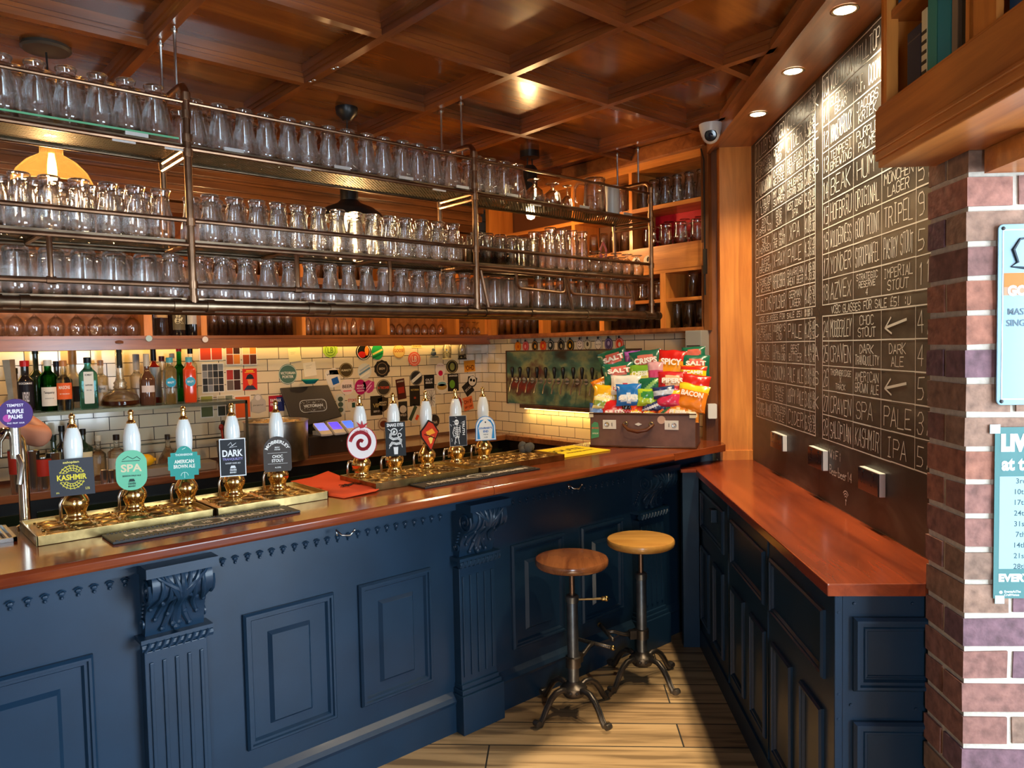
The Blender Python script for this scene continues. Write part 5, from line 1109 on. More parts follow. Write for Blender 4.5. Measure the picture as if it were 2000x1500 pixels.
def pump(px,py,n,lab):
    p0=aty(px,py,2.80); x,y=p0.x,2.80; z=ZT+.0225
    t=thing('beer_pump',(x,y,z),lab,'beer pump')
    M0=Matrix.Translation((x,y,z))
    b=MB(M0); b.lathe([(0,0),(.036,0),(.037,.006),(.031,.012),(.029,.022),(.033,.034),(.040,.046),(.041,.058),(.036,.070),(.026,.085),(.018,.100),(.016,.112),(.018,.116),(.012,.120),(0,.12)],28); b.build('brass_base',BRASS,t,smooth=True)
    b=MB(M0); b.lathe([(0,.115),(.013,.116),(.016,.13),(.021,.16),(.0265,.20),(.0285,.235),(.027,.262),(.022,.286),(.016,.302),(.012,.308),(0,.31)],28); b.build('ceramic_handle',CERAM,t,smooth=True)
    b=MB(M0); b.lathe([(.015,.300),(.015,.308),(.010,.314),(.008,.320),(.0105,.325),(.006,.331),(.0095,.337),(.009,.345),(.004,.351),(0,.352)],18); b.build('finial',BRASS,t,smooth=True)
    # swan neck behind
    b=MB(M0); b.tube([(-.035,.055,-.02),(-.035,.055,.045),(-.028,.055,.062),(-.012,.055,.062),(-.006,.055,.048),(-.006,.055,.02)],.0055,8); b.build('spout',STEEL,t,smooth=True)
    return t,Vector((x,y,z))
def clip(t,o,shape,base,items,cz,name='pump_clip',rot=0,ang=None,lean=.10,rim=None,rimw=.004):
    """sign in front of the handle facing the drinkers"""
    a=R(-112) if ang is None else ang; n=Vector((math.cos(a),math.sin(a),.0)); u=Vector((0,0,1)).cross(n); u=u.normalized()
    v=(UZ-n*lean*.5).normalized(); F=frame(o+n*.034+UZ*cz,u,v)@Matrix.Rotation(rot,4,'Z')@Matrix.Diagonal((1.30,1.34,1,1))
    if rim:
        b=MB(F); b.prism([(x*(1+rimw/.05),y*(1+rimw/.06)) for x,y in shape],-.0005,.0025); b.build('clip_rim',P(rim,.4),t)
    b=MB(F); b.prism(shape,.0,.0032); pl=b.build(name,P(base,.4),t)
    b=MB(F); b.box((-.006,-.02,-.03),(.006,.02,0)); b.build('clip_bracket',BLACK,t)
    for it in items:
        k=it[0]; b=MB(F@Matrix.Translation((0,0,.0034)))
        if k=='t': put_text(b,it[1],it[3],it[4],it[5],it[6],.0007,rot=it[7] if len(it)>7 else 0,bold=.03)
        elif k=='arc': put_text(b,it[1],0,it[4],it[6] if len(it)>6 else None,it[5],.0002,curve=it[3],bold=.03)
        elif k=='poly': b.prism(it[2],0,it[3] if len(it)>3 else .0003)
        elif k=='seg':
            for p0,p1 in it[2]: seg(b,p0,p1,it[3],.0003)
        elif k=='line':
            for p0,p1 in zip(it[2],it[2][1:]): seg(b,p0,p1,it[3],.0004)
        c_=it[2] if k in('t','arc') else it[1]; b.build('lettering' if k in('t','arc') else 'artwork',P(c_,.4),pl)
    return F
L_='beer pump with '
# 1 kashmir
t,o=pump(149,1000,0,'white handled beer pump with square grey kashmir sign, nearest the tap')
mand=[]
for r_ in (.016,.022,.028): mand+= [((r_*math.cos(a/24*6.283),r_*math.sin(a/24*6.283)),(r_*math.cos((a+1)/24*6.283),r_*math.sin((a+1)/24*6.283))) for a in range(24)]
for k in range(20): a=k/20*6.283; mand.append(((.016*math.cos(a),.016*math.sin(a)),(.030*math.cos(a+.16),.030*math.sin(a+.16))))
clip(t,o,[(-.049,-.045),(.049,-.045),(.049,.045),(-.049,.045)],'3C3C42',[('seg','E8D84A',mand,.0016),('poly','3C3C42',[(-.034,-.010),(.034,-.010),(.034,.010),(-.034,.010)],.0004),('t','KASHMIR','F0DC40',0,0,.066,.014),('t','salopian','E8D870',0,.036,.036,.007),('t','IPA','D8C860',-.033,-.036,.007,.004),('t','5.5%','D8C860',.033,-.03,.010,.006)],.145,rot=.03)
# 2 spa
t,o=pump(263,985,0,'white handled beer pump with mint green rounded spa sign')
clip(t,o,rrect(.074,.102,.034,8),'74C8A0',[('t','SPA','E8D8B0',0,.006,.050,.020),('seg','28403A',[((-.02,.028),(-.008,.036)),((-.008,.036),(.004,.029)),((.004,.029),(.014,.034)),((.014,.034),(.022,.027)),((-.022,.024),(.02,.024))],.0016),('t','SESSION PALE ALE','203830',0,-.014,.044,.004),('t','CRAVEN','203830',0,-.034,.018,.006),('t','BREWERY','203830',0,-.041,.018,.004),('poly','203830',[(-.008,-.029),(.008,-.029),(.005,-.022),(-.005,-.022)])],.145)
# 3 american brown ale
t,o=pump(364,962,0,'white handled beer pump with teal shaped american brown ale sign')
sh=[(-.024,-.044),(.024,-.044),(.024,-.034),(.036,-.034),(.036,-.018),(.041,-.018),(.041,.018),(.034,.018),(.034,.028),(.022,.028)]+arc(0,.024,.021,15,165,8)+[(-.022,.028),(-.034,.028),(-.034,.018),(-.041,.018),(-.041,-.018),(-.036,-.018),(-.036,-.034),(-.024,-.034)]
clip(t,o,sh,'2E9C90',[('t','THORNBRIDGE','D8F0E8',0,.022,.044,.006),('t','AMERICAN','F0F4E8',0,.004,.050,.010),('t','BROWN ALE','F0F4E8',0,-.009,.054,.010),('line','D8F0E8',arc(0,-.034,.009,0,180,10),.0012),('seg','D8F0E8',[((0,-.04),(0,-.026)),((-.004,.036),(.004,.040))],.0012)],.150)
# 4 dark tranquility
t,o=pump(457,945,0,'white handled beer pump with black dark tranquility sign in a white border')
clip(t,o,[(-.033,-.05),(.033,-.05),(.033,.05),(-.033,.05)],'1A1A20',[('t','DARK','F4F4F4',0,.012,.055,.019),('t','TRANQUILITY','9088C0',0,-.005,.055,.008),('t','LUXURY DARK ALE','D8D8D8',0,-.016,.040,.004),('t','CRAVEN','E8E8E8',0,-.035,.018,.006),('t','BREWERY','E8E8E8',0,-.042,.018,.004),('poly','E8E8E8',[(-.008,-.030),(.008,-.030),(.005,-.023),(-.005,-.023)]),('line','E0E0E0',[(-.012,.034),(-.004,.042),(.0,.032),(.010,.040),(-.008,.028),(.012,.030)],.001)],.150,rim='F0F0EC',rimw=.0035)
# 5 mobberley
t,o=pump(543,935,0,'white handled beer pump with brown arched choc stout sign')
clip(t,o,[(-.040,-.045),(-.036,-.052),(.036,-.052),(.040,-.045),(.040,.010)]+arc(0,.010,.040,0,180,14)[1:],'463C36',[('arc','MOBBERLEY','F0ECE4',.034,.035,.010,.082),('t','BREW','E0DCD4',0,.018,.014,.004),('t','HOUSE','E0DCD4',0,.012,.016,.004),('t','CHOC','F4F0E8',0,-.008,.030,.009),('t','STOUT','F4F0E8',0,-.020,.034,.009),('seg','D8D4CC',[((-.028,.002),(.028,.002)),((-.028,-.029),(.028,-.029))],.0009),('t','4.5%','E0DCD4',0,-.040,.018,.004)],.145)
# 6 apple spiral
t,o=pump(706,918,0,'white handled beer pump with red apple spiral sign, first beyond the orange cloth')
sp=[(.004*0+(.0035*th+.002)*math.cos(th+.6),(.0035*th+.002)*math.sin(th+.6)) for th in [k*.2 for k in range(4,44)]]
clip(t,o,circ(.046,32,0,0,.050),'F0EAE8',[('line','B8202C',[(x*1.15,y*1.2) for x,y in sp],.0105),('arc','THE UN-USUAL','B8202C',.040,.040,.005),('poly','B8202C',[(-.004,.045),(-.016,.068),(-.001,.056),(.003,.072),(.006,.056),(.024,.064),(.008,.047)]),('t','American Apple Cider','C83040',0,.030,.046,.005),('t','4.5%','C83040',.014,-.022,.010,.004)],.150,rim='B8202C',rimw=.003)
# 7 snake eyes
t,o=pump(771,910,0,'white handled beer pump with black and white snake eyes sign')
sn=[(-.006,.018),(-.016,.016),(-.018,.006),(-.008,.0),(.008,.002),(.018,-.004),(.016,-.014),(.002,-.016),(-.012,-.012),(-.018,-.02)]
clip(t,o,[(-.034,-.056),(.034,-.056),(.034,.056),(-.034,.056)],'141414',[('t','SNAKE EYES','F4F4F0',0,.046,.056,.011),('line','F0F0EC',sn,.0075),('line','141414',sn,.002),('line','F0F0EC',circ(.010,14,-.004,.024)+[(.006,.024)],.004),('poly','F0F0EC',circ(.004,10,-.004,.024)),('line','F0F0EC',circ(.006,10,.014,.012)+[(.020,.012)],.003),('poly','F0F0EC',[(-.006,-.05),(.006,-.05),(.008,-.026),(-.008,-.026)]),('seg','F0F0EC',[((-.024,.034),(-.014,.026)),((.024,.034),(.014,.026)),((-.02,-.022),(-.022,-.03)),((.02,-.018),(.022,-.028))],.002)],.150)
# 8 orange diamond
t,o=pump(834,898,0,'white handled beer pump with a red and orange diamond sign turned sideways')
clip(t,o,[(0,-.050),(.026,.0),(.031,.010),(.026,.016),(.012,.038),(-.004,.046),(-.018,.030),(-.034,.014),(-.034,-.002)],'C8381C',[('poly','F0A030',[(-.018,.012),(.008,.022),(.020,.006),(.002,.002),(-.010,-.006)]),('poly','F8D060',[(-.010,-.010),(.012,-.004),(.004,-.026),(-.002,-.030)]),('line','5A140C',[(-.024,.004),(.0,-.004),(.018,-.012)],.004)],.150,rim='241410',rimw=.008,ang=R(-95))
# 9 skeleton
t,o=pump(892,890,0,'white handled beer pump with black sign of a white skeleton drawing')
ribs=[]
for k in range(6): z=.012-k*.006; ribs+= [((-.004,z),(-.014+.001*k,z-.003)),((-.004,z),(.006-.0005*k,z-.003))]
ribs+= [((-.004,.018),(-.004,-.022)),((-.014,.014),(-.020,-.006)),((.006,.014),(.008,-.006)),((-.010,-.024),(-.014,-.046)),((.0,-.024),(.003,-.046)),((-.012,-.022),(.003,-.022)),((-.02,-.006),(-.016,-.02))]
clip(t,o,[(-.031,-.052),(.031,-.052),(.031,.052),(-.031,.052)],'161616',[('seg','ECE8E0',ribs,.0022),('poly','ECE8E0',circ(.008,14,-.005,.030,.010)),('poly','161616',circ(.002,8,-.008,.031),.0005),('poly','161616',circ(.002,8,-.002,.031),.0005),('t','TRUTH','ECE8E0',.020,.010,.050,.009,-PI/2),('seg','ECE8E0',[((rnd.uniform(-.028,.028),rnd.uniform(-.048,.048)),)*2 for _ in range(1)]+[((x_,y_),(x_+rnd.uniform(-.006,.006),y_+rnd.uniform(-.006,.006))) for x_,y_ in [(rnd.uniform(-.028,.012),rnd.uniform(-.046,.046)) for _ in range(26)]],.0011)],.155,rim='E0DCD4',rimw=.0012)
# 10 journeys end
t,o=pump(945,880,0,'white handled beer pump with white and blue arched sign, last on the right')
clip(t,o,[(-.038,-.040),(.038,-.040),(.036,.012)]+arc(0,.008,.036,5,175,12)+[(-.036,.012)],'F2F2EE',[('poly','3A94D8',[(-.034,-.036),(-.022,-.036),(-.028,.004),(-.022,.020),(-.006,.034),(-.02,.032),(-.032,.012)]),('poly','3A94D8',[(.034,-.036),(.022,-.036),(.028,.004),(.022,.020),(.006,.034),(.02,.032),(.032,.012)]),("t","JOURNEY'S",'1E6CB8',0,.002,.052,.009),('t','END','1E6CB8',0,-.009,.020,.008),('t','PALE ALE','506070',0,-.020,.018,.004),('t','4.2%','506070',0,-.030,.014,.004),('poly','303840',circ(.003,8,0,.024))],.150,rim='2A84C8',rimw=.003)
# tall tap with purple lens
t=thing('lager_tap',(.395,2.89,ZT),'tall chrome lager tap with purple round badge at the left end of the bar','beer tap')
x,y=.405,2.89
c=aty(32,808,2.72)
b=MB(); b.lathe([(0,0),(.026,0),(.026,.008),(.016,.014),(0,.014)],20,Matrix.Translation((x,y,ZT))); b.tube([(x,y,ZT+.01),(x,y,1.30),(x-.005,y-.01,1.35),(x-.03,y-.03,1.385),(x-.055,y-.05,1.385),(x-.075,y-.065,1.36),(x-.078,y-.068,1.31)],.0165,14)
b.build('column',mat('chrome_tap',(.68,.62,.52),.12,metal=1),t,smooth='auto')
lc=aty(32,808,2.78); b=MB(); b.tube([(lc.x,2.83,1.30),(lc.x,2.83,lc.z)],.016,12); b.tube([(lc.x,2.83,1.32),(lc.x+.01,2.80,1.28),(lc.x,2.79,1.22)],.009,10); b.build('tap_head',STEEL,t,smooth='auto')
a=R(-104); n_=Vector((math.cos(a),math.sin(a),0)); F=frame((lc.x,2.795,lc.z),UZ.cross(n_))
b=MB(F); b.prism(circ(.046,36),-.012,.004); pl=b.build('lens_badge',P('45206E',.4),t)
b=MB(F); put_text(b,'TEMPEST',0,.026,.045,.009,.0045,bold=.02); put_text(b,'PURPLE',0,.007,.044,.013,.0045,bold=.04); put_text(b,'PALMS',0,-.010,.038,.013,.0045,bold=.04); put_text(b,'PALE  FRUIT  SOUR',0,-.030,.046,.005,.0045); b.build('lettering',P('F0E8F4'),pl)
b=MB(F); b.prism(circ(.012,14,-.022,-.014),.0041,.0043); b.build('pink_glow',P('B8489C'),pl)
hd=aty(16,745,2.80); b=MB(); b.tube([(lc.x,2.82,lc.z+.03),(lc.x-.008,2.82,lc.z+.17)],[.012,.017],4); b.build('handle',STEELB,t)
# wire drip grid at the far left
t=thing('drip_grid',(.28,2.80,ZT),'slatted steel drip grid left of the lager tap','drip tray')
b=MB().box((-.10,2.70,ZT),(.355,2.71,ZT+.012)).box((-.10,2.93,ZT),(.355,2.94,ZT+.012)).box((.345,2.70,ZT),(.355,2.94,ZT+.012)); b.build('frame',STEEL,t)
for k in range(22): MB().box((-.09+k*.02,2.71,ZT+.006),(-.084+k*.02,2.93,ZT+.011)).build('slat',STEEL,t)
# rubber bar runners
def runner(x0,x1,y0,y1,lab,w1,w2):
    t=MB(); t.box((x0,y0,ZT),(x1,y1,ZT+.008)); m_=MB()
    o=t.build('bar_runner',RUBBER,bevel=.002,label=lab,cat='bar runner')
    nub=MB(); nx=int((x1-x0-.02)/.012)
    for k in range(nx):
        for j in range(2): nub.box((x0+.01+k*.012,y0+.006+j*(y1-y0-.020),ZT+.008),(x0+.017+k*.012,y0+.013+j*(y1-y0-.020),ZT+.0105))
    nub.build('nubs',RUBBER,o)
    F=frame((0,0,ZT+.0086),UX,UY); b=MB(F); L=x1-x0; cy=(y0+y1)/2; h=(y1-y0)*.30
    put_text(b,w1,x0+L*.25,cy,L*.34,h,0,bold=.04); put_text(b,w2,x0+L*.76,cy,L*.36,h,0,bold=.04)
    n=28; b.add([((x0+L*.5)+r_*1.5*math.cos(2*PI*q_/n),cy+r_*math.sin(2*PI*q_/n),0) for r_ in ((y1-y0)*.30,(y1-y0)*.36) for q_ in range(n)],[(q_,(q_+1)%n,n+(q_+1)%n,n+q_) for q_ in range(n)]); put_text(b,'HB',x0+L*.5,cy,.028,h*.8,0)
    b.build('lettering',P('D8D4CC'),o)
runner(.555,1.15,2.425,2.555,'black rubber runner lettered hofbräu münchen before the first two trays','HOFBRÄU','MÜNCHEN')
runner(1.70,2.34,2.455,2.565,'black rubber runner lettered hofbräu münchen before the far trays','HOFBRÄU','MÜNCHEN')
# orange cloth
pp=[atz(*q_,ZT) for q_ in ((568,942),(608,936),(641,922),(700,945),(742,957),(735,962),(672,974),(630,968),(628,958),(595,955))]
b=MB(); n=len(pp); cx_=sum((q_ for q_ in pp),Vector())/n
rings=[]
for k,s_ in enumerate((1,.8,.55,.3)):
    for i,q_ in enumerate(pp): 
        w_=cx_+(q_-cx_)*s_; rings.append((w_.x,w_.y,ZT+.003+.006*math.sin(i*1.7+k)*(k<3)*.5+.004*(k>0)))
fs=[(k*n+i,k*n+(i+1)%n,(k+1)*n+(i+1)%n,(k+1)*n+i) for k in range(3) for i in range(n)]+[tuple(range(3*n,4*n))]
b.add(rings,fs); o=b.build('bar_towel',mat('orange_felt',srgb('DC4A18'),.85),smooth=True,label='bright orange cloth draped on the bar between the second and third trays',cat='cloth')
sm=o.modifiers.new('thick','SOLIDIFY'); sm.thickness=.003; sm.offset=1
c=atz(680,953,ZT); b=MB(frame((c.x,c.y,ZT+.0125),UX,UY))
for k in range(7): b.tube([(rnd.uniform(-.05,.05),rnd.uniform(-.03,.03),0) for _ in range(3)],.0012,4)
b.build('print',P('3A1408'),o)
# yellow bar towel with dark lettering and black bundle
pp=[atz(*q_,ZT) for q_ in ((905,893),(1000,890),(1155,876),(1152,862),(1100,866),(1010,874))]
y0,y1=2.62,2.90; x0=2.63; x1=3.02
b=MB().box((x0,y0,ZT),(x1,y1,ZT+.006)); o=b.build('yellow_runner',mat('yellow_towel',srgb('E8C81C'),.8),bevel=.002,label='yellow towel runner with dark lettering beside the suitcase',cat='bar towel')
b=MB(frame((0,0,ZT+.0064),UX,UY)); put_text(b,'JOUTE',x0+.22,2.78,.24,.07,0,bold=.03); put_text(b,'FRANKFURTER',x0+.24,2.70,.20,.022,0,bold=.03); b.build('lettering',P('2A200C'),o)
c=atz(1028,886,ZT+.01); t=thing('grey_cloth',(c.x,c.y,ZT+.0065),'crumpled dark grey cloth lying on the yellow runner','cloth')
b=MB(); 
for k in range(6): b.ball((c.x+.022*math.cos(k*1.1),c.y+.018*math.sin(k*1.1),ZT+.030+.008*(k%3)),.026,10,sc=(1,.8,.9 if k%2 else 1.15))
b.build('folds',mat('grey_cloth_m',(.06,.055,.05),.9,bmp=.5,nscale=60),t,smooth=True)
# green crate and steel gear behind the bar near the corner
b=MB().box((3.22,3.55,.70),(3.62,3.95,.86)); b.build('crate_stand',mat('dark_green_box',(.015,.03,.022),.5),label='dark green crate on the low unit behind the bar near the corner',cat='crate',bevel=.004)
b=MB().box((3.15,3.5,0),(3.70,4.0,.70)); b.build('underbar_unit',mat('ub_dark',(.01,.009,.008),.5),label='dark low unit in the staff corner behind the bar',cat='cabinet')
c=(3.36,3.66,.861); t=thing('rag_pile',c,'pile of pale blue and white rags on the green crate','cloth'); b=MB()
for k in range(6): b.ball((c[0]+.05*math.cos(k),c[1]+.05*math.sin(k*1.3),c[2]+.03),.04,10,sc=(1.2,.9,.75))
b.build('folds',P('A8B0C0',.9),t,smooth=True)
# ---------------------------------------------------------------- bartender
SKIN=mat('skin',srgb('B87A5E'),.55,noisy=.06,nscale=12); SHIRT=mat('dark_shirt',(.018,.02,.022),.85); TROU=mat('dark_trousers',(.02,.022,.03),.85)
px0=Vector((.02,3.35,0))
root=thing('person',(px0.x,px0.y,0),'bartender in a dark t-shirt behind the bar, bent elbow showing behind the purple badge','person')
V=lambda x,y,z:(px0.x+x,px0.y+y,z)
el=aty(88,862,3.12); sh_=(-.02+px0.x,3.30,1.47); 
verts=[V(0,0,.98),V(0,0,1.18),V(0,0,1.36),V(0,0,1.46),V(0,-.01,1.55),V(0,-.03,1.66),V(0,-.03,1.76),
 V(.15,-.03,1.45),(el.x-.075,3.22,1.40),(el.x,3.12,el.z+.012),(el.x-.10,3.02,el.z+.05),(el.x-.21,2.99,el.z+.115),
 V(-.17,0,1.45),V(-.24,-.06,1.22),V(-.20,-.24,1.19),V(-.18,-.30,1.19),
 V(.09,0,.92),V(.10,0,.5),V(.10,.02,.09),V(.10,-.13,.045),V(-.09,0,.92),V(-.10,0,.5),V(-.10,.02,.09),V(-.10,-.13,.045)]
edges=[(0,1),(1,2),(2,3),(3,4),(4,5),(5,6),(3,7),(7,8),(8,9),(9,10),(10,11),(3,12),(12,13),(13,14),(14,15),(0,16),(16,17),(17,18),(18,19),(0,20),(20,21),(21,22),(22,23)]
rad=[(.155,.105),(.135,.095),(.16,.105),(.12,.08),.05,.085,.072,.062,.050,.043,.036,.026,.062,.044,.030,.024,.085,.058,.042,.034,.085,.058,.042,.034]
body=skin_body('body',verts,edges,rad,SKIN); body.parent=root; body.location=-WL[root.name]; WL['body']=Vector((0,0,0))
sv=[verts[i] for i in (0,1,2,3,7,8,12,13)]; sv[5]=tuple((Vector(verts[7])+Vector(verts[8]))/2); sv[7]=tuple((Vector(verts[12])*.45+Vector(verts[13])*.55))
s1=skin_body('tshirt',sv,[(0,1),(1,2),(2,3),(3,4),(4,5),(3,6),(6,7)],[(.165,.115),(.148,.106),(.17,.115),(.13,.09),.074,.062,.074,.060],SHIRT); s1.parent=root; s1.location=-WL[root.name]
tv=[verts[i] for i in (0,16,17,18,20,21,22)]
s2=skin_body('trousers',tv,[(0,1),(1,2),(2,3),(0,4),(4,5),(5,6)],[(.165,.118),.098,.07,.06,.098,.07,.06],TROU); s2.parent=root; s2.location=-WL[root.name]
hc=Vector(V(0,-.05,1.72)); WLs=WL[root.name]
b=MB(Matrix.Translation(hc)); b.ball((0,0,.0),.10,20,sc=(.80,.95,1.18)); b.ball((0,-.098,-.012),.016,10,sc=(.8,1.2,1.5)); b.ball((-.082,.0,-.01),.02,8,sc=(.4,1,1.5)); b.ball((.082,.0,-.01),.02,8,sc=(.4,1,1.5)); b.build('head',SKIN,root,smooth=True)
for sx in (-1,1):
    b=MB(Matrix.Translation(hc)); b.ball((sx*.03,-.087,.015),.011,10); b.build('eye',P('E8E4E0',.2),root,smooth=True)
b=MB(Matrix.Translation(hc)); b.ball((0,-.088,-.05),.02,10,sc=(1.2,.4,.35)); b.build('mouth',P('9A4A40'),root,smooth=True)
b=MB(Matrix.Translation(hc)); b.ball((0,.018,.035),.104,20,sc=(.86,.95,1.02)); b.build('hair',mat('brown_hair',(.04,.022,.012),.7,bmp=.6,nscale=60),root,smooth=True)
for wr,dirv in ((Vector(verts[11]),Vector((-.85,-.25,.35)).normalized()),(Vector(verts[15]),Vector((.1,-1,.0)).normalized())):
    side=dirv.cross(UZ).normalized(); hv=[wr,wr+dirv*.05]; he=[(0,1)]; hr=[(.026,.018),(.036,.016)]
    for k,(o_,L) in enumerate(((-.030,.070),(-.010,.080),(.010,.076),(.029,.060))):
        p1=wr+dirv*.085+side*o_; p2=p1+dirv*L*.5-UZ*.012; p3=p1+dirv*L*.8-UZ*.034; i=len(hv); hv+=[p1,p2,p3]; he+=[(1,i),(i,i+1),(i+1,i+2)]; hr+=[.0105,.009,.0075]
    i=len(hv); hv+=[wr+dirv*.03-side*.040-UZ*.01,wr+dirv*.065-side*.052-UZ*.02]; he+=[(0,i),(i,i+1)]; hr+=[.012,.0095]
    h_=skin_body('hand',[tuple(q_) for q_ in hv],he,hr,SKIN); h_.parent=root; h_.location=-WL[root.name]
# ================================================================ STOOLS
def stool(cx,cy,m,lab,ang,arm):
    t=thing('bar_stool',(cx,cy,0),lab,'bar stool')
    M0=Matrix.Translation((cx,cy,0))
    b=MB(M0); b.lathe([(0,.662),(.150,.662),(.158,.668),(.161,.678),(.161,.690),(.157,.697),(.148,.700),(0,.700)],48); b.build('seat',m,t,smooth='auto')
    b=MB(M0); b.lathe([(0,.655),(.055,.655),(.055,.6615),(0,.6615)],20); b.build('seat_plate',IRON,t,smooth='auto')
    b=MB(M0); pr=[]; z=.50
    while z<.655: pr+= [(.0105,z),(.013,z+.0025)]; z+=.005
    b.lathe([(0,.50)]+pr+[(0,.656)],14); b.build('screw',mat('screw_steel',(.22,.13,.09),.4,metal=.9),t,smooth=True)
    b=MB(M0); b.lathe([(0,.09),(.0245,.09),(.0245,.515),(.021,.52),(0,.52)],24); b.lathe([(.0245,.50),(.029,.502),(.029,.528),(.024,.533),(0,.533)],20); b.build('column',mat('column_iron',(.13,.13,.13),.42,metal=.8,noisy=.25,nscale=20),t,smooth='auto')
    a=R(-40); d=Vector((math.cos(a),math.sin(a),0))
    if arm:
        b=MB(M0); b.tube([d*.02+UZ*.512,d*.135+UZ*.512],.005,8); b.lathe([(.007,0),(.010,.004),(.010,.014),(.007,.016)],12,frame(d*.128+UZ*.512,UZ,d.cross(UZ))); b.ball(d*.150+UZ*.512,.0125,14); b.build('locking_handle',BRASSD,t,smooth='auto')
    else:
        b=MB(M0); e_=Vector((.8,.6,0)).normalized(); b.tube([e_*.02+UZ*.515,e_*.06+UZ*.53],.005,8); b.ball(e_*.064+UZ*.532,.010,10); b.build('locking_handle',IRON,t,smooth=True)
    # footrest clamp, bent arm and cross bar
    za=.235
    d2=(Vector((math.cos(R(ang)),math.sin(R(ang)),0)))
    b=MB(M0); b.lathe([(.0245,za-.025),(.034,za-.022),(.034,za+.022),(.0245,za+.025)],20,close=False); Mx=frame(d2*.045+UZ*za,d2,UZ.cross(d2)); b.box((-.015,-.014,-.02),(.018,.014,.02),Mx); b.build('clamp',IRON,t,smooth='auto')
    b=MB(M0); pts=[d2*.05+UZ*za,d2*.09+UZ*(za+.004),d2*.14+UZ*(za+.022),d2*.175+UZ*(za+.025)]; b.tube(pts,[.012,.010,.009,.010],8); b.build('footrest_arm',IRON,t,smooth=True)
    pe=Vector((-d2.y,d2.x,0)); c=d2*.178+UZ*(za+.022)
    b=MB(M0); n_=18; b.tube([c-pe*.095+UZ*.0,c+pe*.095],.009,8); 
    for k in range(n_): q_=c-pe*.085+pe*(.17*k/n_); b.tube([q_+UZ*.009,q_+pe*.005-d2*.009],.0022,4)
    b.build('footrest_bar',IRON,t,smooth=True); b=MB(M0); b.ball(c-pe*.10,.0125,12); b.build('bar_end',BRASSD,t,smooth=True)
    b=MB(M0); b.lathe([(0,.085),(.045,.085),(.055,.10),(.055,.125),(.035,.135),(.026,.15),(0,.15)],20)
    for k in range(12): aa=k*PI/6; b.ball((.054*math.cos(aa),.054*math.sin(aa),.112),.009,8)
    b.build('hub',IRON,t,smooth='auto')
    for k in range(4):
        aa=R(-4+90*k); u_=Vector((math.cos(aa),math.sin(aa),0)); pe=Vector((-u_.y,u_.x,0)); b=MB(M0)
        pts=[u_*.04+UZ*.112,u_*.07+UZ*.125,u_*.10+UZ*.122,u_*.13+UZ*.102,u_*.155+UZ*.070,u_*.175+UZ*.035,u_*.19+UZ*.016,u_*.205+UZ*.018,u_*.212+UZ*.030]
        b.tube(pts,[.014,.0135,.013,.0125,.012,.0115,.0125,.012,.010],10)
        for sx in (-1,1): b.tube([q_+pe*.008*sx+(UZ*.006+u_*.006) for q_ in pts[1:7]],.0035,5)
        b.lathe([(0,-.016),(.013,-.014),(.015,0),(.013,.014),(0,.016)],14,frame(u_*.212+UZ*.024,UZ,u_)); b.build('leg',IRON,t,smooth='auto')
stool(2.318,2.244,wood('seat_red',(.16,.045,.015),(.42,.15,.05),'D',.22,.5,fine=.8,contrast=1.4),'bar stool with dark reddish brown round wooden seat, nearer the bar panels',12,True)
stool(2.785,2.235,wood('seat_honey',(.50,.20,.035),(.80,.42,.10),'P',.3,.35,fine=.8),'bar stool with pale honey coloured round wooden seat, nearer the ledge',150,False)
# ================================================================ CHALKBOARDS
AW=1.5645
FW=frame((0,0,0),-UD); FW.translation=Vector((AW/2,-AW/2,0))
def cx_of(px): q_=atd(px,600,AW); return -(q_.x+q_.y)*RT2
BOARDL=bpy.data.materials['blackboard']
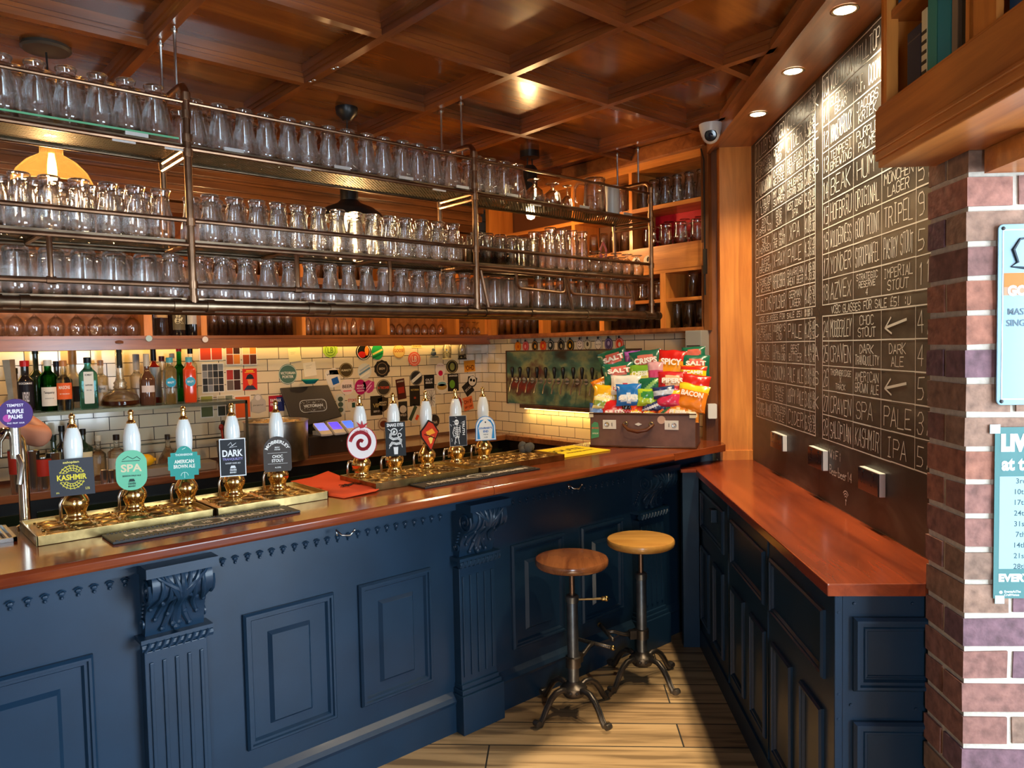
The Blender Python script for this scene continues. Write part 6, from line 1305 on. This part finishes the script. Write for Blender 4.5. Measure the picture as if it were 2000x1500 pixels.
# chalk dust clouds in the board material
def board_mat():
    m,nt,b,o=new_mat('chalk_board_dusty'); v=posmap(nt,R(45),(1.2,1,2.2)); n=nt.nodes.new('ShaderNodeTexNoise'); n.inputs['Scale'].default_value=2.2; n.inputs['Detail'].default_value=7; n.inputs['Distortion'].default_value=1.4; nt.links.new(v,n.inputs[0])
    nt.links.new(ramp(nt,n.outputs[0],[(.35,(.022,.019,.017)),(.55,(.050,.043,.037)),(.75,(.12,.105,.09))]),b.inputs['Base Color']); b.inputs['Roughness'].default_value=.42; b.inputs['Specular IOR Level'].default_value=.55; return m
BM=board_mat()
rows1=[2.70-.1031*k for k in range(10)]; rows2=[1.725-.1015*k for k in range(6)]
def board(nm_lab,x0,x1,cols,data,side,note,extra):
    t=thing('chalkboard',FW@Vector(((x0+x1)/2,.965,0)),nm_lab,'chalkboard')
    b=MB(FW); b.box((x0,.962,-.0022),(x1,2.716,.0)); b.build('board_panel',BM,t)
    g=MB(FW); xr=min(cols[-1],x1-.005)
    def hl(z,xa,xb,w=.0045): 
        n=6
        for k in range(n): seg(g,(xa+(xb-xa)*k/n,z+rnd.uniform(-.0008,.0008)),(xa+(xb-xa)*(k+1)/n,z+rnd.uniform(-.0008,.0008)),w*rnd.uniform(.7,1.1),.001)
    for z in rows1+rows2: hl(z,cols[0],xr)
    for x in cols[:-1]+([cols[-1]] if cols[-1]<x1 else []):
        w=.0045 if x in (cols[0],cols[-1]) else .0025
        for za,zb in ((rows1[-1],rows1[0]),(rows2[-1],rows2[0])): seg(g,(x,za),(x,zb),w,.001)
    g.build('chalk_grid',CHALK,t)
    g=MB(FW)
    for r_,cells in enumerate(data):
        z1=(rows1+rows2[:-1])[r_ if r_<9 else r_+1]; 
        if r_>=9: z1=rows2[r_-9]
        h=.1025; 
        for c_,txt in enumerate(cells):
            if not txt: continue
            xa=cols[c_]; xb=cols[c_+1] if c_+1<len(cols) else x1; W_=xb-xa
            if txt=='<-':
                zc=z1-h*.5; seg(g,(xa+W_*.15,zc-.01),(xa+W_*.75,zc+.012),.009); seg(g,(xa+W_*.12,zc-.012),(xa+W_*.3,zc+.022),.006); seg(g,(xa+W_*.12,zc-.012),(xa+W_*.32,zc-.03),.006); continue
            ls=txt.split('/'); m_=len(ls); lh=h*.80/m_
            for i,l in enumerate(ls):
                wmax=W_*.86; wd=min(wmax,len(l)*lh*(.62 if m_==1 else .75)); ox=xa+W_*.07+(wmax-wd)*(.5 if m_>1 else rnd.uniform(.1,.5))
                chalk(g,l,ox,z1-h*.10-lh*(i+1)+lh*.1,wd,lh*.80,.0037 if m_==1 else .0032,.16,rnd.uniform(-.04,.12))
    for s_,x,z,w,h in extra: chalk(g,s_,x,z,w,h,.0045,.1)
    for s_,x,z,w,h in note: chalk(g,s_,x,z,w,h,.0035,.12)
    g.build('chalk_lettering',CHALK,t)
    return t
cl_=[cx_of(p_) for p_ in (1477,1483,1509,1536,1572,1582,1593)]
dl=[['1',"LILLEY'S",'MANGO','CIDER','4.0','4.50/2.25'],['2','SANDFORD/ORCHARDS','DEVON/RED','CIDER','4.5','4.50/2.25'],['3','WINDSORDOWN','CHERRY/WEISSE','BELGIAN/FRUIT BEER','3.5','7.00/3.50'],['4','LIQUID/LIGHT','MY OWN/SUMMER','RHUBARB/CUSTARD SOUR','5.0','7.50/3.75'],['5','BINI/BREW CO','BIG/SUR','WEST COAST/IPA','6.5','9.00/4.50'],['6','SALT/HORNSEY','ALL HAIL/THE GOAT','XPA','4.0','6.00/3.00'],['7','QUEER/BREWERY','X-RAY','PALE','4.3','7.20/3.60'],['8','SCHNEIDER/WEISSE','HEFEWEISSBIER','BAVARIAN/WHEAT BEER','4.9','6.60/3.30'],['9','VELTINS','PILSNER','GERMAN/LAGER','4.8','5.50/2.75'],
 ['19','BEST X/5 POINTS',"JOURNEY'S/END",'PALE','4.2','5.00/2.50'],['20','BLACK/IRIS','TILL THE/BITTER END','BEST/BITTER','4.4','4.80/2.40'],['21','TRACK','SONOMA','PALE ALE','3.8','4.80/2.40'],['22','BLACK/IRIS','SNAKE/EYES','HOPPY PALE','3.8','4.80/2.40'],['23','ROSE-ON-WYE','ENDLESS/CYCLE','CIDER','6.5','5.50/2.75']]
xk=cx_of(1597.5)-.022
board('tall chalkboard beer list numbered from 1 to 23, beside the wooden post',-(6.03)*RT2,cx_of(1600)-.002,cl_,dl,0,[('VCBC GLASSES FOR SALE £5!',cl_[1],1.736,cl_[3]-cl_[1]+.24,.026),('OR BUY 2',cl_[4],1.752,.10,.012),('OR BUY 3',cl_[4],1.735,.10,.012)],
  [(c_,xk-.018,z,.055,.055) for c_,z in (('K',2.60),('E',2.47),('G',2.33),('C',1.64),('A',1.545),('S',1.44),('K',1.34))])
cr_=[cx_of(p_) for p_ in (1607,1619,1667,1722,1789,1840)]
dr=[['10','VOCATION','HILLTOP','',''],['11','ELECTRIC/BEAR','G.F. DOOM','',''],['12','VANDENBROUCK','JACOBS/KRIEK','',''],['13','TEMPEST/BREWING','PURPLE/PALMS','PALE/SOUR','4.0/3.2'],['14','BEAK','HUM','HAZY/PALE','5.'],['15','HOFBRÄU','ORIGINAL','MÜNCHEN/LAGER','5.1'],['16','WILDERNESS','GOOD POINT','TRIPEL','9.0'],['17','YONDER','STROOPWAFEL','PASTRY STOUT','5.0'],['18','AZVEX','STRATEGIC/RESERVE/4','IMPERIAL/STOUT','11.'],
 ['24','MOBBERLEY','CHOC/STOUT','<-','4.5'],['25','CRAVEN','DARK/TRANQUILITY','DARK/ALE','4.8'],['26','THORNBRIDGE/X/TRACK','AMERICAN/BROWN ALE','<-','5.6'],['27','CRAVEN','SPA','PALE','3.7'],['28','SALOPIAN','KASHMIR','IPA','5.5']]
tb=board('tall chalkboard beer list numbered from 10 to 28, beside the brick pier',cx_of(1600),-(2.90)*RT2,cr_,dr,1,[('VCBC GLASSES FOR SALE £5! :)',cr_[1]+.03,1.733,cr_[4]-cr_[1]-.06,.030),('WiFi',cr_[1]+.01,1.150,.13,.036),('Beerbeer14',cr_[1]+.01,1.085,.23,.036)],[])
b=MB(FW); xw=cx_of(1653)
for r_ in (.012,.022,.032):
    p_=[(xw+x_,1.012+y_) for x_,y_ in arc(0,0,r_,40,140,8)]
    for a_,b2 in zip(p_,p_[1:]): seg(b,a_,b2,.0045)
b.prism(circ(.005,10,xw,1.008),.0005,.001); seg(b,(xw,1.0),(xw,.99),.005); b.build('wifi_symbol',CHALK,tb)
for (px0_,py0_,px1_,py1_),lab in (((1509,842,1532,882),'black wall socket under the chalkboard list, nearest the wooden post'),((1583,870,1611,920),'black double wall socket between the two chalkboards'),((1682,910,1722,972),'black wall socket right of the wifi note, nearest the brick pier')):
    a_=atd(px0_,py0_,AW-.02); b2=atd(px1_,py1_,AW-.02); x0_=-(a_.x+a_.y)*RT2; x1_=-(b2.x+b2.y)*RT2; z0_,z1_=b2.z,a_.z
    t=thing('wall_socket',FW@Vector(((x0_+x1_)/2,z0_,0)),lab,'wall socket'); b=MB(FW); b.box((x0_,z0_,.001),(x1_,z1_,.021)); b.build('back_box',WHITE,t,bevel=.002)
    b=MB(FW); b.box((x0_+.001,z0_+.001,.0212),(x1_-.001,z1_-.001,.0265)); f_=b.build('face_plate',mat('socket_face',(.05,.035,.03),.15,coat=.6),t,bevel=.0015)
    nn=2 if x1_-x0_>.15 else 1
    for k in range(nn):
        cx=(x0_+(x1_-x0_)*(k+.5)/nn); zc=(z0_+z1_)/2; b=MB(FW); b.box((cx-.004,zc+.01,.0266),(cx+.004,zc+.022,.0271)).box((cx-.016,zc-.012,.0266),(cx-.008,zc-.007,.0271)).box((cx+.008,zc-.012,.0266),(cx+.016,zc-.007,.0271)).box((cx-.008,zc+.026,.0266),(cx+.008,zc+.034,.0285)); b.build('pin_holes',BLACK,f_)
# ================================================================ BOOKCASE OVER THE PIER
t=thing('bookcase',(*q(1.3,2.3),2.067),'orange pine bookcase fixed high over the brick pier at top right','bookcase')
b=MB(); dbox(b,1.20,1.395,.6,2.835,2.067,2.10); dbox(b,1.395,1.75,.6,2.615,2.067,2.10); b.build('bottom_board',PINE_D,t)
b=MB(); dbox(b,1.185,1.203,.6,2.85,2.085,2.215); dbox(b,1.178,1.19,.6,2.856,2.104,2.116); dbox(b,1.192,1.204,.6,2.84,2.067,2.086); dbox(b,1.190,1.30,.6,2.84,2.205,2.222); b.build('front_apron',PINE_D,t,bevel=.003)
b=MB(); dbox(b,1.20,1.395,2.815,2.835,2.10,2.716); b.build('end_panel',PINE_Z,t)
b=MB(); dbox(b,1.20,1.24,2.79,2.835,2.215,2.716); b.build('stile',PINE_Z,t)
for s_ in (2.245,1.45): b=MB(); dbox(b,1.195,1.395,s_-.02,s_+.0,2.10,2.716); dbox(b,1.195,1.215,s_-.13,s_+.02,2.215,2.716); b.build('divider',PINE_Z,t)
for z0_,s0_,s1_ in ((2.43,2.26,2.815),(2.43,1.45,2.225)): b=MB(); dbox(b,1.215,1.395,s0_,s1_,z0_,z0_+.02); b.build('shelf_board',PINE_D,t)
b=MB(); dbox(b,1.38,1.395,.6,2.815,2.10,2.716); b.build('back_panel',SHELFW,t)
b=MB(); dbox(b,1.30,1.395,2.50,2.612,2.03,2.066); 
b=MB(); dbox(b,1.44,1.75,2.34,2.606,2.01,2.066); b.build('support_block',PINE_P,t)
def book(s1_,s0_,z,h,c_,lab,bands=(),a0_=1.225,dep=.13,page=None):
    t=thing('book',(*q(a0_+dep/2,(s0_+s1_)/2),z),lab,'book'); b=MB(); dbox(b,a0_,a0_+dep,s0_+.0015,s1_-.0015,z,z+h); b.build('cover',P(c_,.55),t,bevel=.002)
    for zb,hb,bc in bands: b=MB(); dbox(b,a0_-.0006,a0_+.001,s0_+.004,s1_-.004,z+h*zb,z+h*(zb+hb)); b.build('spine_print',P(bc,.5),t)
zb_=2.1005
book(2.690,2.592,zb_,.262,'2A2A3A','wide dark navy book at the far end of the bookcase',[(.1,.01,'5A5048'),(.9,.01,'5A5048')])
book(2.591,2.550,zb_,.285,'D8CDA8','thin cream book with small black lettering beside the navy one',[(.80-.08*k,.03,'3A3428') for k in range(5)])
book(2.549,2.487,zb_,.325,'3A8A84','green teal book, left of the brighter blue one')
book(2.486,2.402,zb_,.325,'2A90A8','bright teal blue book with pale edge, tallest of the row',[(.05,.9,'2A88A0')])
book(2.401,2.364,zb_,.325,'8A8078','thin grey book right of the teal blue one')
book(2.363,2.306,zb_,.325,'28241F','black book right of the thin grey one',a0_=1.235)
book(2.305,2.270,zb_,.27,'D0CCC0','slim white book against the bookcase upright',a0_=1.23)
book(2.110,2.035,zb_+.0,.26,'1E4A7A','dark blue book in the next bookcase bay',[(.15,.06,'C8B050'),(.75,.1,'A89040')])
book(2.034,1.975,zb_,.25,'8A7A68','grey brown book beside the blue one in the next bay',[(.2,.04,'5A4A38')])
book(1.974,1.90,zb_,.27,'7A1824','dark red book furthest right in the next bay')
book(2.76,2.70,2.4505,.22,'2A6AA8','blue and white book on the upper bookcase shelf')
# ================================================================ SIGNS ON THE PIER
FS=frame(Vector((*q(0,2.628),0)),UP)
def left(mb,s,x,y,h,wr=1,bold=.03,z=0):
    vs,fs,tw,th=text2d(s,bold); k_=h/.72; w=tw*k_*wr; put_text(mb,s,x+w/2,y,w,h if not s[0].islower() else h,z,bold=bold); return w
ex=lambda a_:a_*RT2
x0_=ex(1.495); t=thing('enamel_sign',FS@Vector((x0_+.15,1.459,0)),'pale blue enamel beer sign screwed to the brick pier','sign')
b=MB(FS); b.prism([(x+x0_+.16,y+1.675) for x,y in rrect(.32,.432,.012)],.001,.006); b.build('sign_plate',mat('enamel_blue',srgb('7FA6BC'),.25,coat=.6),t,bevel=.0015)
def PL(nm,c_,fn): b=MB(FS); fn(b); b.build(nm,P(c_,.3),t)
PL('border','E4F0F4',lambda b:[b.box((x0_+.010,1.472,.0063),(x0_+.0125,1.878,.0068)),b.box((x0_+.010,1.876,.0063),(x0_+.31,1.8785,.0068)),b.box((x0_+.010,1.472,.0063),(x0_+.31,1.4745,.0068))])
PL('orange_band','C07028',lambda b:b.box((x0_+.014,1.742,.0063),(x0_+.30,1.775,.0066)))
PL('pale_band','B88868',lambda b:b.box((x0_+.014,1.722,.0063),(x0_+.30,1.742,.0066)))
PL('initial','28323C',lambda b:[b.tube([(x0_+.085+.0,1.86,.007),(x0_+.05,1.855,.007),(x0_+.035,1.83,.007),(x0_+.045,1.80,.007),(x0_+.03,1.79,.007),(x0_+.07,1.785,.007),(x0_+.12,1.80,.007)],[.001,.003,.0045,.004,.002,.0035,.002],6)])
PL('lettering_white','F4F8F8',lambda b:left(b,'GOLDEN',x0_+.022,1.733,.026,.8,.05,.0072))
PL('lettering','5A6A74',lambda b:[left(b,'MASTER OF',x0_+.024,1.683,.016,.9,.01,.0072),left(b,'SINGLE MALT',x0_+.021,1.656,.016,.9,.01,.0072)])
for x_,z_ in ((.012,1.881),(.012,1.468)): b=MB(FS); b.lathe([(0,.0085),(.004,.008),(.005,.006)],10,Matrix.Translation((x0_+x_,z_,0))); b.build('screw',P('303030',.3),t)
x0_=ex(1.495); t=thing('event_poster',FS@Vector((x0_+.15,.985,0)),'teal paper poster listing dates, taped below the enamel sign','poster')
b=MB(FS); b.box((x0_,.985,.0006),(x0_+.30,1.405,.0016)); b.build('paper',P('4C7878',.6),t)
PL2=lambda nm,c_,fn:(lambda b:(fn(b),b.build(nm,P(c_,.6),t)))(MB(FS))
PL2('white_panel','94B4BC',lambda b:b.box((x0_+.012,1.058,.0017),(x0_+.30,1.285,.0019)))
PL2('headline','D8ECF0',lambda b:left(b,'LIVE',x0_+.014,1.367,.044,.7,.08,.0022))
PL2('headline','D8ECF0',lambda b:left(b,'at the',x0_+.016,1.316,.034,.8,.04,.0022))
PL2('headline','D8ECF0',lambda b:left(b,'EVERY',x0_+.012,1.036,.020,.95,.06,.0022))
PL2('dates','3A5058',lambda b:[put_text(b,s_,x0_+.062-.000,1.274-.0262*k,None,.013,.0021,bold=.01) for k,s_ in enumerate(('3rd','10th','17th','24th','31st','7th','14th','21st','28th'))])
PL2('small_print','D8ECF0',lambda b:[b.prism(circ(.004,12,x0_+.018,1.000),.0017,.002),left(b,'EventsAtThe',x0_+.026,1.002,.006,.9,.02,.0021),left(b,'CraftVenue',x0_+.026,.994,.006,.9,.02,.0021)])
PL2('tape','B8E0E8',lambda b:b.box((x0_-.012,1.39,.0017),(x0_+.012,1.412,.0024)))
PL2('tape','B8E0E8',lambda b:b.box((x0_+.004,.972,.0017),(x0_+.026,.992,.0024)))
# ================================================================ SUITCASE AND CRISPS
A=Vector((3.075,2.815,1.0605)); Bc=Vector((3.362,2.318,1.0605)); u=(Bc-A).normalized(); n_=u.cross(UZ)  # toward the viewer
L=(Bc-A).length; dp=.30; hh=.186
FSu=frame(A,u)    # local x along front, y up, z out
t=thing('suitcase',A+u*L/2-n_*dp/2,'old brown leather suitcase standing open on the bar end, full of crisp packets','suitcase')
LEA=mat('suitcase_leather',srgb('68493E'),.42,noisy=.25,nscale=14,bmp=.25); LEA2=mat('suitcase_edge',srgb('4A2A1C'),.4,noisy=.3,nscale=20)
b=MB(FSu); w=.006; b.box((0,0,-dp),(L,.006,0)).box((0,.006,-w),(L,hh,0)).box((0,.006,-dp),(L,hh,-dp+w)).box((0,.006,-dp+w),(w,hh,-w)).box((L-w,.006,-dp+w),(L,hh,-w)); b.build('case_body',LEA,t,bevel=.002)
b=MB(FSu); 
for y_ in (.004,hh): b.tube([(-.002,y_,.002),(L+.002,y_,.002),(L+.002,y_,-dp-.002),(-.002,y_,-dp-.002)],.0055,6,closed=True)
b.build('edge_binding',LEA2,t,smooth=True)
b=MB(FSu); b.prism([(x*1+.0,y) for x,y in [(-.004,-.002+hh-.02),(.02,hh-.02),(.02,hh+.006),(-.004,hh+.006)]],-.01,.006); b.prism([(L-.03,hh-.02),(L+.004,hh-.02),(L+.004,hh+.006),(L-.03,hh+.006)],-.02,.006); b.build('corner_guard',P('D8D0B8',.4),t)
for cx in (.075,L-.16):
    b=MB(FSu); b.box((cx-.002,hh-.085,.001),(cx+.072,hh-.035,.004)); o_=b.build('lock_plate',P('D8D8D4',.3),t,bevel=.001)
    b=MB(FSu); s_=1 if cx<.2 else -1; c0=cx+.035-s_*.014; b.lathe([(.012,.004),(.014,.0055),(.009,.006),(.006,.0045)],16,Matrix.Translation((c0,hh-.060,0))); b.build('lock_ring',STEEL,o_,smooth='auto')
    b=MB(FSu); b.box((c0+s_*.028-.0015,hh-.070,.0042),(c0+s_*.028+.0015,hh-.050,.005)); b.build('lock_slot',BLACK,o_)
b=MB(FSu); hx=L*.47; b.tube([(hx-.085,hh-.058,.006),(hx-.075,hh-.065,.016),(hx-.05,hh-.085,.030),(hx,hh-.095,.034),(hx+.05,hh-.085,.030),(hx+.075,hh-.065,.016),(hx+.085,hh-.058,.006)],[.006,.008,.009,.010,.009,.008,.006],8)
b.build('handle',mat('handle_leather',srgb('5A3018'),.35),t,smooth=True)
for s_ in (-1,1): b=MB(FSu); b.lathe([(.010,.001),(.013,.004),(.010,.006),(.007,.004)],14,Matrix.Translation((hx+s_*.07,hh-.055,0))); b.build('handle_ring',BRASSD,t,smooth=True)
b=MB(FSu); b.prism([(hx-.02,hh-.057),(hx,hh-.048),(hx+.02,hh-.057),(hx,hh-.066)],.001,.004); b.build('centre_clasp',P('D8D4D0',.3),t)
b=MB(FSu); b.prism(circ(.022,20,hx+.125,hh-.032),.0006,.0012); o_=b.build('round_sticker',P('C8A898'),t)
b=MB(FSu); b.prism([(.006,.045),(.050,.055),(.052,.10),(.046,.135),(.026,.140),(.010,.125)],.0046,.0054); o_=b.build('green_sticker',P('4A9068'),t)
b=MB(FSu); put_text(b,'BE NICE',.030,.105,.036,.010,.0058); b.build('lettering',P('D8503C'),o_); b=MB(FSu); put_text(b,'OR PISS OFF',.030,.075,.034,.008,.0058); b.build('lettering',P('E0E0C8'),o_)
def crisp(px,py,wp,hp,rot,c1,c2,lab,text=None,tc='F4F0E8',acc=None,k=0):
    back={0:.035,1:.085,2:.135,3:.185,4:.225}[k]
    nrm=Vector((n_.x,n_.y,0)); o0=A-n_*back; d=ray(px,py); tt=(o0-CP).dot(nrm)/d.dot(nrm); c=CP+d*tt
    dist=(c-CP).dot(CF); w=wp/FOC*dist*1.05; h=hp/FOC*dist*1.12
    vn=(CP-c).normalized(); vn.z+=.25; vn=(vn+n_*.6).normalized(); vn=(vn+u*rnd.uniform(-.12,.12)).normalized(); uu=UZ.cross(vn).normalized(); F=frame(c,uu,vn.cross(uu))@Matrix.Rotation(rot,4,'Z')
    t=thing('crisp_packet',c,lab,'crisp packet','crisp packets in the suitcase')
    N=12; vs=[];fs=[];mi=[]
    for sgn in (1,-1):
        for j in range(N+1):
            for i in range(N+1):
                a_=i/N*2-1; b_=j/N*2-1; th=(1-a_**4)*(1-b_**4); wr=.0028*math.sin(a_*9+px)*math.cos(b_*7+py)*(1-abs(b_)**6)
                xx=a_*w/2*(1-.07*(1-abs(b_)**3)); yy=b_*h/2*(1-.03*math.sin(a_*5+px)); vs.append((xx,yy,sgn*(.017*min(1,w/.09)*th**.7)+wr))
    n1=N+1
    mb=MB(F); 
    def grid(s0_): return [(s0_+j*n1+i,s0_+j*n1+i+1,s0_+(j+1)*n1+i+1,s0_+(j+1)*n1+i) for j in range(N) for i in range(N)]
    mb.add(vs,grid(0)+grid(n1*n1))
    for k_,f in enumerate(mb.f):
        j=(k_%(N*N))//N; i=(k_%(N*N))%N
        mb.m[k_]=1 if ((acc=='top' and j>=N-3) or (acc=='mid' and 3<=j<=7) or (acc=='bot' and j<4) or (acc=='oval' and ((i-5.5)/4.5)**2+((j-7)/2.8)**2<1) or (acc=='diag' and abs(i-j)<2) or (acc=='low' and ((i-5.5)/5)**2+((j-3.5)/2.6)**2<1)) else 0
    fo=lambda hx_:mat('foil_'+hx_,srgb(hx_),.22,coat=.5,bmp=.12,nscale=70)
    mb.build('bag',[fo(c1),fo(c2)],t,smooth=True)
    for s_ in (-1,1):
        mb=MB(F)
        mb.box((-w*.46,s_*h*.488,-.0015),(w*.46,s_*h*.452,.0025))
        for k_ in range(3): mb.box((-w*.46,s_*h*(.485-.012*k_)-.0006,-.0025),(w*.46,s_*h*(.485-.012*k_)+.0006,.0035))
        mb.build('crimped_seal',fo(c1),t)
    if text:
        mb=MB(F); put_text(mb,text,0,h*(.12 if acc!='low' else -.15),w*.7,h*.2,.0215*min(1,w/.09)+.0025,bold=.04); mb.build('lettering',P(tc),t)
CRL=[(1355,694,44,30,.05,'1E6A4C','D86A58','green packet at the very back, next to the steel wall box',None,'oval',4),(1200,706,56,42,.32,'22664A','D87060','green packet at the back left with a red oval','SALT','oval',4),(1236,702,30,30,.1,'8A3A9A','B060B8','small purple packet at the back',None,'top',4),
(1262,712,60,50,.12,'24604A','D87868','dark green packet at the back, left of the red spicy one','CRISPS','oval',3),(1311,715,54,56,-.08,'D02018','F0A020','large red packet lettered spicy rings','SPICY','mid',3),(1359,716,52,40,-.02,'1E6A50','D86A58','green packet above the yellow one at the right back','SALT','oval',3),
(1354,732,50,32,-.05,'F0CC18','D03020','yellow packet with orange top at the right','SCAMPI','top',2),(1209,730,60,38,.1,'22684C','D87060','green packet in the second row at the left','SALT','oval',2),(1251,736,42,42,.05,'78A830','E8E060','lime green packet lettered cheese','CHEESE','mid',2),(1280,732,30,46,.0,'D8A0A8','D04878','pale pink packet left of the red pipers one',None,'mid',2),
(1313,750,54,44,-.03,'C82428','E8B890','red packet lettered pipers','PIPERS','oval',1),(1358,750,54,32,-.15,'D0281C','F0C018','bright red packet below the yellow one at the right',None,'bot',1),(1179,752,42,28,.42,'F08818','E8D020','orange packet lettered nobbys at far left','NIKNAK','mid',2),(1222,752,58,34,.0,'E8E4DC','C83848','white packet with red lettering in the middle left','SALTED','low',1),
(1267,757,46,34,.05,'1E6444','88B868','green packet in the middle of the heap',None,'diag',1),(1184,771,48,34,-.1,'F0B81C','F4E080','golden yellow packet at the left','CHEDDAR','low',1),(1228,771,48,38,.03,'2474C8','D8E4F0','blue packet left of centre','SEA SALT','low',0),(1265,776,40,30,.0,'A8C830','3A8A40','lime packet with green print in the centre',None,'oval',0),
(1297,766,42,20,.12,'28386A','C8D0E0','navy striped packet edge above the pink one',None,'mid',0),(1307,778,48,30,-.03,'D83058','F0C830','pinkish red packet in the centre right',None,'top',0),(1352,776,58,46,-.2,'F08820','F0D028','big orange packet with yellow top at the right front','BACON','top',0),(1176,788,34,22,-.2,'E8E0A0','8AA048','pale yellow packet above the small blue one',None,'mid',0),
(1167,802,32,26,-.05,'2860C0','7AA0E0','small blue packet in the front left corner',None,'mid',0),(1201,800,50,34,.05,'D02828','F0A0A0','red nut packet in the front row left','NUTS','low',0),(1226,794,22,34,-.05,'241814','B03020','narrow black packet between red and mini ones',None,'bot',0),(1243,803,28,32,-.08,'E84818','F8D040','red orange packet lettered mini, left of its twin','MINI','low',0),(1268,805,29,30,-.1,'E85A18','F4D848','orange packet lettered mini, right of its twin','MINI','low',0),
(1282,792,54,20,.0,'2A3468','D0D0E0','navy packet edge lying over the mini packets',None,'diag',0),(1299,803,30,30,-.1,'E06A28','386848','orange packet with green corner in the front row',None,'diag',0),(1325,800,42,40,-.12,'F08A30','F4D8A0','orange popcorn packet in the front row','PUFFS','low',0),(1348,804,36,36,-.1,'F09838','F4E0B0','light orange packet at the front right corner','PUFFS','low',0)]
for c_ in CRL: crisp(c_[0],c_[1],c_[2],c_[3],c_[4],c_[5],c_[6],c_[7],c_[8],acc=c_[9],k=c_[10])
b=MB(FSu); b.box((.012,.008,-dp+.01),(L-.012,hh-.015,-.012)); b.build('packed_crisps',mat('inner_foil',srgb('A03020'),.4),t)
# cable from the dome camera
b=MB(); p0=atz(1388,262,2.70); b.tube([(3.60,2.43,2.71),(3.652,2.447,2.66),(3.655,2.447,2.3),(3.653,2.447,2.06),(3.655,2.447,1.9)],.005,6); b.box((3.645,2.435,2.02),(3.662,2.452,2.16)); b.build('camera_cable',BLACK,label='black cable with inline box running down the post beside the corner unit',cat='cable')
